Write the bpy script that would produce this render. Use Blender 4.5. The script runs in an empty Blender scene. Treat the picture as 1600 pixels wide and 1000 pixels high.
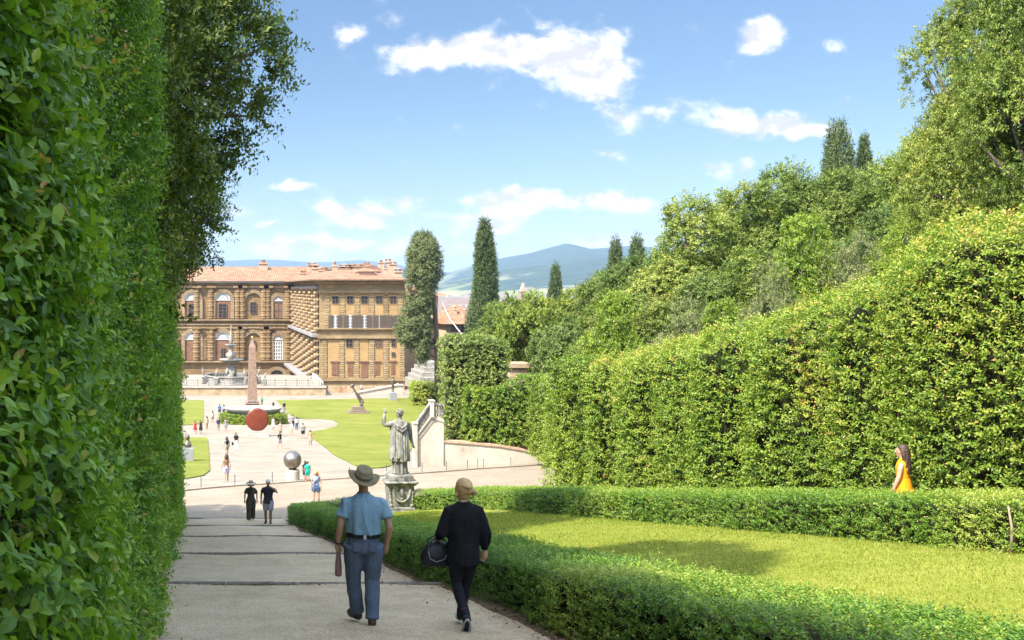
import bpy, bmesh, math, random
import numpy as np
from mathutils import Vector, Matrix

SC = bpy.context.scene
COL = SC.collection
R = math.radians
# ------------------------------------------------------------------ camera, sky, sun, exposure
# The camera looks level along +Y from the origin; the picture is an off-centre (shifted) crop.
F = 1556.0          # focal length in pixels of the 1600 px wide photograph
PX, HY = 300.0, 450.0
cam_data = bpy.data.cameras.new("camera")
cam = bpy.data.objects.new("camera", cam_data)
COL.objects.link(cam)
cam_data.sensor_width = 36.0
cam_data.lens = 36.0 * F / 1600.0
cam_data.shift_x = (800.0 - PX) / 1600.0
cam_data.shift_y = (HY - 500.0) / 1600.0
cam_data.clip_start = 0.1
cam_data.clip_end = 30000
cam.location = (0, 0, 0)
cam.rotation_euler = (R(90), 0, 0)
SC.camera = cam

SUN_EL, SUN_AZ = 50.0, 36.0      # elevation; azimuth measured from -X towards -Y (behind the camera)
to_sun = Vector((-math.cos(R(SUN_EL)) * math.cos(R(SUN_AZ)),
                 -math.cos(R(SUN_EL)) * math.sin(R(SUN_AZ)), math.sin(R(SUN_EL))))
sun_data = bpy.data.lights.new("sun", 'SUN')
sun_data.energy = 2.0
sun_data.angle = R(0.53)
sun_data.color = (1.0, 0.95, 0.86)
sun = bpy.data.objects.new("sun", sun_data)
COL.objects.link(sun)
sun.location = (-40, -20, 60)
sun.rotation_euler = to_sun.to_track_quat('Z', 'Y').to_euler()

SC.view_settings.view_transform = 'Standard'
SC.view_settings.look = 'None'
SC.view_settings.gamma = 1.0
SC.view_settings.exposure = 2.5
SC.cycles.max_bounces = 6
SC.cycles.diffuse_bounces = 4
SC.cycles.glossy_bounces = 2
SC.cycles.transmission_bounces = 3
SC.cycles.volume_bounces = 0
SC.cycles.transparent_max_bounces = 4
SC.cycles.caustics_reflective = False
SC.cycles.caustics_refractive = False

W_ = bpy.data.worlds.new("World")
SC.world = W_
W_.use_nodes = True


def build_world():
    nt = W_.node_tree
    N, L = nt.nodes, nt.links
    N.clear()
    out = N.new('ShaderNodeOutputWorld')
    bg = N.new('ShaderNodeBackground')
    bg.inputs['Strength'].default_value = SKY_STRENGTH
    sky = N.new('ShaderNodeTexSky')
    sky.sky_type = 'NISHITA'
    sky.sun_disc = False
    sky.sun_elevation = R(SUN_EL)
    sky.sun_rotation = math.atan2(to_sun.x, to_sun.y)
    sky.altitude = 80
    sky.air_density = 1.0
    sky.dust_density = 0.35
    sky.ozone_density = 2.2
    tc = N.new('ShaderNodeTexCoord')
    sep = N.new('ShaderNodeSeparateXYZ')
    L.new(tc.outputs['Generated'], sep.inputs[0])

    def M(op, a, b=None, c=None, clamp=False):
        n = N.new('ShaderNodeMath')
        n.operation = op
        n.use_clamp = clamp
        for i, v in enumerate((a, b, c)):
            if v is None:
                continue
            if isinstance(v, (int, float)):
                n.inputs[i].default_value = v
            else:
                L.new(v, n.inputs[i])
        return n.outputs[0]
    # sky-dome coordinates: tangents of azimuth and elevation about +Y (clouds sit at infinity)
    yy = M('MAXIMUM', sep.outputs['Y'], 0.02)
    u = M('DIVIDE', sep.outputs['X'], yy)
    v = M('DIVIDE', sep.outputs['Z'], yy)
    comb = N.new('ShaderNodeCombineXYZ')
    L.new(u, comb.inputs[0])
    L.new(v, comb.inputs[1])
    uv = comb.outputs[0]
    # distorted coordinates for ragged outlines
    nz = N.new('ShaderNodeTexNoise')
    nz.inputs['Scale'].default_value = 26
    nz.inputs['Detail'].default_value = 5
    nz.inputs['Roughness'].default_value = 0.6
    L.new(uv, nz.inputs['Vector'])
    sb = N.new('ShaderNodeVectorMath'); sb.operation = 'SUBTRACT'
    L.new(nz.outputs['Color'], sb.inputs[0]); sb.inputs[1].default_value = (.5, .5, .5)
    sc_ = N.new('ShaderNodeVectorMath'); sc_.operation = 'MULTIPLY'
    L.new(sb.outputs[0], sc_.inputs[0]); sc_.inputs[1].default_value = (.045, .03, 0)
    ad = N.new('ShaderNodeVectorMath'); ad.operation = 'ADD'
    L.new(uv, ad.inputs[0]); L.new(sc_.outputs[0], ad.inputs[1])
    wuv = ad.outputs[0]
    # cloud banks: x, y, half-width, half-height in photo pixels, weight, slant
    banks = [(660, 88, 115, 42, 1.0, -6), (775, 78, 100, 52, 1.0, 0), (870, 85, 100, 62, 1.0, 8),
             (945, 100, 80, 70, 1.0, 20), (930, 145, 70, 40, .8, 10), (540, 60, 44, 20, .9, -12),
             (1180, 55, 66, 44, 1.0, -14), (1310, 74, 34, 22, .55, 20), (1415, 90, 30, 16, .6, 0),
             (1140, 190, 110, 36, 1.0, 6), (1215, 195, 90, 34, 1.0, -4), (1000, 180, 105, 30, .55, -14),
             (1295, 210, 56, 18, .8, -4), (1110, 262, 70, 24, .55, 10), (1170, 256, 30, 14, .8, 0),
             (945, 242, 70, 16, .6, 0), (600, 15, 70, 34, .45, 30),
             (800, 318, 130, 30, 1.2, 0), (970, 316, 110, 26, 1.2, 6), (770, 352, 90, 22, 1.15, 6), (815, 300, 50, 18, 1.1, 0),
             (565, 330, 125, 26, 1.25, 4), (450, 294, 54, 14, 1.2, 0), (635, 310, 50, 13, 1.0, 0),
             (480, 388, 180, 30, 1.2, 0), (545, 351, 70, 14, 1.0, 0), (690, 385, 140, 26, .8, 0), (420, 348, 40, 12, 1.0, 0), (375, 210, 24, 12, .6, 0),
             (950, 372, 110, 24, 1.0, 0), (330, 330, 70, 20, .8, 0), (200, 150, 200, 60, .8, 0)]
    acc = None
    for (x, y, a, b, w, sl) in banks:
        mp = N.new('ShaderNodeMapping')
        mp.vector_type = 'TEXTURE'
        mp.inputs['Location'].default_value = ((x - PX) / F, (HY - y) / F, 0)
        mp.inputs['Rotation'].default_value = (0, 0, R(-sl))
        mp.inputs['Scale'].default_value = (1.35 * a / F, 1.35 * b / F, 1)
        L.new(wuv, mp.inputs['Vector'])
        gr = N.new('ShaderNodeTexGradient')
        gr.gradient_type = 'QUADRATIC_SPHERE'
        L.new(mp.outputs[0], gr.inputs[0])
        t = M('MULTIPLY', gr.outputs['Fac'], w)
        acc = t if acc is None else M('ADD', acc, t)

    def fbm(vec, scale, off):
        mp = N.new('ShaderNodeMapping')
        mp.inputs['Location'].default_value = off
        mp.inputs['Scale'].default_value = (1, 1.5, 1)
        L.new(vec, mp.inputs['Vector'])
        n = N.new('ShaderNodeTexNoise')
        n.inputs['Scale'].default_value = scale
        n.inputs['Detail'].default_value = 8
        n.inputs['Roughness'].default_value = 0.62
        n.inputs['Distortion'].default_value = 0.25
        L.new(mp.outputs[0], n.inputs['Vector'])
        return n.outputs['Fac']
    n1 = fbm(uv, 27, (0, 0, 0))
    n2 = fbm(uv, 27, (.010, -.016, 0))      # the same field shifted away from the sun
    dens = M('ADD', M('MULTIPLY', acc, 1.25), M('MULTIPLY', M('SUBTRACT', n1, .5), 1.85))
    mr = N.new('ShaderNodeMapRange')
    mr.interpolation_type = 'SMOOTHSTEP'
    mr.inputs['From Min'].default_value = .20
    mr.inputs['From Max'].default_value = .86
    L.new(dens, mr.inputs['Value'])
    alpha = M('MULTIPLY', mr.outputs[0], M('GREATER_THAN', sep.outputs['Y'], .05))
    # lit and shaded sides of the clouds, painted into their colour
    shade = M('ADD', .86, M('MULTIPLY', M('SUBTRACT', n1, n2), 2.4))
    shade = M('ADD', shade, M('MULTIPLY', M('SUBTRACT', 1.0, M('MINIMUM', dens, 1.6)), .16))
    shade = M('MINIMUM', M('MAXIMUM', shade, .70), 1.0)
    cc = N.new('ShaderNodeMixRGB'); cc.blend_type = 'MULTIPLY'; cc.inputs[0].default_value = 1
    cc.inputs[1].default_value = (CLOUD * 1.0, CLOUD * 1.0, CLOUD * 1.01, 1)
    L.new(shade, cc.inputs[2])
    mix = N.new('ShaderNodeMixRGB')
    L.new(M('MULTIPLY', alpha, .96), mix.inputs[0])
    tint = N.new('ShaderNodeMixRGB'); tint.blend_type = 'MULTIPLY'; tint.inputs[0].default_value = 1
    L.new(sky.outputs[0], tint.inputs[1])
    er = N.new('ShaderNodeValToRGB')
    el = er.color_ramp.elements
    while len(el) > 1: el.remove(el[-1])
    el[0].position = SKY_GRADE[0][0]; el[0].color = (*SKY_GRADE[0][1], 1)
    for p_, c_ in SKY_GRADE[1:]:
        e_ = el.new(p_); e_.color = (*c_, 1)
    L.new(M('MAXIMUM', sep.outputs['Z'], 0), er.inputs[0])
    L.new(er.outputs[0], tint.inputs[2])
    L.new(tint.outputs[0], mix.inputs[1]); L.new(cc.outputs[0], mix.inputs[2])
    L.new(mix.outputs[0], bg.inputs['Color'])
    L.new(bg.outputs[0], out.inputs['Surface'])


SKY_STRENGTH = 0.15
SKY_GRADE = [(0, (.150, .155, .165)), (.05, (.152, .160, .168)), (.12, (.148, .160, .170)), (.2, (.142, .158, .170)), (.28, (.150, .168, .180)), (.5, (1.75, 1.4, 1.1)), (1, (2.3, 1.7, 1.15))]   # low sky dimmed; overhead sky brightened as added fill for the shade
CLOUD = 1.5
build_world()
RNG = np.random.default_rng(7)
random.seed(7)


# ------------------------------------------------------------------ naming helpers
def tag(o, label=None, cat=None, group=None, kind=None):
    if label: o['label'] = label
    if cat: o['category'] = cat
    if group: o['group'] = group
    if kind: o['kind'] = kind
    return o


def link(o, parent=None):
    COL.objects.link(o)
    if parent is not None:
        o.parent = parent
    return o


def empty(name, loc, label, cat, group=None, rz=0.0):
    o = bpy.data.objects.new(name, None)
    o.empty_display_size = 0.3
    o.location = loc
    o.rotation_euler = (0, 0, rz)
    link(o)
    return tag(o, label, cat, group)


def mesh_obj(name, me, mat, parent=None, loc=None):
    o = bpy.data.objects.new(name, me)
    if mat is not None and len(me.materials) == 0:
        me.materials.append(mat)
    link(o, parent)
    if loc is not None:
        o.location = loc
    return o


def copy_tree(o, parent=None):
    c = o.copy()
    COL.objects.link(c)
    if parent is not None:
        c.parent = parent
    for ch in list(o.children):
        copy_tree(ch, c)
    return c


def np_mesh(name, V, polys_list, tint=None, smooth=False):
    """V (n,3); polys_list = list of (m,k) index arrays; tint = per-face float in that order"""
    me = bpy.data.meshes.new(name)
    V = np.asarray(V, np.float32)
    me.vertices.add(len(V))
    me.vertices.foreach_set('co', V.ravel())
    tot = sum(p.size for p in polys_list)
    nf = sum(len(p) for p in polys_list)
    me.loops.add(tot)
    me.loops.foreach_set('vertex_index', np.concatenate([p.ravel() for p in polys_list]).astype(np.int32))
    me.polygons.add(nf)
    ks = np.concatenate([np.full(len(p), p.shape[1], np.int32) for p in polys_list])
    st = np.concatenate([[0], np.cumsum(ks)[:-1]]).astype(np.int32)
    me.polygons.foreach_set('loop_start', st)
    if smooth:
        me.polygons.foreach_set('use_smooth', np.ones(nf, bool))
    else:
        me.polygons.foreach_set('use_smooth', np.zeros(nf, bool))
    if tint is not None:
        a = me.attributes.new('tint', 'FLOAT', 'FACE')
        a.data.foreach_set('value', np.asarray(tint, np.float32))
    me.update(calc_edges=True)
    me.validate()
    return me


class MB:
    """collects boxes, prisms, lathes and tubes into ONE mesh"""

    def __init__(self):
        self.v = []
        self.f = []
        self.sm = []

    def add(self, vs, fs, smooth=False):
        b = len(self.v)
        self.v += [tuple(p) for p in vs]
        self.f += [tuple(i + b for i in f) for f in fs]
        self.sm += [smooth] * len(fs)
        return self

    def box(self, x0, x1, y0, y1, z0, z1):
        vs = [(x0, y0, z0), (x1, y0, z0), (x1, y1, z0), (x0, y1, z0), (x0, y0, z1), (x1, y0, z1), (x1, y1, z1), (x0, y1, z1)]
        fs = [(0, 3, 2, 1), (4, 5, 6, 7), (0, 1, 5, 4), (1, 2, 6, 5), (2, 3, 7, 6), (3, 0, 4, 7)]
        return self.add(vs, fs)

    def bbox(self, x0, x1, y0, y1, z0, z1, b):
        """box with chamfered vertical + top edges (outer faces inset by b)"""
        V, Fc = [], []
        bm = bmesh.new()
        bmesh.ops.create_cube(bm, size=1)
        for v in bm.verts:
            v.co = Vector(((x0 + x1) / 2 + v.co.x * (x1 - x0), (y0 + y1) / 2 + v.co.y * (y1 - y0), (z0 + z1) / 2 + v.co.z * (z1 - z0)))
        bmesh.ops.bevel(bm, geom=bm.edges[:], offset=b, segments=1, affect='EDGES')
        bm.verts.index_update()
        V = [v.co[:] for v in bm.verts]
        Fc = [[v.index for v in f.verts] for f in bm.faces]
        bm.free()
        return self.add(V, Fc)

    def prism(self, pts, axis, a, b):
        """polygon pts (2D) extruded along axis 'x','y','z' from a to b"""
        n = len(pts)

        def P(p, t):
            if axis == 'y': return (p[0], t, p[1])
            if axis == 'x': return (t, p[0], p[1])
            return (p[0], p[1], t)
        vs = [P(p, a) for p in pts] + [P(p, b) for p in pts]
        fs = [tuple(range(n)), tuple(range(2 * n - 1, n - 1, -1))]
        for i in range(n):
            j = (i + 1) % n
            fs.append((i, i + n, j + n, j))
        return self.add(vs, fs)

    def lathe(self, prof, c=(0, 0, 0), seg=24, smooth=True, sx=1, sy=1):
        vs, fs = [], []
        n = len(prof)
        for r, z in prof:
            for k in range(seg):
                a = 2 * math.pi * k / seg
                vs.append((c[0] + r * sx * math.cos(a), c[1] + r * sy * math.sin(a), c[2] + z))
        for i in range(n - 1):
            for k in range(seg):
                k2 = (k + 1) % seg
                fs.append((i * seg + k, i * seg + k2, (i + 1) * seg + k2, (i + 1) * seg + k))
        fs.append(tuple(range(seg - 1, -1, -1)))
        fs.append(tuple((n - 1) * seg + k for k in range(seg)))
        return self.add(vs, fs, smooth)

    def loft(self, rings, smooth=True, cap=True):
        """rings = list of equal-length lists of points"""
        m = len(rings[0])
        vs = [p for r in rings for p in r]
        fs = []
        for i in range(len(rings) - 1):
            for k in range(m):
                k2 = (k + 1) % m
                fs.append((i * m + k, i * m + k2, (i + 1) * m + k2, (i + 1) * m + k))
        if cap:
            fs.append(tuple(range(m - 1, -1, -1)))
            fs.append(tuple((len(rings) - 1) * m + k for k in range(m)))
        return self.add(vs, fs, smooth)

    def tube(self, pts, rad, seg=10, flat=None, smooth=True):
        """round tube along pts; rad = number or list; flat = list of (wide, deep) factors"""
        pts = [Vector(p) for p in pts]
        n = len(pts)
        rad = [rad] * n if isinstance(rad, (int, float)) else list(rad)
        rings = []
        up = None
        for i in range(n):
            d = (pts[min(i + 1, n - 1)] - pts[max(i - 1, 0)])
            d = d.normalized() if d.length > 1e-9 else Vector((0, 0, 1))
            if up is None:
                up = Vector((0, 1, 0)) if abs(d.y) < .9 else Vector((1, 0, 0))
            a = d.cross(up)
            a = a.normalized() if a.length > 1e-6 else Vector((1, 0, 0))
            b = a.cross(d).normalized()
            fl = flat[i] if flat else (1, 1)
            rings.append([tuple(pts[i] + a * (rad[i] * fl[0] * math.cos(2 * math.pi * k / seg)) + b * (rad[i] * fl[1] * math.sin(2 * math.pi * k / seg))) for k in range(seg)])
        return self.loft(rings, smooth)

    def ball(self, c, r, seg=12, rings=8, s=(1, 1, 1)):
        prof = []
        vs, fs = [], []
        for i in range(1, rings):
            t = math.pi * i / rings
            for k in range(seg):
                a = 2 * math.pi * k / seg
                vs.append((c[0] + r * s[0] * math.sin(t) * math.cos(a), c[1] + r * s[1] * math.sin(t) * math.sin(a), c[2] - r * s[2] * math.cos(t)))
        for i in range(rings - 2):
            for k in range(seg):
                k2 = (k + 1) % seg
                fs.append((i * seg + k, i * seg + k2, (i + 1) * seg + k2, (i + 1) * seg + k))
        b = len(vs)
        vs += [(c[0], c[1], c[2] - r * s[2]), (c[0], c[1], c[2] + r * s[2])]
        for k in range(seg):
            k2 = (k + 1) % seg
            fs.append((b, k2, k))
            fs.append((b + 1, (rings - 2) * seg + k, (rings - 2) * seg + k2))
        return self.add(vs, fs, True)

    def mesh(self, name):
        me = bpy.data.meshes.new(name)
        me.from_pydata(self.v, [], self.f)
        me.polygons.foreach_set('use_smooth', self.sm)
        me.update()
        bm = bmesh.new(); bm.from_mesh(me)
        bmesh.ops.recalc_face_normals(bm, faces=bm.faces[:])
        bm.to_mesh(me); bm.free()
        return me

    def build(self, name, mat, parent=None, loc=None):
        return mesh_obj(name, self.mesh(name), mat, parent, loc)


# ------------------------------------------------------------------ materials
class NB:
    def __init__(self, name):
        self.m = bpy.data.materials.new(name)
        self.m.use_nodes = True
        self.nt = self.m.node_tree
        self.N, self.L = self.nt.nodes, self.nt.links
        self.b = self.N['Principled BSDF']
        self.out = self.N['Material Output']
        self.co = None

    def coord(self, kind='Object'):
        if self.co is None:
            self.co = self.N.new('ShaderNodeTexCoord')
        return self.co.outputs[kind]

    def pos(self):
        return self.N.new('ShaderNodeNewGeometry').outputs['Position']

    def noise(self, vec, scale, detail=4, rough=.55, dist=0, stretch=None):
        if stretch:
            mp = self.N.new('ShaderNodeMapping')
            mp.inputs['Scale'].default_value = stretch
            self.L.new(vec, mp.inputs['Vector'])
            vec = mp.outputs[0]
        n = self.N.new('ShaderNodeTexNoise')
        n.inputs['Scale'].default_value = scale
        n.inputs['Detail'].default_value = detail
        n.inputs['Roughness'].default_value = rough
        n.inputs['Distortion'].default_value = dist
        self.L.new(vec, n.inputs['Vector'])
        return n.outputs['Fac']

    def ramp(self, fac, stops, interp='LINEAR'):
        r = self.N.new('ShaderNodeValToRGB')
        r.color_ramp.interpolation = interp
        el = r.color_ramp.elements
        while len(el) > 1:
            el.remove(el[-1])
        el[0].position, el[0].color = stops[0][0], (*stops[0][1], 1)
        for p, c in stops[1:]:
            e = el.new(p); e.color = (*c, 1)
        self.L.new(fac, r.inputs[0])
        return r.outputs[0]

    def mix(self, fac, a, b, mode='MIX'):
        n = self.N.new('ShaderNodeMixRGB')
        n.blend_type = mode
        for i, v in enumerate((fac, a, b)):
            if isinstance(v, (int, float)):
                n.inputs[i].default_value = v
            elif isinstance(v, tuple):
                n.inputs[i].default_value = (*v, 1)
            else:
                self.L.new(v, n.inputs[i])
        return n.outputs[0]

    def math(self, op, a, b=None, clamp=False):
        n = self.N.new('ShaderNodeMath'); n.operation = op; n.use_clamp = clamp
        for i, v in enumerate((a, b)):
            if v is None: continue
            if isinstance(v, (int, float)): n.inputs[i].default_value = v
            else: self.L.new(v, n.inputs[i])
        return n.outputs[0]

    def color(self, c):
        if isinstance(c, tuple): self.b.inputs['Base Color'].default_value = (*c, 1)
        else: self.L.new(c, self.b.inputs['Base Color'])
        return self

    def set(self, rough=.8, spec=.3, metal=0):
        self.b.inputs['Roughness'].default_value = rough
        self.b.inputs['Specular IOR Level'].default_value = spec
        self.b.inputs['Metallic'].default_value = metal
        return self

    def bump(self, h, strength=.4, dist=.02):
        n = self.N.new('ShaderNodeBump')
        n.inputs['Strength'].default_value = strength
        n.inputs['Distance'].default_value = dist
        self.L.new(h, n.inputs['Height'])
        self.L.new(n.outputs[0], self.b.inputs['Normal'])
        return self


MATS = {}


def mottled(name, stops, scale=3.0, rough=.85, spec=.25, detail=5, bump=.3, bdist=.01, bscale=None, stretch=None, metal=0, world=False):
    if name in MATS: return MATS[name]
    n = NB(name)
    co = n.pos() if world else n.coord()
    f = n.noise(co, scale, detail, .6, stretch=stretch)
    n.color(n.ramp(f, stops)).set(rough, spec, metal)
    if bump:
        n.bump(n.noise(co, bscale or scale * 6, 4, .6), bump, bdist)
    MATS[name] = n.m
    return n.m


def plain(name, c, rough=.7, spec=.3, metal=0, var=.12, scale=8):
    """near-plain colour with a little natural unevenness"""
    lo = tuple(x * (1 - var) for x in c); hi = tuple(min(1, x * (1 + var)) for x in c)
    return mottled(name, [(.3, lo), (.7, hi)], scale, rough, spec, 3, 0, metal=metal)


def leaf_mat(name, stops, rough=.42, spec=.45, trans=.28, glow=(1.15, 1.25, .55), vary=False):
    """leaves: base colour by each leaf's own tint, a waxy coat and light passing through the blade"""
    if name in MATS: return MATS[name]
    n = NB(name)
    at = n.N.new('ShaderNodeAttribute'); at.attribute_name = 'tint'
    oi = n.N.new('ShaderNodeObjectInfo')
    c = n.ramp(at.outputs['Fac'], stops)
    if vary:        # each plant its own shade of green
        c = n.mix(1, c, n.ramp(oi.outputs['Random'], [(0, (.74, .80, .95)), (.35, (.95, 1.0, .8)), (.65, (1.12, 1.05, 1.1)), (1, (1.22, 1.2, .85))]), 'MULTIPLY')
    n.color(c).set(rough, spec)
    tr = n.N.new('ShaderNodeBsdfTranslucent')
    n.L.new(n.mix(1, c, glow, 'MULTIPLY'), tr.inputs['Color'])
    mx = n.N.new('ShaderNodeMixShader'); mx.inputs[0].default_value = trans
    n.L.new(n.b.outputs[0], mx.inputs[1]); n.L.new(tr.outputs[0], mx.inputs[2])
    n.L.new(mx.outputs[0], n.out.inputs['Surface'])
    MATS[name] = n.m
    return n.m


# ------------------------------------------------------------------ lie of the land
PY = np.array([-60, 42, 46, 54, 59, 66, 75, 90, 113, 131, 150, 175, 200, 260, 400, 700, 9000], float)
PZ = np.array([-1.59 + .197 * 60, -9.86, -10.3, -11.0, -11.45, -12.3, -13.4, -15.1, -17.2, -18.35, -19.5, -20.0, -20.7, -22.5, -32, -44, -47], float)


def sstep(a, b, t):
    t = np.clip((t - a) / (b - a), 0, 1)
    return t * t * (3 - 2 * t)


def G(X, Y):
    X = np.asarray(X, float); Y = np.asarray(Y, float)
    z = np.interp(Y, PY, PZ)
    c1 = np.interp(X, [5.2, 11, 14, 17, 24, 40, 80], [0, .63, .72, 1.5, 4.0, 10, 16])
    hill = np.clip(X - (25 + .26 * np.maximum(0, Y - 60)), 0, 40) * .45 * (1 - sstep(100, 160, Y)) * sstep(40, 50, Y)
    z = z + hill
    c2 = np.interp(X, [5, 24], [0, .55])
    w = sstep(40, 50, Y)
    c3 = np.interp(X, [5, 24], [0, .55])
    w3 = sstep(62, 70, Y)
    return z + ((1 - w) * c1 + w * c2) * (1 - w3) + c3 * w3 * (1 - sstep(70, 90, Y))


def gz(x, y):
    return float(G(x, y))


def on_ground(px, py):
    """where the photograph's pixel meets the ground"""
    ys = np.concatenate([np.arange(3, 60, .05), np.arange(60, 400, .2)])
    xs = (px - PX) / F * ys
    zs = -(py - HY) / F * ys
    k = np.argmax(zs <= G(xs, ys))
    return float(xs[k]), float(ys[k]), float(G(xs[k], ys[k]))


def at(px, py, Y):
    return Vector(((px - PX) / F * Y, Y, -(py - HY) / F * Y))


class WaveNoise:
    """cheap smooth 3-D noise in -1..1"""

    def __init__(self, seed, n=10, f=1.0):
        r = np.random.default_rng(seed)
        d = r.normal(size=(n, 3)); d /= np.linalg.norm(d, axis=1)[:, None]
        self.k = d * (f * np.exp(r.uniform(-.5, .9, n)))[:, None]
        self.p = r.uniform(0, 6.28, n)

    def __call__(self, P):
        return np.sin(np.asarray(P) @ self.k.T + self.p).mean(1) * 1.9
# ------------------------------------------------------------------ ground, path, road, lawns
from mathutils.geometry import delaunay_2d_cdt

PATH_X0, PATH_X1, RAMP_END = -0.75, 3.85, 42.4
STEPS = [-6.0, 1.6, 8.75, 15.3, 21.9, 29.2, 36.6, 42.4]


def gravel_mat(name, stops, pebbles=90, bump=.5):
    n = NB(name)
    p = n.pos()
    big = n.noise(p, .35, 5, .65)
    mid = n.noise(p, 4.0, 4, .6)
    vo = n.N.new('ShaderNodeTexVoronoi'); vo.inputs['Scale'].default_value = pebbles
    n.L.new(p, vo.inputs['Vector'])
    coarse = n.noise(p, 17, 6, .8)
    worn = n.noise(p, 1.1, 5, .7, .6)
    c = n.ramp(n.math('ADD', n.math('MULTIPLY', big, .65), n.math('MULTIPLY', mid, .35)), stops)
    peb = n.ramp(n.math('ADD', n.math('MULTIPLY', vo.outputs['Color'], 1.0), 0), [(0, (.62, .62, .62)), (.6, (1, 1, 1)), (1, (1.25, 1.22, 1.18))])
    c = n.mix(.8, c, peb, 'MULTIPLY')
    c = n.mix(.42, c, n.ramp(coarse, [(.32, (.70, .69, .67)), (.5, (1, 1, 1)), (.68, (1.28, 1.27, 1.25))]), 'MULTIPLY')
    c = n.mix(.6, c, n.ramp(worn, [(.35, (.80, .79, .77)), (.62, (1.10, 1.10, 1.10))]), 'MULTIPLY')
    n.color(c).set(.92, .2)
    n.bump(n.math('ADD', vo.outputs['Distance'], n.math('MULTIPLY', n.noise(p, 20, 4, .7), 1.5)), bump, .012)
    return n.m


M_gravel = gravel_mat('pale_gravel', [(.3, (.25, .21, .16)), (.5, (.29, .245, .19)), (.72, (.32, .275, .22))], 40, .25)
M_road = gravel_mat('tan_gravel', [(.3, (.215, .168, .115)), (.5, (.265, .212, .152)), (.72, (.31, .255, .188))], 40, .25)
M_path = gravel_mat('path_grit', [(.25, (.38, .285, .18)), (.5, (.50, .39, .255)), (.75, (.585, .475, .33))], 55, .9)
M_soil = mottled('leaf_soil', [(.3, (.07, .045, .028)), (.6, (.16, .11, .07)), (.8, (.25, .18, .11))], 9, .95, .1, 6, .8, .03, world=True)
M_stone_edge = mottled('edge_stone', [(.3, (.07, .06, .048)), (.7, (.19, .165, .135))], 6, .9, .2, 5, .5, .01, world=True)


def build_ground():
    xs = np.unique(np.concatenate([np.array([-3500, -1500, -600, -250, -120, -70, -45, -30]), np.arange(-24, 46.1, 1.0),
                                   [-.8, -.75, 3.85, 3.9, 5.2], np.array([52, 60, 70, 80, 100, 140, 200, 400, 900, 2000, 4200])]))
    ys = np.unique(np.concatenate([np.array([-120, -60, -30]), np.arange(-12, 96, 1.0), [42.35, 42.4], np.arange(96, 220, 2.0),
                                   np.array([230, 245, 260, 300, 350, 400, 500, 600, 700, 1000, 2000, 4000, 7500])]))
    X, Y = np.meshgrid(xs, ys)
    Z = G(X, Y)
    m = (X >= PATH_X0 - .01) & (X <= PATH_X1 + .01) & (Y < RAMP_END - .01)
    Z = np.where(m, Z - .4, Z)
    # ground falls away beyond the terrace
    V = np.stack([X, Y, Z], -1).reshape(-1, 3)
    nx, ny = len(xs), len(ys)
    i = np.arange(nx * ny).reshape(ny, nx)
    q = np.stack([i[:-1, :-1], i[:-1, 1:], i[1:, 1:], i[1:, :-1]], -1).reshape(-1, 4)
    n = NB('ground')
    p = n.pos()
    sep = n.N.new('ShaderNodeSeparateXYZ'); n.L.new(p, sep.inputs[0])
    big = n.noise(p, .35, 5, .65)
    grav = n.ramp(big, [(.3, (.20, .168, .123)), (.5, (.243, .208, .158)), (.72, (.285, .248, .195))])
    # worn streaks and footmarks in the gravel
    st = n.noise(p, .5, 5, .7, .4, (.35, 1.6, 1))
    grav = n.mix(.55, grav, n.ramp(st, [(.35, (.78, .77, .74)), (.62, (1.08, 1.08, 1.08))]), 'MULTIPLY')
    soil = n.ramp(n.noise(p, 3, 5), [(.35, (.12, .09, .055)), (.6, (.22, .16, .09)), (.75, (.16, .17, .05))])
    far = n.ramp(n.noise(p, .02, 6, .7), [(.3, (.05, .08, .03)), (.5, (.12, .13, .06)), (.62, (.38, .28, .2)), (.75, (.3, .2, .15))])
    a = n.math('GREATER_THAN', sep.outputs['X'], 3.5)
    b = n.math('LESS_THAN', sep.outputs['Y'], 44)
    c = n.math('LESS_THAN', sep.outputs['X'], -.2)
    hill = n.math('GREATER_THAN', sep.outputs['X'], 45)
    msk = n.math('MAXIMUM', n.math('MULTIPLY', n.math('MAXIMUM', a, c), b), hill)
    col = n.mix(msk, grav, soil)
    col = n.mix(n.math('GREATER_THAN', sep.outputs['Y'], 300), col, far)
    n.color(col).set(.95, .15)
    n.bump(n.math('ADD', n.noise(p, 30, 3, .7), n.noise(p, 5, 4, .7)), .35, .02)
    o = mesh_obj('ground', np_mesh('ground', V, [q], smooth=False), n.m)
    tag(o, kind='structure')


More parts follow.
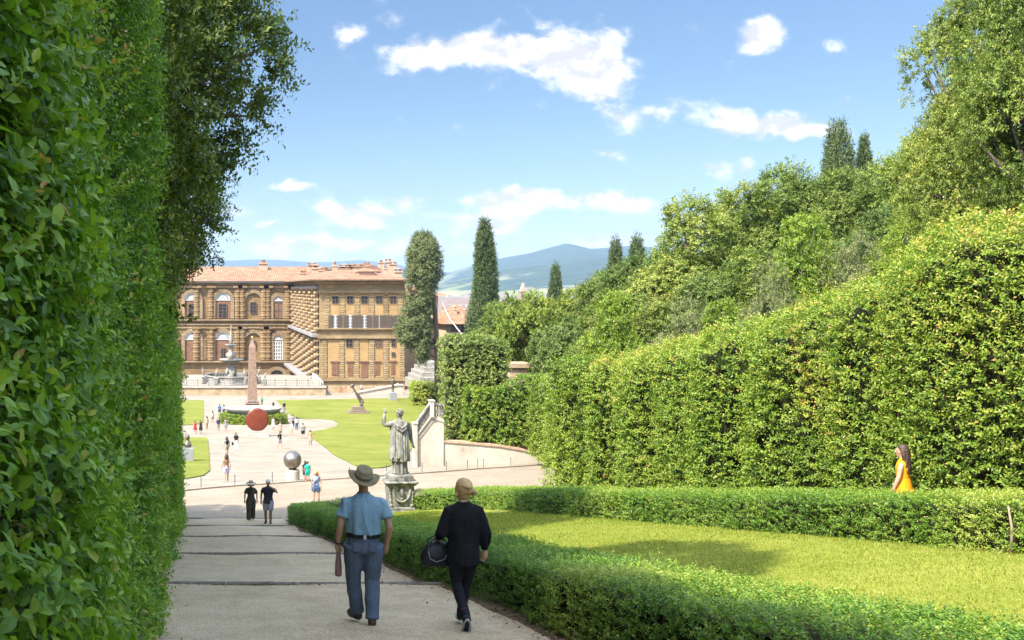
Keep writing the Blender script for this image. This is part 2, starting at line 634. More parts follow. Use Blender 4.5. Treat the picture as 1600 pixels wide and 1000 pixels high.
def build_path():
    mb = MB(); ed = MB()
    for k in range(len(STEPS) - 1):
        y0, y1 = STEPS[k], STEPS[k + 1]
        n = 4
        z0 = gz(1, y0 + .001) - .06
        z1 = gz(1, y1 - .001) + .06
        if k == len(STEPS) - 2:
            z1 = gz(1, y1) + .10
        xs = np.linspace(PATH_X0, PATH_X1, 9)
        yy = np.linspace(y0, y1 - .12, n)
        vs, fs = [], []
        for j, y in enumerate(yy):
            t = (y - y0) / (y1 - y0)
            for x in xs:
                vs.append((x, y, z0 + (z1 - z0) * t + .015 * math.sin(x * 2.1 + y)))
        for j in range(n - 1):
            for i in range(8):
                fs.append((j * 9 + i, j * 9 + i + 1, (j + 1) * 9 + i + 1, (j + 1) * 9 + i))
        mb.add(vs, fs)
        zt = z0 + (z1 - z0) * (y1 - .12 - y0) / (y1 - y0)
        # edge stones across the path, a little uneven
        x = PATH_X0
        r = random.Random(k)
        while x < PATH_X1 - .05:
            w = min(r.uniform(.7, 1.3), PATH_X1 - x)
            dz = r.uniform(-.008, .012)
            ed.bbox(x + .004, x + w - .004, y1 - .122 + r.uniform(-.008, .008), y1 - .01, zt - .35, zt + .010 + dz, .01)
            x += w
    o = mb.build('path', M_path); tag(o, kind='structure')
    e = ed.build('path_step_edges', M_stone_edge); tag(e, kind='structure')


# ring road kerb line (far side), measured on the ground
KERB = [on_ground(x, y) for x, y in [(262, 772), (290, 768), (330, 764), (380, 760), (430, 757), (480, 753), (540, 749), (600, 745), (660, 741), (700, 738), (750, 734), (800, 731), (858, 727)]]


def sheet(name, poly, lift, mat, step=2.0, bevel=0.0):
    """a sheet that follows the ground inside the outline poly (list of x, y)"""
    pts = []
    n = len(poly)
    for i in range(n):
        a, b = Vector(poly[i][:2]), Vector(poly[(i + 1) % n][:2])
        k = max(1, int((b - a).length / step))
        for j in range(k):
            pts.append(a.lerp(b, j / k))
    m = len(pts)
    xs = [p.x for p in pts]; ys = [p.y for p in pts]
    inner = []

    def inside(x, y):
        c = False
        for i in range(m):
            j = i - 1
            if (ys[i] > y) != (ys[j] > y) and x < (xs[j] - xs[i]) * (y - ys[i]) / (ys[j] - ys[i]) + xs[i]:
                c = not c
        return c
    y = math.ceil(min(ys) / step) * step
    while y < max(ys):
        x = math.ceil(min(xs) / step) * step
        while x < max(xs):
            if inside(x, y): inner.append(Vector((x, y)))
            x += step
        y += step
    allp = pts + inner
    v, e, f, _, _, _ = delaunay_2d_cdt(allp, [(i, (i + 1) % m) for i in range(m)], [list(range(m))], 1, 1e-4)
    vs = [(p.x, p.y, gz(p.x, p.y) + lift) for p in v]
    mb = MB()
    mb.add(vs, [tuple(t) for t in f])
    # skirt along the edge
    sk = [(p.x, p.y, gz(p.x, p.y) + lift) for p in pts] + [(p.x, p.y, gz(p.x, p.y) - .15) for p in pts]
    mb.add(sk, [(i, (i + 1) % m, (i + 1) % m + m, i + m) for i in range(m)])
    return mb.build(name, mat)


def grass_mat(name, stops, stripes=True, fine=60):
    n = NB(name)
    p = n.pos()
    f = n.math('ADD', n.math('MULTIPLY', n.noise(p, .22, 5, .65), .55), n.math('MULTIPLY', n.noise(p, 2.6, 5, .7), .45))
    c = n.ramp(f, stops)
    fi = n.noise(p, fine, 3, .7)
    c = n.mix(.75, c, n.ramp(fi, [(.3, (.72, .74, .66)), (.65, (1.15, 1.13, 1.1))]), 'MULTIPLY')
    if stripes:
        mp = n.N.new('ShaderNodeMapping'); mp.inputs['Rotation'].default_value = (0, 0, R(22))
        n.L.new(p, mp.inputs['Vector'])
        wv = n.N.new('ShaderNodeTexWave'); wv.inputs['Scale'].default_value = .16; wv.bands_direction = 'Y'
        wv.inputs['Distortion'].default_value = 2.2; wv.inputs['Detail'].default_value = 2; wv.inputs['Detail Scale'].default_value = .6
        n.L.new(mp.outputs[0], wv.inputs['Vector'])
        c = n.mix(.5, c, n.ramp(wv.outputs['Fac'], [(.2, (.9, .9, .86)), (.8, (1.06, 1.05, 1.05))]), 'MULTIPLY')
    n.color(c).set(.95, .1)
    n.bump(n.math('ADD', fi, n.noise(p, 9, 4, .7)), .6, .04)
    return n.m


M_lawn = grass_mat('mown_grass', [(.32, (.10, .13, .020)), (.5, (.16, .175, .030)), (.68, (.235, .22, .055))])
M_meadow = grass_mat('meadow_grass', [(.3, (.14, .175, .020)), (.5, (.22, .235, .034)), (.72, (.315, .30, .065))], False, 45)


def px_poly(pts):
    return [on_ground(x, y)[:2] for x, y in pts]


def build_land():
    build_ground()
    build_path()
    kerb = [(k[0], k[1]) for k in KERB]
    road = [(-9, 42.4), (24.5, 42.4)] + [(x, y - .12) for x, y in reversed(kerb)]
    tag(sheet('ring_road', road, .035, M_road, 1.5), kind='structure')
    # low stone kerb
    mb = MB()
    for (x0, y0, z0), (x1, y1, z1) in zip(KERB[:-1], KERB[1:]):
        a, b = Vector((x0, y0, 0)), Vector((x1, y1, 0))
        d = (b - a).normalized(); nrm = Vector((-d.y, d.x, 0)) * .09
        vs = []
        for p, z in ((a, z0), (b, z1)):
            for s, h in ((-1, -.1), (-1, .11), (1, .11), (1, -.1)):
                q = p + nrm * s
                vs.append((q.x, q.y, gz(q.x, q.y) + h))
        mb.add(vs, [(0, 1, 5, 4), (1, 2, 6, 5), (2, 3, 7, 6)])
    tag(mb.build('kerb', mottled('kerb_stone', [(.3, (.20, .165, .12)), (.7, (.36, .30, .23))], 4, .9, .2, 4, .4, .01, world=True)), kind='structure')
    # lawns of the amphitheatre floor
    L1 = px_poly([(432, 626), (640, 622), (657, 625), (672, 634), (676, 646), (664, 672), (640, 706), (618, 727), (596, 732), (575, 733), (556, 729), (535, 718), (508, 700), (486, 682),
                  (482, 676), (505, 672), (524, 667), (529, 662), (520, 657), (500, 655), (470, 654.5), (456, 651), (446, 641)])
    tag(sheet('lawn', L1, .07, M_lawn, 2.5), kind='structure')
    L2 = px_poly([(255, 684), (322, 684), (325, 688), (327, 715), (328, 736), (318, 744), (296, 748), (255, 750)])
    tag(sheet('lawn_patch', L2, .07, M_lawn, 2.0), kind='structure')
    L3 = px_poly([(250, 626), (318, 626), (318, 660), (305, 664), (250, 667)])
    tag(sheet('lawn_strip', L3, .07, M_lawn, 3), kind='structure')
    # sloping meadow between the two low hedges
    ME = [(5.0, -3), (11.2, -3), (11.2, 35), (10.7, 40), (9.6, 43.2), (5.0, 42.6)]
    tag(sheet('meadow', ME, .02, M_meadow, .8), kind='structure')


build_land()
# ------------------------------------------------------------------ foliage: sprigs of folded leaves
def unit(v):
    return v / np.maximum(np.linalg.norm(v, axis=-1, keepdims=True), 1e-9)


def sprigs(base, dirs, length, k, leaf, width, tint, rng, lod=1, droop=.25, splay=.85, tint_j=.16):
    """each sprig: k leaves spiralling round a curved twig.  returns V, polys, tint"""
    n = len(base)
    length = np.broadcast_to(np.asarray(length, float), (n,))
    leaf = np.broadcast_to(np.asarray(leaf, float), (n,))
    d = unit(dirs)
    ref = unit(rng.normal(size=(n, 3)))
    a = unit(np.cross(d, ref)); b = np.cross(d, a)
    j = (np.arange(k) + rng.uniform(0, .6, (n, k)))
    t = (j + .4) / k
    ph = j * 2.39996 + rng.uniform(0, 6.28, (n, 1))
    rad = a[:, None] * np.cos(ph)[..., None] + b[:, None] * np.sin(ph)[..., None]
    pos = base[:, None] + d[:, None] * (t * length[:, None])[..., None]
    pos[..., 2] += -droop * (t ** 2) * length[:, None] * .5
    ax = unit(d[:, None] * (1 - splay * (1 - .45 * t[..., None])) + rad * splay + rng.normal(size=(n, k, 3)) * .22)
    nr = d[:, None] + np.array([0, 0, .35]) + rng.normal(size=(n, k, 3)) * .3
    nr = unit(nr - (nr * ax).sum(-1, keepdims=True) * ax)
    si = np.cross(ax, nr)
    N = n * k
    ln = (leaf[:, None] * rng.uniform(.65, 1.2, (n, k)) * (1 - .35 * np.abs(t - .45))).reshape(N, 1)
    wd = ln * width
    pos, ax, nr, si = (q.reshape(N, 3) for q in (pos, ax, nr, si))
    ti = (np.broadcast_to(np.asarray(tint)[:, None], (n, k)) + rng.normal(size=(n, k)) * tint_j + .22 * (t - .5)).reshape(N)
    if lod == 0:
        bend = ln * .16
        P = [pos,
             pos + ax * ln * .28 + si * wd * .42 + nr * wd * .16, pos + ax * ln * .68 + si * wd * .46 + nr * wd * .10 - nr * bend * .4,
             pos + ax * ln - nr * bend,
             pos + ax * ln * .68 - si * wd * .46 + nr * wd * .10 - nr * bend * .4, pos + ax * ln * .28 - si * wd * .42 + nr * wd * .16,
             pos + ax * ln * .5 - nr * wd * .05 - nr * bend * .15]
        V = np.stack(P, 1).reshape(-1, 3)
        i0 = np.arange(N)[:, None] * 7
        q = np.concatenate([i0 + np.array(f) for f in ([0, 1, 6], [1, 2, 6], [2, 3, 6], [3, 4, 6], [4, 5, 6], [5, 0, 6])])
        return V, q, np.tile(ti, 6)
    P = [pos, pos + ax * ln * .5 + si * wd * .5 + nr * wd * .2, pos + ax * ln, pos + ax * ln * .5 - si * wd * .5 + nr * wd * .2]
    V = np.stack(P, 1).reshape(-1, 3)
    i0 = np.arange(N)[:, None] * 4
    q = np.concatenate([i0 + np.array([0, 1, 2]), i0 + np.array([0, 2, 3])])
    return V, q, np.tile(ti, 2)


class Leaves:
    def __init__(self):
        self.V, self.Q, self.T, self.n = [], [], [], 0

    def add(self, V, q, t):
        self.V.append(V); self.Q.append(q + self.n); self.T.append(t); self.n += len(V)

    def mesh(self, name):
        return np_mesh(name, np.concatenate(self.V), [np.concatenate(self.Q)], np.clip(np.concatenate(self.T), 0, 1))


def twig_mesh(mb, base, d, length, r, droop=.25, seg=3):
    pts = []
    for t in (0, .5, 1):
        p = base + d * (length * t)
        p[2] -= droop * t * t * length * .5
        pts.append(tuple(p))
    mb.tube(pts, [r, r * .75, r * .3], seg)


def sample_quads(quads, dens, rng):
    """quads: list of 4 corners; dens: per m2 (number or per-quad list) -> points, normals"""
    Ps, Ns = [], []
    for i, q in enumerate(quads):
        q = np.asarray(q, float)
        nn = np.cross(q[2] - q[0], q[3] - q[1])
        area = np.linalg.norm(nn) / 2
        n = int(area * (dens[i] if isinstance(dens, (list, tuple)) else dens))
        if n < 1: continue
        u, v = rng.random((n, 1)), rng.random((n, 1))
        p = q[0] * (1 - u) * (1 - v) + q[1] * u * (1 - v) + q[2] * u * v + q[3] * (1 - u) * v
        Ps.append(p); Ns.append(np.broadcast_to(nn / (np.linalg.norm(nn) + 1e-9), p.shape))
    return np.concatenate(Ps), np.concatenate(Ns)


M_twig = mottled('twig_bark', [(.3, (.045, .033, .022)), (.7, (.11, .085, .06))], 12, .9, .15, 4, .5, .01)
M_bark = mottled('tree_bark', [(.3, (.07, .055, .042)), (.7, (.19, .155, .12))], 3, .95, .15, 6, .9, .05, stretch=(1, 1, .25))
M_hedge_core = mottled('hedge_core_dark', [(.35, (.018, .022, .008)), (.6, (.045, .045, .018)), (.75, (.07, .055, .03))], 14, .95, .1, 6, .9, .05)  # dark opaque core under the leaves, added to block light and view

# tint 0 = deep mature green ... .5 = mid green ... .8 = young yellow-green ... 1 = dry
LM_left = leaf_mat('laurel_leaf', [(0, (.058, .132, .013)), (.3, (.122, .240, .022)), (.6, (.205, .335, .032)), (.85, (.32, .42, .048)), (.97, (.35, .32, .05)), (1, (.40, .24, .08))], .50, .4, .42)
LM_low = leaf_mat('box_leaf', [(0, (.026, .072, .006)), (.35, (.064, .160, .011)), (.65, (.135, .255, .020)), (.9, (.28, .37, .045)), (1, (.36, .39, .07))], .40, .45, .35)
LM_big = leaf_mat('bay_leaf', [(0, (.048, .112, .012)), (.3, (.120, .215, .022)), (.55, (.212, .302, .030)), (.8, (.340, .390, .052)), (.93, (.44, .38, .07)), (1, (.46, .28, .09))], .45, .4, .36)
LM_ivy = leaf_mat('oak_hedge_leaf', [(0, (.055, .095, .022)), (.35, (.140, .200, .040)), (.65, (.250, .300, .062)), (.9, (.38, .39, .10)), (1, (.45, .37, .10))], .45, .4, .28)
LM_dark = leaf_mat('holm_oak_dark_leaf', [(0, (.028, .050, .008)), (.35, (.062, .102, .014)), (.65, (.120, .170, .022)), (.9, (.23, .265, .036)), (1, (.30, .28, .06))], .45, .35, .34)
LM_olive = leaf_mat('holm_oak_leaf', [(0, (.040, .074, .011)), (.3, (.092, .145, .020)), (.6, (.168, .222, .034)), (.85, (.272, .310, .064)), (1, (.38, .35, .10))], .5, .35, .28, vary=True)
LM_bright = leaf_mat('bay_tree_leaf', [(0, (.060, .105, .010)), (.35, (.125, .195, .018)), (.65, (.210, .280, .026)), (.9, (.32, .38, .045)), (1, (.38, .38, .07))], .42, .45, .34, vary=True)
LM_grey = leaf_mat('grey_olive_leaf', [(0, (.070, .090, .030)), (.35, (.135, .160, .055)), (.65, (.215, .235, .085)), (.9, (.30, .305, .13)), (1, (.36, .33, .15))], .55, .35, .22)
LM_cypress = leaf_mat('cypress_needles', [(0, (0.028, 0.053, 0.019)), (.35, (0.053, 0.090, 0.028)), (.65, (0.090, 0.132, 0.040)), (1, (0.163, 0.194, 0.070))], .55, .3, .12)
LM_cedar = leaf_mat('cedar_needles', [(0, (0.054, 0.078, 0.028)), (.35, (0.093, 0.121, 0.040)), (.65, (0.147, 0.174, 0.056)), (1, (0.248, 0.256, 0.093))], .55, .3, .12)


def hedge_body(quads, name, parent, d=.34, thick_mat=None):
    """twiggy inside of a hedge: its outline drawn in by d so that it lies just under the leaves"""
    bm = bmesh.new()
    for q in quads:
        bm.faces.new([bm.verts.new(p) for p in q])
    bmesh.ops.remove_doubles(bm, verts=bm.verts[:], dist=.01)
    bm.normal_update()
    mv = [(v, v.normal.copy()) for v in bm.verts]
    for v, n in mv:
        v.co -= n * d
    me = bpy.data.meshes.new(name)
    bm.to_mesh(me); bm.free()
    return mesh_obj(name, me, thick_mat or M_hedge_core, parent)


def sweep(line, half, top, base=-.2, sub=1.0):
    """line: [(x, y)], half: half-width, top: height above ground (number or function of (x, y)) -> quads of left, right, top and the two ends"""
    pts = []
    for (a, b) in zip(line[:-1], line[1:]):
        a, b = Vector(a), Vector(b)
        k = max(1, int((b - a).length / sub))
        for j in range(k): pts.append(a.lerp(b, j / k))
    pts.append(Vector(line[-1]))
    L, Rr = [], []
    for i, p in enumerate(pts):
        d = (pts[min(i + 1, len(pts) - 1)] - pts[max(i - 1, 0)]).normalized()
        n = Vector((-d.y, d.x))
        L.append(p + n * half); Rr.append(p - n * half)
    tp = top if callable(top) else (lambda x, y: gz(x, y) + top)
    lo = lambda p: (p.x, p.y, gz(p.x, p.y) + base)
    hi = lambda p: (p.x, p.y, tp(p.x, p.y))
    out = {'left': [], 'right': [], 'top': [], 'end': []}
    for i in range(len(pts) - 1):
        a, b, c, e = L[i], L[i + 1], Rr[i], Rr[i + 1]
        out['left'].append([lo(b), lo(a), hi(a), hi(b)])
        out['right'].append([lo(c), lo(e), hi(e), hi(c)])
        out['top'].append([hi(c), hi(e), hi(b), hi(a)])
    out['end'].append([lo(L[0]), lo(Rr[0]), hi(Rr[0]), hi(L[0])])
    out['end'].append([lo(Rr[-1]), lo(L[-1]), hi(L[-1]), hi(Rr[-1])])
    return out


def shear_hedge(root, quads, dens, leaf, width, mat, seed, k=6, slen=.16, lod=1, depth=.16, lump=.07, patch=None, lump_f=1.2, up=.35, tint0=.42, size_fn=None, out=.9):
    rng = np.random.default_rng(seed)
    P, Nn = sample_quads(quads, dens, rng)
    wn = WaveNoise(seed + 1, 12, lump_f); w2 = WaveNoise(seed + 2, 10, lump_f * 3.5); w3 = WaveNoise(seed + 3, 10, .55)
    dep = rng.exponential(depth * .45, len(P)).clip(0, depth * 2)
    h = wn(P) * lump + w2(P) * lump * .6
    P = P + Nn * (h - dep)[:, None]
    D = Nn * out + np.array([0, 0, up]) + rng.normal(size=P.shape) * .45
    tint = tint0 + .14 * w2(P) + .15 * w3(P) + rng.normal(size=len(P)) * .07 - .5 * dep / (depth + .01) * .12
    if patch is not None:
        tint = tint + patch(P)
    leafs = leaf if size_fn is None else leaf * size_fn(P)
    slens = slen if size_fn is None else slen * size_fn(P)
    Lv = Leaves()
    Lv.add(*sprigs(P, D, slens, k, leafs, width, tint, rng, lod))
    return mesh_obj('foliage', Lv.mesh('foliage'), mat, root)


def stray_shoots(root, mat, pts, dirs, lens, leaf, width, seed, k=12, tint=.75, lod=0, r=.004):
    """long leafy shoots that stand out of a hedge: leaves and twigs in one mesh"""
    rng = np.random.default_rng(seed)
    pts = np.asarray(pts, float); dirs = unit(np.asarray(dirs, float)); lens = np.asarray(lens, float)
    V, q, t = sprigs(pts, dirs, lens, k, leaf, width, np.full(len(pts), tint), rng, lod, splay=.75)
    mb = MB()
    for p, d, l in zip(pts, dirs, lens):
        twig_mesh(mb, p - d * .25, d, l + .25, r)
    tq = []
    for f in mb.f:
        for i in range(1, len(f) - 1): tq.append((f[0], f[i], f[i + 1]))
    tq = np.array(tq) + len(V)
    me = np_mesh('sprays', np.concatenate([V, np.array(mb.v)]), [np.concatenate([q, tq])], np.clip(np.concatenate([t, np.zeros(len(tq))]), 0, 1))
    me.materials.append(mat); me.materials.append(M_twig)
    mi = np.zeros(len(me.polygons), np.int32); mi[len(q):] = 1
    me.polygons.foreach_set('material_index', mi)
    mesh_obj('sprays', me, None, root)


# ------------------------------------------------------------------ the hedges
def left_hedge_top(x, y):
    return float(np.interp(y, [-8, 0, 6, 14, 30, 41, 43], [6.2, 5.6, 4.7, 4.4, .2, -3.2, -5.4])) + .25 * math.sin(y * 1.3)


def build_left_hedge():
    X0 = -.62
    root = empty('tall_hedge', (-1.6, 18, gz(-1.6, 18)), "tall shaded dark green laurel hedge along the left edge of the stepped path", 'hedge')
    inv = Matrix.Translation(-root.location)
    ys = np.arange(-7, 43.01, 1.0)
    face, top, core = [], [], []
    for a, b in zip(ys[:-1], ys[1:]):
        za, zb = gz(0, a) - .1, gz(0, b) - .1
        ta, tb = left_hedge_top(0, a), left_hedge_top(0, b)
        # slight lean and belly of the clipped face
        xa = X0 + .10 * math.sin(a * .7) + .06 * math.sin(a * 1.9); xb = X0 + .10 * math.sin(b * .7) + .06 * math.sin(b * 1.9)
        ma, mb_ = za + (ta - za) * .5, zb + (tb - zb) * .5
        face.append([(xa + .08, a, za), (xb + .08, b, zb), (xb, b, mb_), (xa, a, ma)])
        face.append([(xa, a, ma), (xb, b, mb_), (xb - .15, b, tb), (xa - .15, a, ta)])
        top.append([(X0 - .15, a, ta), (X0 - .15, b, tb), (-3.2, b, tb), (-3.2, a, ta)])
    e = 43.0
    end = [(X0 + .08, e, gz(0, e) - .1), (-3.2, e, gz(0, e) - .1), (-3.2, e, left_hedge_top(0, e)), (X0 - .1, e, left_hedge_top(0, e))]
    core = face + top + [end]
    core.append([(-3.2, -7, gz(0, -7)), (-3.2, 43, gz(0, 43)), (-3.2, 43, left_hedge_top(0, 43)), (-3.2, -7, left_hedge_top(0, -7))][::-1])
    core = [[tuple(inv @ Vector(p)) for p in q] for q in core]
    hedge_body(core, 'opaque_core', root, .34)
    rng = np.random.default_rng(11)
    near, mid, far = [], [], []
    for q in face:
        y = q[0][1]
        (near if y < 9 else mid if y < 20 else far).append(q)
    Lv = Leaves(); wn = WaveNoise(5, 12, .95); w2 = WaveNoise(6, 12, 2.8); w3 = WaveNoise(8, 8, .5)

    def layer(quads, dens, leaf, k, slen, lod, lump, depth):
        P, N = sample_quads(quads, dens, rng)
        P0 = P.copy()
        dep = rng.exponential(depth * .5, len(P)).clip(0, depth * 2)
        P = P + N * (wn(P0) * lump + w2(P0) * lump * .7 - dep)[:, None]
        P[:, 0] = np.minimum(P[:, 0], -.40)
        D = N * .75 + np.array([0, .05, .55]) + rng.normal(size=P.shape) * .5
        # sprigs nearest the lens keep clear of it
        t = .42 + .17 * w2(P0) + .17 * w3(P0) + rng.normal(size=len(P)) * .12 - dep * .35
        dry = w3(P0 * 1.7 + 9) > 1.15
        t = np.where(dry & (rng.random(len(P)) < .25), .97, t)
        hole = (w2(P0 * 1.15 + 3) + .6 * wn(P0 * 2 + 1)) > .95      # gaps where the dark core shows
        size = np.clip(1 + .22 * w3(P0 * 2.2 + 5) + rng.normal(size=len(P)) * .16, .55, 1.6)
        kp = ~(hole & (rng.random(len(P)) < .85))
        P, D, t, size = P[kp] - np.array(root.location), D[kp], t[kp], size[kp]
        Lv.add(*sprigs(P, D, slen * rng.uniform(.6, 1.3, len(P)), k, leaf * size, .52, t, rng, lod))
    layer([q for q in near if q[0][1] >= 1], 135, .070, 10, .20, 0, .16, .2)
    layer([q for q in near if q[0][1] < 1], 28, .10, 7, .2, 1, .08, .15)
    layer(mid, 150, .068, 9, .20, 1, .20, .22)
    layer(far, 64, .10, 9, .25, 1, .22, .25)
    layer(top, 22, .12, 8, .25, 1, .15, .2)
    layer([end], 70, .10, 9, .24, 1, .15, .2)
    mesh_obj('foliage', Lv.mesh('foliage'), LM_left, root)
    # loose shoots reaching over the path
    n = 420
    y = 3.0 + 36 * rng.random(n) ** 1.35
    z = np.array([rng.uniform(gz(0, a) + .2, min(left_hedge_top(0, a), .3 * a + .3)) for a in y])
    P = np.stack([np.full(n, X0 - .05), y, z], 1) - np.array(root.location)
    D = np.stack([rng.uniform(.5, 1, n), rng.normal(0, .35, n), rng.uniform(.2, 1.1, n)], 1)
    stray_shoots(root, LM_left, P, D, rng.uniform(.25, .62, n) * np.interp(y, [4, 12, 40], [.55, .9, 1.2]), .062, .5, 12, 14, .74, 0, .0035)


LOW_LINE = [(4.55, -2.5), (4.55, 38.5), (4.75, 41.2), (5.6, 42.6), (7.6, 43.1)]
LOW2_LINE = [(11.9, -2.5), (11.9, 35.5), (11.6, 38.5), (10.9, 41.5), (10.0, 43.3)]


def build_low_hedges():
    rng = np.random.default_rng(21)
    root = empty('low_hedge', (4.55, 20, gz(4.55, 20)), "low clipped box hedge bordering the stepped path, mostly in shade", 'hedge')
    o = np.array(root.location)
    s = sweep(LOW_LINE, .66, .66, -.1, .8)
    loc = lambda quads: [[tuple(np.array(p) - o) for p in q] for q in quads]
    allq = s['left'] + s['right'] + s['top'] + s['end']
    hedge_body(loc(allq), 'opaque_core', root, .2)
    y = lambda q: np.mean([p[1] for p in q])
    Lv = Leaves()
    wn = WaveNoise(31, 12, 1.6); w2 = WaveNoise(32, 12, 5); w3 = WaveNoise(33, 8, .7)

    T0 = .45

    def layer(quads, dens, leaf, k, slen, lod):
        P, N = sample_quads(quads, dens, rng)
        dep = rng.exponential(.05, len(P)).clip(0, .2)
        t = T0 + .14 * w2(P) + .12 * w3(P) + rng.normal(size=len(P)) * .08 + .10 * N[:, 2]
        # yellower leaves: new growth, a sunlit spot painted into the tint, a brown patch
        for c, r_, a in (((4.3, 10.2), .9, .42), ((4.0, 24.5), .7, .25), ((11.3, 14.1), .8, .40)):
            t += a * np.exp(-((P[:, 0] - c[0]) ** 2 + (P[:, 1] - c[1]) ** 2) / r_ ** 2)
        P = P + N * (wn(P) * .07 + w2(P) * .035 - dep)[:, None]
        D = N * .75 + np.array([0, 0, .7]) + rng.normal(size=P.shape) * .4
        Lv.add(*sprigs(P - o, D, slen * rng.uniform(.7, 1.4, len(P)), k, leaf, .5, t, rng, lod))
    nearq = [q for q in allq if 3.5 < y(q) < 13]; midq = [q for q in allq if 13 <= y(q) < 24]
    farq = [q for q in allq if y(q) >= 24]; behind = [q for q in allq if y(q) <= 3.5]
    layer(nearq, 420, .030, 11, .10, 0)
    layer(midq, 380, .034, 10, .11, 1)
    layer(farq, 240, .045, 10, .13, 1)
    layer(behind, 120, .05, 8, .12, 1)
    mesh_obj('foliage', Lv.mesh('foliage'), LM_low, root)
    n = 190
    yy = rng.uniform(4, 26, n); xx = rng.uniform(4.0, 5.2, n)
    xx[:26] = rng.normal(4.55, .28, 26); yy[:26] = rng.normal(10.3, .45, 26)
    P = np.stack([xx, yy, [gz(a, b) + .60 for a, b in zip(xx, yy)]], 1) - o
    ln = rng.uniform(.10, .26, n); ln[:26] *= 1.7
    stray_shoots(root, LM_low, P, np.stack([rng.normal(0, .25, n), rng.normal(0, .25, n), np.ones(n)], 1), ln, .034, .5, 34, 11, .7, 0, .002)

    root = empty('low_hedge', (11.9, 20, gz(11.9, 20)), "low clipped box hedge in full sun along the far side of the meadow", 'hedge')
    o = np.array(root.location)
    s = sweep(LOW2_LINE, .75, .72, -.1, .8)
    allq = s['left'] + s['right'] + s['top'] + s['end']
    hedge_body(loc(allq), 'opaque_core', root, .2)
    vis = s['left'] + s['top'] + s['end']
    Lv = Leaves()
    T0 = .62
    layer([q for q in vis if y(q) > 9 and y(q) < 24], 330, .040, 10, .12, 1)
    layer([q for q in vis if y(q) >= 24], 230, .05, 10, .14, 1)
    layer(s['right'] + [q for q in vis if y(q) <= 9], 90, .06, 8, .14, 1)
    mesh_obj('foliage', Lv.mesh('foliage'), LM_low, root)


def big_hedge_top(x, y):
    z = float(np.interp(y, [4, 8, 16.8, 19.8, 21.8, 24.75, 29, 33.3, 36.5, 39.5], [4.6, 3.7, 1.55, .85, .1, -.75, -1.55, -2.3, -2.75, -3.1]))
    return z + .10 * math.sin(y * 1.7) + .07 * math.sin(y * 4.1)


def build_big_hedge():
    root = empty('tall_hedge', (15.6, 24, gz(15.6, 24)), "tall yellow-green clipped hedge in full sun, its top sloping down to the left", 'hedge')
    o = np.array(root.location)
    ys = np.arange(5, 36.4, .4)
    rng = np.random.default_rng(44)
    fx = lambda y: 14.0 + .16 * math.sin(y * .9) + .10 * math.sin(y * 2.3) + .85 * math.exp(-((y - 33.5) / .8) ** 2) + .60 * math.exp(-((y - 25.9) / .6) ** 2) + .35 * math.exp(-((y - 20.6) / .5) ** 2)
    face, top = [], []
    for a, b in zip(ys[:-1], ys[1:]):
        za, zb, ta, tb = gz(14, a) - .1, gz(14, b) - .1, big_hedge_top(0, a), big_hedge_top(0, b)
        xa, xb = fx(a), fx(b)
        ra, rb = ta - .55, tb - .55
        face.append([(xb, b, zb), (xa, a, za), (xa, a, ra), (xb, b, rb)])
        face.append([(xb, b, rb), (xa, a, ra), (xa + .5, a, ta), (xb + .5, b, tb)])
        top.append([(xa + .5, a, ta), (xa + 3.4, a, ta + .1), (xb + 3.4, b, tb + .1), (xb + .5, b, tb)])
    e = ys[-1]; te = big_hedge_top(0, e)
    end = [[(17.4, e, gz(17, e)), (fx(e), e, gz(14, e) - .1), (fx(e), e, te - .5), (17.4, e, te - .5)], [(17.4, e, te - .5), (fx(e), e, te - .5), (fx(e) + .5, e - .4, te), (17.4, e - .4, te)]]
    loc = lambda quads: [[tuple(np.array(p) - o) for p in q] for q in quads]
    hedge_body(loc(face + top + end), 'opaque_core', root, .42)
    w1 = WaveNoise(51, 14, .55); w2 = WaveNoise(52, 14, 1.5); w3 = WaveNoise(53, 14, 4.2); wp = WaveNoise(54, 10, .42); wq = WaveNoise(55, 10, .8)
    Lv = Leaves()

    def layer(quads, dens, leaf, k, slen):
        P, N = sample_quads(quads, dens, rng)
        dep = rng.exponential(.08, len(P)).clip(0, .34)
        h = w1(P) * .13 + w2(P) * .10 + w3(P) * .06
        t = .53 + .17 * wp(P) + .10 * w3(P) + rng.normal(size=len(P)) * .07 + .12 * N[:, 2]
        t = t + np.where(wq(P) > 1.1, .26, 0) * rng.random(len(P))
        # thin patches where the inside shows
        keep = (w3(P) + .5 * w2(P) + rng.normal(size=len(P)) * .5) > -1.75
        P = P + N * (h - dep)[:, None]
        D = N * .8 + np.array([0, 0, .5]) + rng.normal(size=P.shape) * .45
        P, D, t = P[keep], D[keep], t[keep]
        Lv.add(*sprigs(P - o, D, slen * rng.uniform(.7, 1.4, len(P)), k, leaf, .5, t, rng, 1))
    y = lambda q: np.mean([p[1] for p in q])
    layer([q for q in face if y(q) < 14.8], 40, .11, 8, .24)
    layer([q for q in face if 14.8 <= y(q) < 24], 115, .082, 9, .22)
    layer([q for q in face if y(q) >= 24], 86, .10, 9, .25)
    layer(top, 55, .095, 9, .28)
    layer(end, 80, .09, 9, .24)
    mesh_obj('foliage', Lv.mesh('foliage'), LM_big, root)
    n = 260
    yy = rng.uniform(8, 38, n); zz = np.array([big_hedge_top(0, a) for a in yy])
    P = np.stack([rng.uniform(14.3, 16.5, n), yy, zz - .05], 1) - o
    stray_shoots(root, LM_big, P, np.stack([rng.normal(0, .35, n), rng.normal(0, .35, n), np.ones(n)], 1), rng.uniform(.15, .5, n), .085, .42, 57, 10, .8, 1, .004)


build_left_hedge()
build_low_hedges()
build_big_hedge()
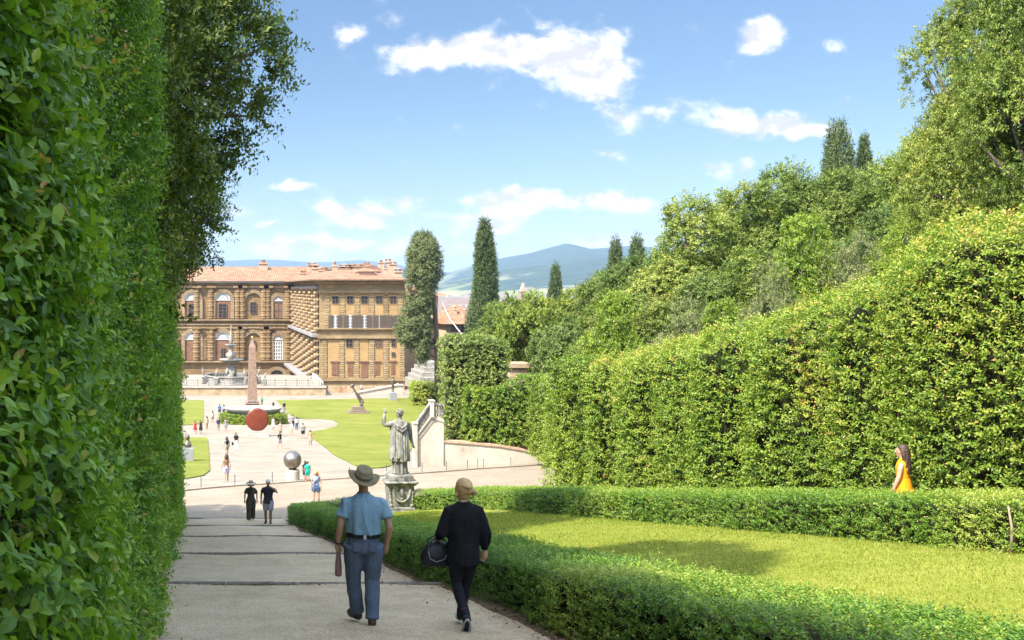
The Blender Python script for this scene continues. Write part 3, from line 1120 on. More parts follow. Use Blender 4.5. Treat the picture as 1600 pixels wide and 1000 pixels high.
# ------------------------------------------------------------------ trees
def limb(mb, pts, r0, r1, seg=7):
    n = len(pts)
    mb.tube(pts, [r0 + (r1 - r0) * i / (n - 1) for i in range(n)], seg)


def broadleaf(seed, h, r, n_lobes, n_cl, per, k, leaf, width=.5, base=.18, cl_r=.75, tint0=.45, squash=.85, skew=(0, 0), conic=0.0):
    """crown mesh + trunk mesh of a round-headed tree standing at the origin"""
    rng = np.random.default_rng(seed)
    # big lobes fill an uneven ellipsoid between base*h and h
    cz, rz = h * (1 + base) / 2, h * (1 - base) / 2
    lob = []
    for i in range(n_lobes):
        for _ in range(60):
            p = rng.uniform(-1, 1, 3)
            if np.linalg.norm(p) < 1: break
        t = (p[2] + 1) / 2
        shrink = 1 - conic * t
        lr = r * rng.uniform(.30, .50) * shrink
        lob.append((np.array([p[0] * (r - lr) * shrink + skew[0] * t, p[1] * (r - lr) * shrink + skew[1] * t, cz + p[2] * (rz - lr * squash)]), lr))
    lob.append((np.array([skew[0], skew[1], h - r * .32]), r * .32))
    lob.append((np.array([0, 0, cz - rz * .3]), r * .6)); lob.append((np.array([0, 0, cz + rz * .1]), r * .62))
    C, Cd = [], []
    w = np.array([l[1] ** 2 for l in lob]); w /= w.sum()
    idx = rng.choice(len(lob), n_cl * 2, p=w)
    for i in idx:
        c, lr = lob[i]
        d = rng.normal(size=3); d /= np.linalg.norm(d)
        if d[2] < -.35 and rng.random() < .6: d[2] *= -1
        p = c + d * lr * np.array([1, 1, squash]) * rng.uniform(.82, 1.02)
        # skip clusters buried in other lobes
        inside = sum(np.linalg.norm((p - c2) / np.array([1, 1, squash])) < l2 * .72 for c2, l2 in lob)
        if inside and rng.random() < .88: continue
        C.append(p); Cd.append(d)
        if len(C) >= n_cl: break
    C = np.array(C); Cd = np.array(Cd)
    n = len(C)
    cr = cl_r * rng.uniform(.6, 1.25, n)
    base_d = unit(rng.normal(size=(n, per, 3)) + Cd[:, None] * .9 + np.array([0, 0, .35]))
    B = C[:, None] + base_d * (cr[:, None, None] * rng.uniform(.15, .75, (n, per, 1)))
    wn = WaveNoise(seed + 1, 10, 1.2 / r)
    t = tint0 + .13 * wn(C) + rng.normal(size=n) * .10
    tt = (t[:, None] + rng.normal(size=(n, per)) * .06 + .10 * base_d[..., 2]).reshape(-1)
    Lv = Leaves()
    Lv.add(*sprigs(B.reshape(-1, 3), base_d.reshape(-1, 3) + rng.normal(size=(n * per, 3)) * .25, np.repeat(cr, per) * .55, k, leaf, width, tt, rng, 1))
    crown = Lv.mesh('crown')
    mb = MB()
    top = np.array([skew[0] * .7, skew[1] * .7, cz + rz * .45])
    trunk = [(0, 0, -.4), (.05 * r, .03 * r, h * .12), (skew[0] * .25, skew[1] * .25, h * .32), (skew[0] * .5, skew[1] * .5, cz), tuple(top)]
    r0 = .045 * h
    mb.tube(trunk, [r0 * 1.25, r0, r0 * .8, r0 * .5, r0 * .15], 9)
    for i in rng.choice(n, min(n, 46), replace=False):
        s = rng.uniform(.22, .8)
        a = np.array([skew[0] * .5 * s, skew[1] * .5 * s, h * .14 + (cz + rz * .3 - h * .14) * s])
        e = C[i]
        m = (a + e) / 2 + np.array([0, 0, .06 * h]) * rng.uniform(-.3, 1)
        limb(mb, [tuple(a), tuple(m), tuple(e)], r0 * (.45 - .28 * s), .02, 5)
    return crown, mb.mesh('trunk')


def columnar(seed, h, r, n_sp, k, leaf, prof, width=.3, open_=0.0, tint0=.45, trunk_r=.25, bare=.06):
    """cypress: upright sprays in a column; prof(t) = radius share at height share t"""
    rng = np.random.default_rng(seed)
    t = rng.uniform(bare, 1, n_sp)
    rr = np.array([prof(a) for a in t])
    keep = rng.random(n_sp) < (rr / rr.max()) ** 1 + .05
    t, rr = t[keep], rr[keep]
    n = len(t)
    a = rng.uniform(0, 6.283, n)
    w1 = WaveNoise(seed + 3, 12, 2.2)
    q = np.stack([np.cos(a), np.sin(a), t * h / r * .55], 1)
    lump = 1 + .24 * w1(q) + .20 * w1(q * 2.3 + 7)
    depth = 1 - rng.exponential(.10 + open_, n).clip(0, .8)
    rad = rr * r * lump * depth
    P = np.stack([np.cos(a) * rad, np.sin(a) * rad, t * h], 1)
    D = np.stack([np.cos(a) * .8, np.sin(a) * .8, np.full(n, .9)], 1) + rng.normal(size=(n, 3)) * .4
    P[:, 2] += rng.normal(size=n) * .02 * h
    tint = tint0 + .20 * w1(q * 1.9) + rng.normal(size=n) * .12
    if open_ > 0:
        kp = w1(q * 1.4 + 4) > -.95
        P, D, tint = P[kp], D[kp], tint[kp]
    Lv = Leaves()
    Lv.add(*sprigs(P, D, leaf * 2.2, k, leaf, width, tint, rng, 1, droop=0, splay=.6))
    mb = MB()
    mb.tube([(0, 0, -.5), (.05, 0, h * .3), (0, .04, h * .65), (0, 0, h * .96)], [trunk_r, trunk_r * .75, trunk_r * .45, .03], 8)
    for i in range(26):
        s = rng.uniform(bare + .02, .8); b = rng.uniform(0, 6.28); ll = prof(s) * r * .8
        limb(mb, [(0, 0, s * h), (math.cos(b) * ll * .5, math.sin(b) * ll * .5, s * h + ll * .5), (math.cos(b) * ll, math.sin(b) * ll, s * h + ll * 1.3)], trunk_r * .28, .015, 5)
    return Lv.mesh('crown'), mb.mesh('trunk')


TREE_MESH = {}


def stand(kind, name, x, y, z, sx, sz, label, group=None, rz=0.0, crown_mat=None, bark=None):
    cm, tm = TREE_MESH[kind]
    o = empty(name, (x, y, z), label, 'tree', group, rz)
    o.scale = (sx, sx, sz)
    c = bpy.data.objects.new('crown', cm); link(c, o)
    if len(cm.materials) == 0: cm.materials.append(crown_mat)
    t = bpy.data.objects.new('trunk', tm); link(t, o)
    if len(tm.materials) == 0: tm.materials.append(bark or M_bark)
    return o


def tree_at(kind, name, px, top_y, w_px, Y, label, group=None, rz=0.0, mat=None, base_z=None, H0=1, R0=1):
    """a tree whose crown fills the given breadth at distance Y"""
    x = (px - PX) / F * Y
    zt = -(top_y - HY) / F * Y
    zb = gz(x, Y) if base_z is None else base_z
    sx = (w_px / F * Y) / (2 * R0)
    sz = (zt - zb) / H0
    return stand(kind, name, x, Y, zb, sx, sz, label, group, rz, mat)


def build_trees():
    TM = TREE_MESH
    TM['olive_a'] = broadleaf(101, 13, 3.5, 22, 640, 17, 10, .175, cl_r=.80, base=.06)
    TM['olive_b'] = broadleaf(102, 13, 3.5, 18, 640, 17, 10, .175, cl_r=.9, base=.06, skew=(.5, .2))
    TM['olive_c'] = broadleaf(103, 13, 3.5, 24, 640, 17, 10, .175, cl_r=.74, base=.06, conic=.35)
    TM['bright'] = broadleaf(104, 8, 2.8, 14, 300, 12, 10, .17, cl_r=.60, base=.03, conic=.4, width=.42)
    TM['grey'] = broadleaf(105, 8, 3.2, 14, 300, 13, 11, .14, cl_r=.62, base=.05, width=.4)
    TM['right'] = broadleaf(106, 15, 5.2, 26, 1150, 16, 11, .135, cl_r=.72, base=.05)
    TM['dark_a'] = broadleaf(107, 13, 4.0, 22, 820, 17, 10, .125, cl_r=.70, base=.14, tint0=.42)
    TM['dark_b'] = broadleaf(108, 13, 4.0, 20, 820, 17, 10, .125, cl_r=.64, base=.12, tint0=.45, skew=(.6, 0))
    TM['dark_c'] = broadleaf(117, 13, 4.0, 20, 700, 17, 10, .125, cl_r=.66, base=.52, tint0=.45, skew=(.5, 0))
    TM['dark_d'] = broadleaf(118, 15, 4.0, 24, 900, 17, 10, .125, cl_r=.68, base=.42, tint0=.45, skew=(.3, 0))
    TM['oak'] = broadleaf(109, 9, 4.4, 16, 380, 13, 11, .22, cl_r=.85, base=.24, tint0=.42)
    cyp = lambda t: min(1, (t / .10) ** .5) * (1 - max(0, t - .25) / .75) ** .62 * (.82 + .18 * math.sin(min(t, .35) / .35 * 1.57))
    slim = lambda t: min(1, (t / .06) ** .5) * (1 - max(0, t - .55) / .45) ** .55
    TM['cypress'] = columnar(110, 20, 2.4, 15000, 7, .42, cyp, open_=.16, tint0=.52)
    TM['cypress_slim'] = columnar(111, 14, 1.2, 7000, 7, .34, slim, tint0=.5)
    TM['cypress_broad'] = columnar(112, 10, 1.9, 9000, 7, .26, lambda t: min(1, (t / .05) ** .5) * (1 - max(0, t - .4) / .6) ** .55, tint0=.55)
    g1 = 'trees massed on the slope above the tall clipped hedge'
    lab_g1 = 'olive green holm oak massed with others above the tall clipped hedge'
    # skyline and slope trees on the right
    spec = [
        ('olive_a', 'holm_oak', 1075, 318, 190, 56, "broad pale olive holm oak at the lower left end of the wooded slope", None, LM_olive),
        ('olive_b', 'holm_oak', 1010, 409, 150, 60, lab_g1, g1, LM_olive),
        ('olive_c', 'holm_oak', 1150, 296, 150, 60, lab_g1, g1, LM_olive),
        ('olive_a', 'holm_oak', 1225, 266, 160, 60, lab_g1, g1, LM_olive),
        ('olive_b', 'holm_oak', 1305, 272, 150, 58, lab_g1, g1, LM_olive),
        ('olive_c', 'holm_oak', 1375, 264, 140, 55, lab_g1, g1, LM_olive),
        ('olive_a', 'holm_oak', 1445, 219, 150, 47, lab_g1, g1, LM_olive),
        ('olive_b', 'holm_oak', 1510, 204, 150, 47, lab_g1, g1, LM_olive),
        ('olive_c', 'holm_oak', 1180, 394, 190, 50, lab_g1, g1, LM_olive),
        ('olive_a', 'holm_oak', 1110, 434, 170, 50, lab_g1, g1, LM_olive),
        ('olive_b', 'holm_oak', 1380, 334, 160, 46, lab_g1, g1, LM_olive),
        ('olive_c', 'holm_oak', 1020, 469, 150, 52, lab_g1, g1, LM_olive),
        ('olive_a', 'holm_oak', 1290, 384, 170, 48, lab_g1, g1, LM_olive),
        ('olive_b', 'holm_oak', 1470, 314, 170, 42, lab_g1, g1, LM_olive),
        ('olive_c', 'holm_oak', 1050, 389, 150, 64, lab_g1, g1, LM_olive),
        ('olive_a', 'holm_oak', 1190, 314, 170, 64, lab_g1, g1, LM_olive),
        ('olive_b', 'holm_oak', 1265, 299, 150, 66, lab_g1, g1, LM_olive),
        ('olive_c', 'holm_oak', 1345, 289, 150, 64, lab_g1, g1, LM_olive),
        ('olive_b', 'holm_oak', 1420, 264, 150, 56, lab_g1, g1, LM_olive),
        ('olive_a', 'holm_oak', 960, 454, 130, 66, lab_g1, g1, LM_olive),
        ('bright', 'bay_tree', 1250, 338, 160, 42, "vivid green bay tree rising above the middle of the tall clipped hedge", None, LM_bright),
        ('bright', 'bay_tree', 1420, 345, 120, 38, "vivid green bay tree above the hedge near the big right oak", None, LM_bright),
        ('bright', 'bay_tree', 965, 458, 130, 50, "vivid green bay tree at the left end of the tall clipped hedge", None, LM_bright),
        ('bright', 'bay_tree', 1130, 470, 110, 42, "low vivid green bay tree just above the sunlit hedge top", None, LM_bright),
        ('grey', 'olive_tree', 1205, 415, 120, 40, "grey green olive tree right behind the sloping hedge top", None, LM_grey),
        ('grey', 'olive_tree', 1345, 368, 130, 40, "soft grey olive tree between the two vivid bay trees", None, LM_grey),
        ('grey', 'olive_tree', 1075, 470, 120, 44, "grey green olive tree low behind the left hedge top", None, LM_grey),
        ('right', 'holm_oak', 1570, -40, 300, 30, "tall holm oak rising out of the upper right corner", None, LM_olive),
        ('right', 'holm_oak', 1660, -120, 330, 27, "holm oak at the far right edge, cut by the frame", None, LM_olive),
    ]
    H0 = {'olive_a': 13, 'olive_b': 13, 'olive_c': 13, 'bright': 8, 'grey': 8, 'right': 15, 'oak': 9}
    R0 = {'olive_a': 3.3, 'olive_b': 3.3, 'olive_c': 3.3, 'bright': 2.8, 'grey': 3.2, 'right': 5.0, 'oak': 4.3}
    for i, (k, nm, px, ty, w, Y, lab, g, m) in enumerate(spec):
        tree_at(k, nm, px, ty, w, Y, lab, g, i * 1.7, m, None, H0[k], R0[k])
    # trees on the bank behind the clipped block
    zb = -11.0
    g2 = 'holm oaks on the bank behind the square clipped hedge'
    for i, (px, ty, w, Y) in enumerate([(775, 476, 100, 92), (835, 462, 130, 84), (905, 452, 130, 86), (890, 500, 130, 76), (965, 430, 130, 78), (935, 478, 110, 68)]):
        labs = ["small bushy oak just above the square clipped hedge", "dark spreading holm oak over the tan pillar behind the hedge"]
        lab = labs[i] if i < 2 else 'olive holm oak on the bank between pillar and wooded slope'
        tree_at('oak' if i in (1, 3) else ('olive_a', 'olive_b', 'olive_c')[i % 3], 'holm_oak', px, ty, w, Y, lab, None if i < 2 else g2, i * 2.1, LM_olive, zb, 9 if i in (1, 3) else 13, 4.2 if i in (1, 3) else 3.3)
    # cypresses
    for px, ty, w, Y, zb, lab in ((868, 418, 17, 175, -14, "small slim cypress alone against the blue hill"),
                                  (962, 381, 21, 112, -11, "slim cypress, left of the close pair on the slope edge"),
                                  (995, 377, 24, 110, -11, "slim cypress, right of the close pair on the slope edge")):
        tree_at('cypress_slim', 'cypress', px, ty, w, Y, lab, None, px * .1, LM_cypress, zb, 14, 1.15)
    tree_at('cypress', 'cypress', 757, 350, 44, 150, "tall broad cypress standing alone against the sky right of the palace", None, .4, LM_cypress, -13, 20, 2.4)
    tree_at('cypress_broad', 'cypress', 1309, 203, 60, 66, "dense rounded cypress on top of the wooded skyline", None, .8, LM_cypress, gz(43, 66), 10, 1.85)
    tree_at('cypress', 'cypress', 1350, 222, 34, 66, "ragged small cypress beside the dense one on the skyline", None, 2.4, LM_cypress, gz(45, 66), 20, 2.3)
    # dark holm oaks overhanging the left hedge
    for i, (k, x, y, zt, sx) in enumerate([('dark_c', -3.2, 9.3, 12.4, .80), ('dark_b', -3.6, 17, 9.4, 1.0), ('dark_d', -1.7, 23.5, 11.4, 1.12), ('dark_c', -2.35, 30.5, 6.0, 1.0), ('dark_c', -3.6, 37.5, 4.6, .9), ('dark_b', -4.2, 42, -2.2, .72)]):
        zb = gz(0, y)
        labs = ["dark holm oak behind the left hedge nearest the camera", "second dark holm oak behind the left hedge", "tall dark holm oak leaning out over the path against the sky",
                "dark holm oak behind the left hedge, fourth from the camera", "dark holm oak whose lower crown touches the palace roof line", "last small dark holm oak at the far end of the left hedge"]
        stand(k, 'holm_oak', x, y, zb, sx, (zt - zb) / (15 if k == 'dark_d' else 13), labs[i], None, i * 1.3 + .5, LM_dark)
    # conifer in front of the wing: bare trunk on the right, ragged crown to its left
    rng = np.random.default_rng(77)
    h, Lv = 24.5, Leaves()
    n = 1250
    t = rng.uniform(.10, 1, n) ** .95
    wid = np.interp(t, [.08, .15, .3, .5, .62, .70, .82, .95, 1], [1.0, 2.1, 2.6, 2.4, 2.1, 2.6, 2.4, 1.2, .2])
    off = np.interp(t, [0, .5, .62, .75, 1], [-4.4, -4.0, -2.9, -2.2, -2.3])
    a = rng.uniform(0, 6.28, n); rr = wid * np.sqrt(rng.uniform(.05, 1, n))
    wn = WaveNoise(78, 12, .55)
    P = np.stack([off + np.cos(a) * rr, np.sin(a) * rr, t * h], 1)
    kp = wn(P) > -.12
    P, rr, a, t = P[kp], rr[kp], a[kp], t[kp]
    n = len(P); per = 20
    d = unit(rng.normal(size=(n, per, 3)) * np.array([1, 1, .55]) + np.stack([np.cos(a) * .5, np.sin(a) * .5, np.full(n, .2)], 1)[:, None])
    B = P[:, None] + d * rng.uniform(.05, .75, (n, per, 1))
    tint = (.45 + .14 * wn(P * 2) + rng.normal(size=n) * .1)[:, None] + rng.normal(size=(n, per)) * .06
    Lv.add(*sprigs(B.reshape(-1, 3), d.reshape(-1, 3), .55, 7, .34, .34, tint.reshape(-1), rng, 1, droop=.1))
    mb = MB()
    mb.tube([(0, 0, -.6), (-.1, 0, 5), (-.4, 0, 11), (-1.1, 0, 17), (-2.2, 0, 23.5)], [.55, .46, .38, .26, .04], 9)
    for i in rng.choice(n, 90, replace=False):
        p = P[i]; s = max(2.2, p[2] - rng.uniform(.2, 1.6))
        b = np.array([np.interp(s, [0, 5, 11, 17, 23.5], [0, -.1, -.4, -1.1, -2.2]), 0, s])
        limb(mb, [tuple(b), tuple((b + p) / 2 + np.array([0, 0, .3])), tuple(p)], .10, .02, 5)
    TM['cedar'] = (Lv.mesh('crown'), mb.mesh('trunk'))
    b = at(684, 600, 163)
    stand('cedar', 'cedar', b.x, 163, b.z, 1, 1.03, "tall ragged cedar in front of the palace wing, bare trunk on its right", None, 0, LM_cedar)


build_trees()


def build_clipped_hedges():
    """the square block on the retaining bank and the lower hedge beside it"""
    def block(label, x0, x1, y0, y1, zb, top, seed, dens, leaf, mat, tint0=.45):
        root = empty('clipped_hedge', ((x0 + x1) / 2, (y0 + y1) / 2, zb), label, 'hedge')
        o = np.array(root.location)
        n = 8
        xs = np.linspace(x0, x1, n + 1)
        T = lambda x: float(top(x)) if callable(top) else top
        quads = []
        for a, b in zip(xs[:-1], xs[1:]):
            quads.append([(a, y0, zb), (b, y0, zb), (b, y0, T(b)), (a, y0, T(a))])
            quads.append([(a, y0, T(a)), (b, y0, T(b)), (b, y1, T(b)), (a, y1, T(a))])
        quads.append([(x0, y1, zb), (x0, y0, zb), (x0, y0, T(x0)), (x0, y1, T(x0))])
        quads.append([(x1, y0, zb), (x1, y1, zb), (x1, y1, T(x1)), (x1, y0, T(x1))])
        quads = [[tuple(np.array(p) - o) for p in q] for q in quads]
        hedge_body(quads, 'opaque_core', root, .3)
        shear_hedge(root, quads, dens, leaf, .5, mat, seed, 8, leaf * 2.3, 1, .22, .12, tint0=tint0, lump_f=.9)
    block("square block of clipped hedge standing on the pale retaining wall", 18.05, 22.2, 70.2, 72.0, -10.9, lambda x: -3.75 - .12 * max(0, x - 20.5) ** 2, 61, 34, .19, LM_ivy, .52)
    block("lower rounded hedge along the top of the pale retaining wall", 19.2, 25.6, 69.0, 70.6, -10.9, lambda x: -7.3 + .22 * max(0, x - 20) + .25 * math.sin(x * 1.4), 62, 40, .18, LM_big, .42)
    block("bulging young green hedge closing the corner of the road", 22.8, 29.5, 60.5, 67, -11.3, lambda x: -6.6 + .35 * math.sin(x * 1.1) + .25 * (x - 23), 63, 36, .18, LM_bright, .5)
    block("dark rounded bush at the left end of the tall clipped hedge beside the road", 14.05, 16.8, 35.8, 39.3, -8.9, lambda x: -2.75 - .16 * (x - 15) ** 2, 65, 62, .125, LM_bright, .30)
    block("small bright clipped hedge below the far stone seats", 37.6, 44.2, 168, 171, -20.6, lambda x: -16.2 - .09 * (x - 37), 64, 14, .3, LM_bright, .75)


build_clipped_hedges()
# ------------------------------------------------------------------ the palace and the houses beside it
def stone_mat(name, c0, c1, c2, course=.62, length=1.5, groove=.6, rough=.9):
    """ashlar: courses with beds and joints, weather stains"""
    n = NB(name)
    p = n.pos()
    br = n.N.new('ShaderNodeTexBrick')
    br.inputs['Scale'].default_value = 1.0
    br.inputs['Brick Width'].default_value = length
    br.inputs['Row Height'].default_value = course
    br.inputs['Mortar Size'].default_value = .05
    br.inputs['Mortar Smooth'].default_value = .3
    br.inputs['Color1'].default_value = (1.12, 1.1, 1.08, 1); br.inputs['Color2'].default_value = (.84, .84, .84, 1)
    br.inputs['Mortar'].default_value = (.72, .70, .68, 1)
    sp = n.N.new('ShaderNodeSeparateXYZ'); n.L.new(p, sp.inputs[0])
    cb = n.N.new('ShaderNodeCombineXYZ')
    n.L.new(n.math('ADD', sp.outputs['X'], sp.outputs['Y']), cb.inputs[0]); n.L.new(sp.outputs['Z'], cb.inputs[1])
    n.L.new(cb.outputs[0], br.inputs['Vector'])
    st = n.noise(p, .35, 6, .7, 0, (1, 1, .45))
    base = n.ramp(st, [(.3, c0), (.5, c1), (.72, c2)])
    n.color(n.mix(.9, base, br.outputs['Color'], 'MULTIPLY')).set(rough, .15)
    n.bump(n.math('SUBTRACT', n.noise(p, 6, 4, .6), n.math('MULTIPLY', br.outputs['Fac'], 2.5)), groove, .12)
    return n.m


def tile_mat(name):
    n = NB(name)
    p = n.pos()
    st = n.noise(p, .5, 5, .7)
    c = n.ramp(st, [(.3, (.19, .095, .055)), (.5, (.27, .145, .088)), (.7, (.35, .21, .135))])
    sp = n.N.new('ShaderNodeSeparateXYZ'); n.L.new(p, sp.inputs[0])
    w = n.N.new('ShaderNodeTexWave'); w.wave_type = 'BANDS'; w.bands_direction = 'X'
    w.inputs['Scale'].default_value = .62; w.inputs['Distortion'].default_value = .4; w.inputs['Detail'].default_value = 1
    n.L.new(p, w.inputs['Vector'])
    fl = n.noise(p, 2.2, 3, .6)
    c = n.mix(.7, c, n.ramp(w.outputs['Fac'], [(.05, (.72, .7, .68)), (.6, (1.08, 1.08, 1.08))]), 'MULTIPLY')
    c = n.mix(.5, c, n.ramp(fl, [(.35, (.8, .78, .76)), (.65, (1.15, 1.12, 1.1))]), 'MULTIPLY')
    n.color(c).set(.9, .15)
    n.bump(w.outputs['Fac'], .5, .15)
    return n.m


M_rust = stone_mat('brown_sandstone', (.178, .114, .056), (.245, .166, .085), (.30, .213, .118), groove=.4)
M_rust_light = stone_mat('pale_sandstone', (.225, .155, .085), (.295, .215, .126), (.35, .265, .165), groove=.3)
M_wing_stone = stone_mat('ochre_sandstone', (.235, .165, .083), (.310, .222, .116), (.375, .28, .158), .7, 1.6, groove=.4)
M_ochre = mottled('ochre_plaster', [(.25, (.285, .178, .080)), (.5, (.375, .240, .105)), (.75, (.435, .295, .145))], .5, .9, .15, 6, .2, .02, world=True)
M_tiles = tile_mat('terracotta_tiles')
M_lead = mottled('lead_ledge', [(.3, (.20, .185, .175)), (.7, (.31, .29, .275))], 1.2, .7, .3, 4, .2, .02, world=True)
M_dark_glass = mottled('dark_pane', [(.3, (.012, .013, .016)), (.7, (.035, .037, .042))], .8, .15, .6, 3, 0, world=True)
M_pane = mottled('pale_pane', [(.3, (.16, .18, .20)), (.7, (.34, .36, .38))], .9, .2, .6, 3, 0, world=True)
M_white_trim = mottled('white_paint', [(.3, (.62, .60, .56)), (.7, (.76, .74, .70))], 2, .6, .3, 3, 0, world=True)
M_shutter = mottled('grey_brown_shutter', [(.3, (.085, .066, .05)), (.7, (.145, .115, .09))], 2, .75, .2, 4, .3, .02, world=True, stretch=(1, 1, 8))
M_brown_panel = mottled('brown_panel', [(.3, (.155, .080, .045)), (.7, (.235, .130, .080))], .8, .8, .2, 4, .2, .02, world=True)
M_plaster_pale = mottled('pale_plaster', [(.25, (.44, .31, .19)), (.5, (.54, .40, .26)), (.75, (.60, .47, .33))], .4, .9, .15, 6, .2, .02, world=True)
M_chimney = mottled('chimney_render', [(.3, (.36, .24, .16)), (.7, (.52, .38, .27))], 1.5, .9, .15, 5, .3, .02, world=True)

YF = 259.0            # courtyard facade
YW = 205.0            # garden end of the wing
KF, KW = YF / F, YW / F
XW0, XW1 = (500 - PX) * KW, (633 - PX) * KW


def xf(zx): return (290 + zx / 4 - PX) * KF       # helpers: survey numbers from the facade drawing -> metres
def zf(zy): return -(370 + zy / 4 - HY) * KF
def xw(zx): return (290 + zx / 4 - PX) * KW
def zw(zy): return -(370 + zy / 4 - HY) * KW


def arch_pts(x0, x1, z0, zs, n=10):
    """round-headed outline: jambs x0,x1 from z0 to the springing zs"""
    r = (x1 - x0) / 2; c = (x0 + x1) / 2
    return [(x0, z0), (x1, z0)] + [(c + r * math.cos(math.pi * i / n), zs + r * math.sin(math.pi * i / n)) for i in range(n + 1)]


def arch_ring(mb, x0, x1, z0, zs, t, ya, yb, n=12):
    """moulded surround of a round-headed opening"""
    r = (x1 - x0) / 2; c = (x0 + x1) / 2
    mb.box(x0 - t, x0, ya, yb, z0, zs); mb.box(x1, x1 + t, ya, yb, z0, zs)
    for i in range(n):
        a0, a1 = math.pi * i / n, math.pi * (i + .86) / n
        pts = [(c + r * math.cos(a0), zs + r * math.sin(a0)), (c + (r + t) * math.cos(a0), zs + (r + t) * math.sin(a0)),
               (c + (r + t) * math.cos(a1), zs + (r + t) * math.sin(a1)), (c + r * math.cos(a1), zs + r * math.sin(a1))]
        mb.prism(pts, 'y', ya, yb)


def half_column(mb, x, y, z0, z1, r, blocks, rng):
    """engaged column banded with rusticated drums"""
    n = blocks
    h = (z1 - z0) / n
    for i in range(n):
        rr = r * (1.10 if i % 2 else .98)
        prof = [(rr * .86, 0), (rr, h * .18), (rr, h * .82), (rr * .86, h)]
        mb.lathe(prof, (x, y, z0 + i * h), 10, False)


def lunette(parent, x0, x1, zs, y):
    """half-round fanlight with white glazing bars"""
    r = (x1 - x0) / 2; c = (x0 + x1) / 2
    p = MB(); n = 14
    p.prism([(c + r * math.cos(math.pi * i / n), zs + r * math.sin(math.pi * i / n)) for i in range(n + 1)], 'y', y, y + .1)
    w = p.build('window', M_pane, parent)
    f = MB()
    for i in range(n):
        a0, a1 = math.pi * i / n, math.pi * (i + 1) / n
        for ra, rb in ((.90, 1.0), (.42, .52)):
            f.prism([(c + r * ra * math.cos(a0), zs + r * ra * math.sin(a0)), (c + r * rb * math.cos(a0), zs + r * rb * math.sin(a0)),
                     (c + r * rb * math.cos(a1), zs + r * rb * math.sin(a1)), (c + r * ra * math.cos(a1), zs + r * ra * math.sin(a1))], 'y', y - .06, y - .003)
    for i in range(1, 7):
        a = math.pi * i / 7
        d = Vector((math.cos(a), math.sin(a))); q = Vector((-d.y, d.x)) * .035
        f.prism([(c + d.x * .1 * r + q.x, zs + d.y * .1 * r + q.y), (c + d.x * .95 * r + q.x, zs + d.y * .95 * r + q.y), (c + d.x * .95 * r - q.x, zs + d.y * .95 * r - q.y), (c + d.x * .1 * r - q.x, zs + d.y * .1 * r - q.y)], 'y', y - .075, y - .061)
    f.box(x0, x1, y - .09, y - .003, zs - .14, zs)
    f.build('frame', M_white_trim, w)
    return w


def sash(parent, x0, x1, z0, z1, y, cols=2, rows=4, glass=None, frame=None, fw=.12):
    p = MB(); p.box(x0, x1, y, y + .08, z0, z1)
    w = p.build('window', glass or M_pane, parent)
    f = MB()
    for i in range(cols + 1):
        x = x0 + (x1 - x0) * i / cols
        f.box(x - fw / 2, x + fw / 2, y - .08, y - .003, z0, z1)
    for j in range(rows + 1):
        z = z0 + (z1 - z0) * j / rows
        f.box(x0 - fw / 2, x1 + fw / 2, y - .10, y - .081, z - fw / 3, z + fw / 3)
    f.build('frame', frame or M_white_trim, w)
    return w


def chimney(parent, x, y, z, w, h, kind=0):
    mb = MB()
    mb.box(x - w / 2, x + w / 2, y - w * .4, y + w * .4, z - 1.2, z + h)
    mb.box(x - w * .62, x + w * .62, y - w * .52, y + w * .52, z + h * .86, z + h * .94)
    if kind == 0:
        for s in (-1, 1):
            mb.box(x + s * w * .36 - .12 * w, x + s * w * .36 + .12 * w, y - w * .36, y + w * .36, z + h + .001, z + h * 1.2)
        mb.prism([(x - w * .65, z + h * 1.2), (x + w * .65, z + h * 1.2), (x, z + h * 1.36)], 'y', y - w * .5, y + w * .5)
    else:
        mb.lathe([(w * .3, 0), (w * .26, h * .3), (w * .34, h * .34)], (x, y, z + h), 8)
    return mb.build('chimney', M_chimney, parent)


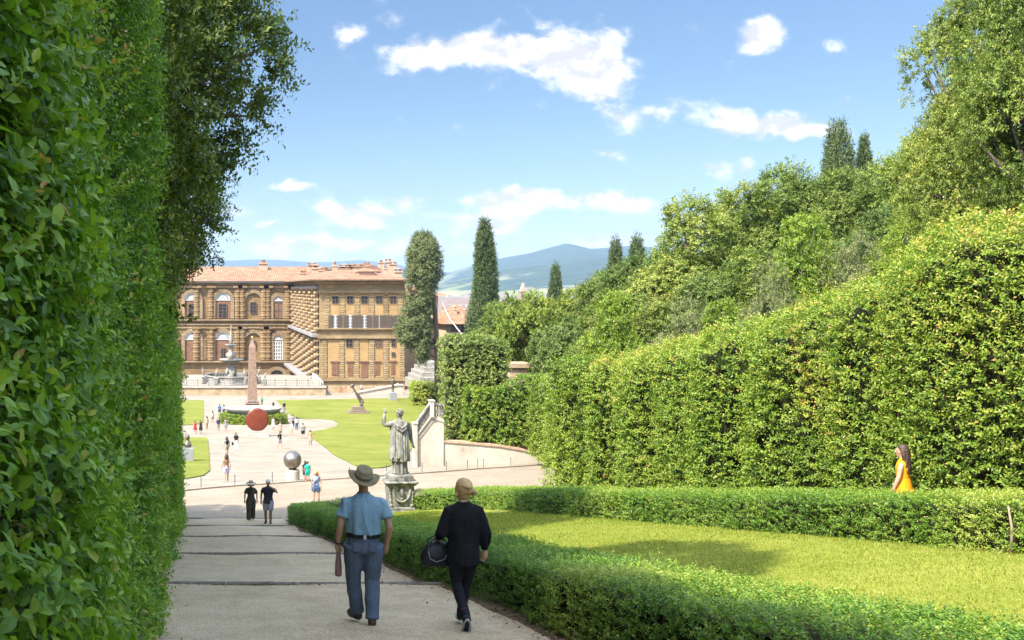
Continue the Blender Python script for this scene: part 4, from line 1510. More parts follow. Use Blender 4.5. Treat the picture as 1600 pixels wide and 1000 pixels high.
def build_palace():
    root = empty('palace', (xw(1100), YW, -19.3), "huge rusticated sandstone palace with tiled roof, ochre end wing facing the lawn", 'palace')
    o = root.location.copy()
    rng = random.Random(3)

    def part(mb, name, mat, parent=None):
        # vertices are given in world metres
        mb.v = [(p[0] - o.x, p[1] - o.y, p[2] - o.z) for p in mb.v]
        return mb.build(name, mat, parent or root)
    hold = bpy.data.objects.new('tmp', None)

    def settle(parent):
        for ch in parent.children:
            settle(ch)
            if ch.type == 'MESH' and not ch.get('_ok'):
                ch['_ok'] = 1
    # ---- courtyard facade
    XL, XR = xf(-420), XW0 + 2
    zt, zb = zf(285), -26.0
    w = MB(); w.box(XL, XR, YF, YF + 14, zb, zt)
    part(w, 'wall', M_rust)
    c = MB()
    for (a, b, d, nn) in ((zf(300), zf(283), 1.1, 3), (zf(318), zf(306), .35, 1), (zf(530), zf(515), .9, 2), (zf(552), zf(540), .4, 1), (zf(572), zf(562), .3, 1), (zf(792), zf(775), .9, 2)):
        for k in range(nn):
            c.box(XL, XW0 - .02, YF - d * (k + 1) / nn, YF - .004 + .02 * k, a + (b - a) * k / nn + .003 * k, a + (b - a) * (k + 1) / nn)
    part(c, 'cornice', M_rust_light)
    cols = [-170, -90, 70, 160, 325, 355, 490, 515, 640, 668]
    for zx in cols:
        x = xf(zx)
        col = MB()
        half_column(col, x, YF - .05, zf(772), zf(575), 1.0, 13, rng)
        col.box(x - 1.2, x + 1.2, YF - 1.1, YF - .005, zf(575), zf(562) - .002)
        part(col, 'half_column', M_rust)
        col = MB()
        half_column(col, x, YF - .05, zf(512), zf(320), .85, 13, rng)
        col.box(x - 1.2, x + 1.2, YF - 1.1, YF - .005, zf(320), zf(306) - .002)
        part(col, 'half_column', M_rust)
    # rusticated piers beside the openings of the lower storey
    for zx, hw in ((233, 62), (422, 60), (577, 44), (40, 55), (-110, 55)):
        for s in (-1, 1):
            x = xf(zx) + s * (hw * KF / 4 + .9)
            n = 15
            ru = MB()
            for i in range(n):
                z0 = zf(770) + (zf(640) - zf(770)) * i / n
                ru.bbox(x - (.70 if i % 2 else .60), x + (.70 if i % 2 else .60), YF - .42, YF - .01, z0 + .04, z0 + (zf(640) - zf(770)) / n - .04, .08)
            part(ru, 'rusticated_pier', M_rust)
    for (zx, hw, z0, zs) in ((233, 47, 770, 640), (422, 47, 770, 648), (577, 31, 770, 645), (40, 45, 770, 640), (233, 48, 510, 395), (422, 48, 490, 400), (577, 29, 510, 400), (40, 45, 510, 395), (570, 46, 900, 878)):
        ar = MB()
        arch_ring(ar, xf(zx - hw), xf(zx + hw), zf(z0), zf(zs), .9, YF - .55, YF - .012)
        part(ar, 'arch_moulding', M_rust_light)
    for (zx, hw, z0, z1) in ((233, 47, 770, 641), (233, 48, 510, 396), (577, 31, 510, 401), (40, 45, 770, 641), (40, 45, 510, 396)):
        pn = MB()
        pn.box(xf(zx - hw), xf(zx + hw), YF - .12, YF - .02, zf(z0), zf(z1))
        part(pn, 'infill_panel', M_brown_panel)

    def local(fn, *a, **k):
        """window builders work in world metres: shift their vertices into the palace's own frame"""
        w_ = fn(root, *a, **k)
        for ob in [w_] + list(w_.children):
            ob.data.transform(Matrix.Translation(-o))
        return w_
    for zx, hw, zs in ((233, 46, 640), (577, 29, 642), (233, 46, 394), (577, 27, 399), (40, 43, 640), (40, 43, 394)):
        local(lunette, xf(zx - hw), xf(zx + hw), zf(zs), YF - .2)
    for (a, b, za, zb2, cl, rw) in ((207, 256, 505, 420, 2, 4), (404, 440, 478, 410, 2, 3), (222, 250, 758, 698, 2, 4), (412, 436, 700, 652, 1, 2)):
        local(sash, xf(a), xf(b), zf(za), zf(zb2), YF - .24, cl, rw, M_dark_glass, M_shutter, .16)
    local(sash, xf(549), xf(604), zf(765), zf(655), YF - .24, 4, 5, M_dark_glass, M_white_trim, .22)
    local(sash, xf(552), xf(604), zf(508), zf(412), YF - .24, 2, 2, M_brown_panel, M_shutter, .2)
    local(sash, xf(20), xf(60), zf(505), zf(420), YF - .24, 2, 4, M_dark_glass, M_shutter, .16)
    dk = MB(); dk.prism(arch_pts(xf(527), xf(613), zf(900), zf(878)), 'y', YF - .2, YF - .02)
    part(dk, 'archway', M_dark_glass)
    # ---- roofs
    rf = MB()
    ze, zr = zf(277), 5.8
    ey, ry = YF - 1.6, YF + 11.5
    rf.add([(XL, ey, ze), (XR + 8, ey, ze), (XR + 8, ry, zr), (XL, ry, zr), (XL, ry + 12, ze), (XR + 8, ry + 12, ze)], [(0, 1, 2, 3), (3, 2, 5, 4), (0, 3, 4), (1, 5, 2), (0, 4, 5, 1)])
    r1 = part(rf, 'roof', M_tiles)
    # ---- wing
    zt2, zb2 = zw(278), -24
    wg = MB(); wg.box(XW0, XW1, YW, YF + 3, zb2, zt2)
    part(wg, 'wing_wall', M_wing_stone)
    # orange plaster panels between stone strips
    for a, b, z0, z1 in ((905, 962, 572, 362), (997, 1055, 572, 362), (1090, 1145, 572, 362), (1182, 1236, 572, 362), (1268, 1326, 572, 362),
                         (888, 958, 880, 640), (996, 1052, 880, 640), (1086, 1142, 880, 640), (1186, 1234, 880, 640), (1272, 1340, 880, 640)):
        pp = MB(); pp.box(xw(a), xw(b), YW - .06, YW - .004, zw(z0), zw(z1))
        part(pp, 'plaster_panel', M_ochre)
    # stone strips with alternating blocks
    for zs_, za, zb_, n, wa, wb in (((885, 980, 1072, 1163, 1252, 1342), 572, 350, 14, .56, .50), ((868, 977, 1069, 1164, 1253, 1352), 884, 645, 17, .55, .49)):
        for zx in zs_:
            sb = MB()
            for i in range(n):
                h = (zw(zb_) - zw(za)) / n
                z0 = zw(za) + h * i
                hw = (wa if i % 2 else wb)
                sb.bbox(xw(zx) - hw, xw(zx) + hw, YW - .22, YW - .008, z0 + .03, z0 + h - .03, .06)
            part(sb, 'stone_strip', M_wing_stone)
    ba = MB()
    for a, b, d in ((635, 612, .5), (612, 578, .3), (578, 570, .9), (350, 338, .5), (338, 330, .3), (292, 279, .9), (900, 884, .4), (640, 634, .3)):
        ba.box(XW0 - d, XW1 + .1, YW - d, YW - .006, zw(a) + .002, zw(b) - .002)
    part(ba, 'string_courses', M_wing_stone)
    # windows of the wing
    for i, zx in enumerate((934, 1027, 1117, 1208, 1296)):
        local(sash, xw(zx - 19), xw(zx + 19), zw(415), zw(372), YW - .16, 2, 2, M_dark_glass, M_shutter, .16)
        if i < 4:
            local(sash, xw(zx - 16), xw(zx + 16), zw(568), zw(492), YW - .16, 2, 4, M_pane, M_white_trim, .14)
        for s in (-1, 1):
            m = MB()
            x0 = xw(zx + s * (27 if i < 3 else 22)); wd = (1.0 if i < 3 else 1.25)
            m.box(x0 - wd / 2, x0 + wd / 2, YW - .34, YW - .2, zw(570), zw(490))
            for k in range(14):
                zz = zw(568) + (zw(492) - zw(568)) * k / 14
                m.box(x0 - wd * .4, x0 + wd * .4, YW - .37, YW - .342, zz + .02, zz + .14)
            part(m, 'shutter', M_shutter)
    for a, b, z0, z1, g in ((1004, 1041, 688, 642, M_dark_glass), (1188, 1222, 690, 645, M_brown_panel), (1286, 1311, 685, 645, M_dark_glass), (1288, 1308, 748, 722, M_dark_glass)):
        local(sash, xw(a), xw(b), zw(z0), zw(z1), YW - .16, 2, 2, g, M_shutter, .14)
    for a, b, z0, z1 in ((911, 957, 864, 785), (1010, 1046, 868, 785), (1094, 1136, 880, 785), (1178, 1214, 862, 785), (1282, 1308, 858, 782)):
        m = MB()
        for k in range(2):
            x0 = xw(a) + (xw(b) - xw(a)) * k / 2
            x1 = x0 + (xw(b) - xw(a)) / 2
            m.box(x0 + .03, x1 - .03, YW - .18, YW - .07, zw(z0), zw(z1))
            for j in range(3):
                za = zw(z0) + (zw(z1) - zw(z0)) * j / 3
                m.box(x0 + .3, x1 - .3, YW - .21, YW - .181, za + .3, za + (zw(z1) - zw(z0)) / 3 - .25)
        m.box(xw(a) - .25, xw(b) + .25, YW - .3, YW - .062, zw(z1), zw(z1) + .3)
        part(m, 'door', M_brown_panel)
    # side of the wing: columns of bulging drums in the sun
    nb = 11
    for i in range(nb * 2):
        s_, i = divmod(i, nb)
        y = YW + 2.2 + (YF - YW - 5) * i / (nb - 1)
        sd = MB()
        for z0, z1, nd in (((-9.6, 1.0 - .9, 13), (-19.4, -10.6, 12))[s_],):
            hh = (z1 - z0) / nd
            for k in range(nd):
                rr = 1.25 if (k + i) % 2 else .8
                zz = z0 + k * hh
                sd.bbox(XW0 - (1.05 if (k + i) % 2 else .45), XW0 - .01, y - rr, y + rr, zz + .06, zz + hh - .06, .2)
        part(sd, 'rusticated_column', M_rust_light)
    lg = MB()
    for z, d, t in ((-9.6, 1.6, .55), (-19.4, 2.6, .5), (.35, .8, .5)):
        lg.box(XW0 - d, XW0 - .012, YW + .7, YF - 1.15, z - t, z)
    part(lg, 'ledge', M_lead)
    # wing roof: hipped, deep eaves on brackets
    rf = MB()
    ex0, ex1, ey0 = XW0 - 2.3, XW1 + 1.2, YW - 2.0
    ze, zr = zw(268), 4.1
    rxa, rxb, ry0 = XW0 + 6.5, XW1 - 6.5, YW + 16
    rf.add([(ex0, ey0, ze), (ex1, ey0, ze), (ex1, YF + 5, ze), (ex0, YF + 5, ze), (rxa, ry0, zr), (rxb, ry0, zr), (rxb, YF + 5, zr), (rxa, YF + 5, zr)],
           [(0, 1, 5, 4), (1, 2, 6, 5), (3, 0, 4, 7), (4, 5, 6, 7), (2, 3, 7, 6), (0, 3, 2, 1)])
    r2 = part(rf, 'wing_roof', M_tiles)
    ev = MB()
    n = 34
    for i in range(n):
        x = ex0 + .5 + (ex1 - ex0 - 1) * i / (n - 1)
        ev.box(x - .12, x + .12, ey0 + .25, YW - .01, ze - .42, ze - .05)
    for i in range(60):
        y = ey0 + 1 + (YF - YW) * i / 60
        ev.box(ex0 + .25, XW0 - .01, y - .12, y + .12, ze - .42, ze - .05)
    ev.box(ex0 - .05, ex1 + .05, ey0 - .08, ey0 - .004, ze - .16, ze + .1)
    ev.box(ex0 - .08, ex0 - .004, ey0, YF, ze - .16, ze + .1)
    part(ev, 'eaves', mottled('eaves_wood', [(.3, (.16, .10, .06)), (.7, (.28, .19, .12))], 2, .85, .15, 3, 0, world=True))
    # higher block behind the wing roof
    hb = MB(); hb.box(XW0 + 14, XW1 + 2, YF - 14, YF + 6, 0, 4.1)
    part(hb, 'attic_wall', M_plaster_pale)
    hr = MB()
    hr.add([(XW0 + 13, YF - 15, 4.1), (XW1 + 3, YF - 15, 4.1), (XW1 + 3, YF + 7, 4.1), (XW0 + 13, YF + 7, 4.1), (XW0 + 20, YF - 4, 6.0), (XW1 - 4, YF - 4, 6.0)], [(0, 1, 5, 4), (1, 2, 5), (2, 3, 4, 5), (3, 0, 4), (0, 3, 2, 1)])
    r3 = part(hr, 'attic_roof', M_tiles)
    # chimneys

    def chim(par, zx, y, zz, w_, h_, kd):
        x = (290 + zx / 4 - PX) / F * y
        ob = chimney(par, x, y, zz, w_, h_, kd)
        ob.data.transform(Matrix.Translation(-o))
    chim(r1, 485, 268, 4.6, 2.2, 2.2, 1)
    for zx, y, zz, w_, h_, kd in ((725, 262, 2.2, 1.4, 1.8, 1), (745, 262, 2.2, 1.2, 1.8, 1), (790, 266, 4.6, 2.2, 1.7, 0), (812, 264, 2.6, 1.8, 2.8, 0)):
        chim(r1, zx, y, zz, w_, h_, kd)
    for zx, y, zz, w_, h_, kd in ((850, 250, 2.6, 1.5, 1.9, 1), (875, 250, 2.8, 1.2, 1.5, 1), (905, 252, 3.4, 3.0, 1.5, 0), (932, 246, 3, 1.2, 2.7, 1), (965, 252, 3.5, 4.0, 1.5, 0), (990, 255, 3.8, 2.2, 1.8, 0), (1250, 222, 2.7, .9, 1.7, 1), (1328, 218, 1.6, 1.5, 2.1, 0)):
        chim(r2, zx, y, zz, w_, h_, kd)
    for zx, y, zz, w_, h_, kd in ((1078, 252, 4.0, 2.5, 1.6, 0), (1133, 256, 5.4, 1.4, 1.0, 0), (1222, 250, 5.0, 1.2, 1.5, 1), (1266, 250, 4.3, 1.4, 2.4, 0), (1296, 250, 4.2, 1.6, 1.9, 0)):
        chim(r3, zx, y, zz, w_, h_, kd)
    # dormer
    dm = MB(); x = xw(1160); 
    dm.box(x - 1.7, x + 1.7, YW + 5.5, YW + 9, 1.6, 3.5)
    dm.box(x - 2.0, x + 2.0, YW + 5.1, YW + 9.4, 3.503, 3.8)
    d = part(dm, 'dormer', M_chimney, r2)


build_palace()


def house(name, label, x0, x1, y0, y1, zb, ze, zr, wall, wins, shut=None, eave=1.0, chims=()):
    root = empty(name, ((x0 + x1) / 2, y0, zb), label, 'house')
    o = root.location.copy()

    def part(mb, nm, mat, par=None):
        mb.v = [(p[0] - o.x, p[1] - o.y, p[2] - o.z) for p in mb.v]
        return mb.build(nm, mat, par or root)
    w = MB(); w.box(x0, x1, y0, y1, zb, ze - .02); part(w, 'wall', wall)
    ym = (y0 + y1) / 2
    r = MB()
    h = min((x1 - x0), (y1 - y0)) * .45
    r.add([(x0 - eave, y0 - eave, ze), (x1 + eave, y0 - eave, ze), (x1 + eave, y1 + eave, ze), (x0 - eave, y1 + eave, ze), (x0 + h, ym, zr), (x1 - h, ym, zr)],
          [(0, 1, 5, 4), (1, 2, 5), (2, 3, 4, 5), (3, 0, 4), (0, 3, 2, 1)])
    rf = part(r, 'roof', M_tiles)
    for (cx, cz, ww, hh) in wins:
        p = MB(); p.box(cx - ww / 2, cx + ww / 2, y0 - .06, y0 - .004, cz - hh / 2, cz + hh / 2)
        wo = part(p, 'window', M_dark_glass)
        f = MB()
        for s in (-1, 1):
            f.box(cx + s * ww * .75 - ww * .24, cx + s * ww * .75 + ww * .24, y0 - .12, y0 - .004, cz - hh / 2, cz + hh / 2)
        f.box(cx - ww * .6, cx + ww * .6, y0 - .2, y0 - .062, cz - hh / 2 - .18, cz - hh / 2)
        part(f, 'shutter', M_shutter, wo)
    for (cx, cy, cz, ww, hh) in chims:
        ob = chimney(rf, cx, cy, cz, ww, hh, 0); ob.data.transform(Matrix.Translation(-o))
    return root


def build_houses():
    k = 215 / F
    X = lambda px: (px - PX) * k
    Z = lambda py: -(py - HY) * k
    # low tiled house right of the cedar
    house('house', "pale ochre house with low tiled roof between the cedar and the clipped block", X(697), X(760), 215, 232, -20, Z(506), Z(477), M_plaster_pale,
          [(X(712), Z(512), 2.2, 2.2)] and [(X(711.5), Z(513), 2.0, 1.6), (X(735), Z(513), 2.0, 1.6), (X(711.5), Z(530), 2.0, 2.4), (X(735), Z(530), 2.0, 2.4)], chims=[(X(704), 221, Z(490), .8, 1.2), (X(718), 219, Z(499), .8, 2.2), (X(735), 219, Z(499), .9, 1.6)])
    k2 = 228 / F
    house('house', "taller shaded house behind the cedar with wide dark eaves", (640 - PX) * k2, (698 - PX) * k2, 236, 262, -22, -(462 - HY) * k2, -(446 - HY) * k2, M_plaster_pale,
          [((684 - PX) * k2, -(516 - HY) * k2, 2.4, 3.0), ((672 - PX) * k2, -(516 - HY) * k2, 2.4, 3.0), ((684 - PX) * k2, -(545 - HY) * k2, 2.2, 3.2)], eave=2.2)


build_houses()
# ------------------------------------------------------------------ terrace, fountain, sculptures, walls
def remesh(mb, voxel, smooth=2, fac=.5):
    """fuse overlapping pieces into one continuous surface"""
    me = mb.mesh('tmp')
    ob = bpy.data.objects.new('tmp', me)
    COL.objects.link(ob)
    m = ob.modifiers.new('r', 'REMESH'); m.mode = 'VOXEL'; m.voxel_size = voxel; m.use_smooth_shade = True
    if smooth:
        s = ob.modifiers.new('s', 'SMOOTH'); s.iterations = smooth; s.factor = fac
    dg = bpy.context.evaluated_depsgraph_get()
    dg.update()
    out = bpy.data.meshes.new_from_object(ob.evaluated_get(dg))
    bpy.data.objects.remove(ob)
    bpy.data.meshes.remove(me)
    out.polygons.foreach_set('use_smooth', np.ones(len(out.polygons), bool))
    return out


M_marble = mottled('weathered_marble', [(.25, (.14, .125, .10)), (.5, (.25, .23, .19)), (.75, (.34, .32, .275))], 1.6, .7, .3, 6, .3, .02)
M_cream_wall = mottled('stained_cream_plaster', [(.25, (.20, .15, .10)), (.35, (.40, .345, .265)), (.55, (.48, .43, .35)), (.8, (.53, .485, .41))], .75, .9, .15, 7, .35, .03, world=True, stretch=(1, 1, .7))
M_tan_wall = mottled('tan_rubble_wall', [(.3, (.27, .19, .11)), (.5, (.38, .28, .17)), (.75, (.46, .36, .24))], 1.1, .9, .15, 6, .5, .04, world=True)
M_iron = plain('painted_iron', (.11, .10, .095), .6, .4)
M_granite_pink = mottled('pink_granite', [(.3, (.17, .105, .07)), (.5, (.245, .158, .108)), (.7, (.30, .20, .145))], 3, .55, .4, 6, .1, .01)
M_granite_grey = mottled('grey_granite', [(.3, (.18, .165, .14)), (.5, (.27, .25, .215)), (.7, (.35, .33, .29))], 3, .6, .4, 6, .15, .01)
M_bronze = mottled('dark_bronze', [(.3, (.055, .045, .035)), (.7, (.14, .105, .07))], 4, .45, .5, 4, .1, .01)
M_box_grey = plain('grey_plinth', (.25, .255, .25), .8, .25)
M_old_stone = mottled('lichen_stone', [(.22, (.045, .042, .034)), (.40, (.12, .115, .095)), (.55, (.25, .24, .205)), (.74, (.40, .39, .35))], 4.2, .9, .2, 8, .7, .02, stretch=(1, 1, .55))


def putto(label, x, y, z, s, seed, group=None, lean=0.0):
    r = random.Random(seed)
    b = MB()
    a = r.uniform(-.5, .5)
    b.tube([(0, 0, .95), (.04 * lean, 0, 1.2), (.12 * lean, .03, 1.55), (.16 * lean, 0, 1.8)], [.17, .20, .23, .09], 10)
    b.ball((.18 * lean, .02, 2.0), .15, 10, 8)
    for sx in (-1, 1):
        b.tube([(sx * .1, 0, 1.0), (sx * .17, .2 * r.random(), .65), (sx * .15, .02, .3)], [.13, .11, .075], 8)
        b.tube([(sx * .22 + .12 * lean, 0, 1.62), (sx * .42, .08, 1.4 + .3 * r.random()), (sx * (.3 + .25 * r.random()), .2, 1.5 + .5 * r.random() * (sx > 0))], [.085, .07, .045], 8)
    for p in ((-.3, .0, .25), (.28, .1, .22), (0, -.15, .24)):
        b.ball(p, .25, 8, 6)
    root = empty('statue', (x, y, z), label, 'statue', group, a)
    root.scale = (s, s, s)
    mesh_obj('figure', remesh(b, .05, 2), M_marble, root)
    p = MB(); p.bbox(-.38, .38, -.38, .38, -1.0, .12, .04); p.box(-.46, .46, -.46, .46, .122, .24)
    p.build('pedestal', M_marble, root)


def build_terrace():
    k = 189.5 / F
    x0, x1 = -22.0, (504 - PX) * k
    zt = -18.95
    t = MB(); t.box(x0, x1, 190.0, 216, -24, zt)
    tag(t.build('terrace', M_gravel), kind='structure')
    w = MB(); w.box(x0, x1 + .6, 189.3, 189.99, -21.6, zt - .02)
    cp = MB(); cp.box(x0, x1 + .7, 189.1, 190.1, zt + .003, zt + .22)
    r = empty('terrace_wall', (0, 189.6, -20.6), "long tan retaining wall of the fountain terrace below the railing", 'wall')
    for mb, nm, m in ((w, 'wall', M_tan_wall), (cp, 'coping', M_cream_wall)):
        mb.v = [(a, b - 189.6, c + 20.6) for a, b, c in mb.v]; mb.build(nm, m, r)
    # iron railing
    r = empty('railing', (0, 189.6, zt + .22), "iron railing along the front edge of the fountain terrace", 'railing')
    rl = MB(); br = MB()
    for z in (.15, .62, 1.12): rl.box(x0, x1, -.035, .035, z, z + .06)
    x = x0
    i = 0
    while x < x1:
        if i % 5 == 0:
            p = MB(); p.box(x - .06, x + .06, -.07, .07, 0, 1.35); p.ball((x, 0, 1.42), .09, 6, 5); 
            if x > -3: p.build('post', M_iron, r)
        else: br.box(x - .018, x + .018, -.02, .02, .15, 1.12)
        x += .42; i += 1
    rl.build('rails', M_iron, r); br.build('bars', M_iron, r)
    # white side parapet of the terrace, coming down beside the wing
    pr = MB()
    pr.prism([(190, -21.5), (190, -17.9), (204, -17.4), (204, -21.5)], 'x', x1 - .25, x1 + .25)
    tag(pr.build('parapet', M_cream_wall), "whitewashed parapet at the right end of the fountain terrace", 'parapet')
    # wall and ramp in front of the wing
    w2 = MB(); w2.box(x1 + .62, (640 - PX) * k, 196.0, 196.6, -21.6, -19.35)
    tag(w2.build('garden_wall', M_tan_wall), "low tan wall at the foot of the palace wing", 'wall')
    rp = MB()
    xa, xb = (556 - PX) * k, (632 - PX) * k
    rp.prism([(xa, -21), (xb, -21), (xb, -18.7), (xb - 1, -18.65), (xa, -20.2)], 'y', 190.6, 191.2)
    rp.prism([(xa, -20.18), (xb - 1, -18.63), (xb, -18.68), (xb, -18.48), (xb - 1, -18.43), (xa, -19.98)], 'y', 190.4, 191.4)
    tag(rp.build('ramp_wall', M_cream_wall), "pale sloping ramp wall between the wing and the lawn", 'wall')
    # fountain
    cx, cy = 7.8, 199.0
    r = empty('fountain', (cx, cy, zt), "white marble tiered fountain with octagonal basin on the terrace before the palace", 'fountain')
    b = MB()
    b.lathe([(6.0, 0), (6.0, .25), (5.6, .3), (5.5, 1.35), (5.75, 1.45), (5.75, 1.65), (5.3, 1.66), (5.3, 1.25), (.5, 1.2)], seg=8, smooth=False)
    b.build('basin', M_granite_grey, r)
    wt = NB('fountain_water'); wt.color((.06, .08, .05)).set(.08, .5)
    wv = MB(); wv.lathe([(5.28, 1.262), (.3, 1.28)], seg=16); wv.build('water', wt.m, r)
    st = MB()
    st.lathe([(1.3, 1.2), (1.2, 1.5), (.75, 2.0), (.95, 2.6), (.55, 3.2), (.5, 3.8), (.8, 4.1)], seg=14)
    for k_ in range(4):
        a = k_ * 1.57 + .6
        st.tube([(math.cos(a) * .9, math.sin(a) * .9, 1.4), (math.cos(a) * 1.0, math.sin(a) * 1.0, 2.4), (math.cos(a) * .7, math.sin(a) * .7, 3.3)], [.4, .35, .16], 8)
    st.build('stem', M_marble, r)
    bw = MB(); bw.lathe([(.6, 3.9), (1.6, 4.1), (2.3, 4.55), (2.45, 4.75), (2.3, 4.78), (1.2, 4.5), (.4, 4.45)], seg=24); bw.build('bowl', M_marble, r)
    up = MB(); up.lathe([(.45, 4.45), (.75, 5.0), (.85, 5.6), (.5, 6.2), (.45, 6.9), (.62, 7.3)], seg=12)
    for k_ in range(4):
        a = k_ * 1.57
        up.ball((math.cos(a) * .7, math.sin(a) * .7, 5.5), .34, 8, 6, (1, 1, 1.7))
    up.build('upper_stem', M_marble, r)
    ub = MB(); ub.lathe([(.45, 7.2), (.9, 7.35), (1.25, 7.65), (1.2, 7.72), (.4, 7.6)], seg=18); ub.build('upper_bowl', M_marble, r)
    fi = MB(); fi.lathe([(.4, 7.6), (.34, 8.2), (.42, 8.8), (.22, 9.4), (.26, 9.9), (.16, 10.5), (.10, 11.2), (.02, 11.6)], seg=10); fi.build('finial', M_marble, r)
    for i, (px, dy, lab) in enumerate(((318, -2.2, "white cherub statue at the left corner of the fountain basin"), (338, -4.6, "white cherub statue on the front rim, left of the fountain stem"), (383, -4.4, "white cherub statue on the front rim, right of the fountain stem"), (404, -1.5, "white cherub statue at the right corner of the fountain basin"))):
        y = cy + dy
        putto(lab, (px - PX) / F * y, y, zt + 1.1, 1.0, 70 + i, None, (-1, 1)[i % 2])
    y = 194
    putto("crouching white statue on the terrace, right of the fountain basin", (414 - PX) / F * y, y, zt + .9, .8, 79, None, 1)


def build_obelisk():
    x, y, z = on_ground(398, 664)
    y += 3.2; z = gz(x, y)
    # granite tub with its hedge ring
    root = empty('granite_basin', (x, y, z), "huge shallow grey granite tub at the foot of the obelisk", 'basin')
    b = MB()
    b.lathe([(2.2, 0), (2.3, .5), (2.0, .55), (2.9, 1.1), (3.7, 1.75), (4.05, 2.05), (4.05, 2.2), (3.75, 2.22), (3.4, 1.9), (2.6, 1.5), (.5, 1.45)], seg=36, sy=.62)
    b.build('tub', M_granite_grey, root)
    o = empty('obelisk', (x + .1, y + 4.0, gz(x, y + 4)), "tall pink granite obelisk with small gilded tip behind the granite tub", 'obelisk')
    s = MB()
    h0, h1 = 3.0, 10.6
    a, c = .68, .45
    s.add([(-a, -a, h0), (a, -a, h0), (a, a, h0), (-a, a, h0), (-c, -c, h1), (c, -c, h1), (c, c, h1), (-c, c, h1), (0, 0, h1 + 1.25)],
          [(0, 1, 5, 4), (1, 2, 6, 5), (2, 3, 7, 6), (3, 0, 4, 7), (4, 5, 8), (5, 6, 8), (6, 7, 8), (7, 4, 8), (0, 3, 2, 1)])
    s.build('shaft', M_granite_pink, o)
    p = MB(); p.bbox(-1.15, 1.15, -1.15, 1.15, -.3, 1.6, .05); p.bbox(-.95, .95, -.95, .95, 1.603, 2.5, .04); p.bbox(-1.02, 1.02, -1.02, 1.02, 2.503, 2.7, .04)
    for sx in (-1, 1):
        for sy in (-1, 1): p.ball((sx * .62, sy * .62, 2.86), .17, 8, 6)
    p.build('pedestal', M_granite_pink, o)
    g = NB('gilding'); g.color((.75, .48, .12)).set(.3, .5, 1.0)
    t = MB(); t.ball((0, 0, h1 + 1.35), .2, 10, 8); t.build('tip', g.m, o)
    # low hedge ring round the tub
    root = empty('ring_hedge', (x, y, z), "low bright box hedge curving round the granite tub", 'hedge')
    q = []
    n = 36
    ro, ri, hh = 4.55, 3.7, 1.25
    pt = lambda r_, i, zz: (r_ * math.cos(2 * math.pi * i / n), r_ * .66 * math.sin(2 * math.pi * i / n) - .4, zz)
    for i in range(n):
        q.append([pt(ro, i, -.2), pt(ro, i + 1, -.2), pt(ro, i + 1, hh), pt(ro, i, hh)])
        q.append([pt(ro, i, hh), pt(ro, i + 1, hh), pt(ri, i + 1, hh), pt(ri, i, hh)])
        q.append([pt(ri, i + 1, 0), pt(ri, i, 0), pt(ri, i, hh), pt(ri, i + 1, hh)])
    hedge_body(q, 'opaque_core', root, .12)
    shear_hedge(root, q, 60, .16, .5, LM_bright, 83, 8, .3, 1, .15, .08, tint0=.6)
    # red disc sculpture on its plinth
    dx, dy, dz = on_ground(402, 682)
    r = empty('disc_sculpture', (dx, dy, dz), "rust red upright disc sculpture on a stone plinth before the obelisk", 'sculpture')
    rd = mottled('red_lacquered_copper', [(.25, (.095, .015, .005)), (.5, (.15, .026, .008)), (.8, (.21, .048, .016))], 2.2, .38, .5, 5, .1, .01)
    d = MB(); R0 = 1.36
    prof = [(0.02, -.16), (R0 * .8, -.13), (R0 * .97, -.07), (R0, 0), (R0 * .97, .07), (R0 * .8, .13), (.02, .16)]
    d.lathe(prof, seg=48)
    d.v = [(a, -c, b + 1.98) for a, b, c in d.v]
    d.build('disc', rd, r)
    p = MB()
    p.bbox(-1.35, 1.35, -.75, .75, -.2, .16, .03); p.bbox(-1.2, 1.2, -.6, .6, .163, .42, .02)
    p.bbox(-.85, .85, -.4, .4, .423, .66, .02)
    for s_ in (-1, 1): p.bbox(s_ * .95 - .25, s_ * .95 + .25, -.35, .35, .424, .74, .02)
    p.build('plinth', mottled('pink_plinth_stone', [(.3, (.36, .25, .20)), (.7, (.52, .41, .34))], 2, .8, .2, 5, .2, .01), r)
    pl = MB(); pl.box(-.13, .13, -.63, -.602, .20, .36); pl.build('plaque', M_white_trim, r)


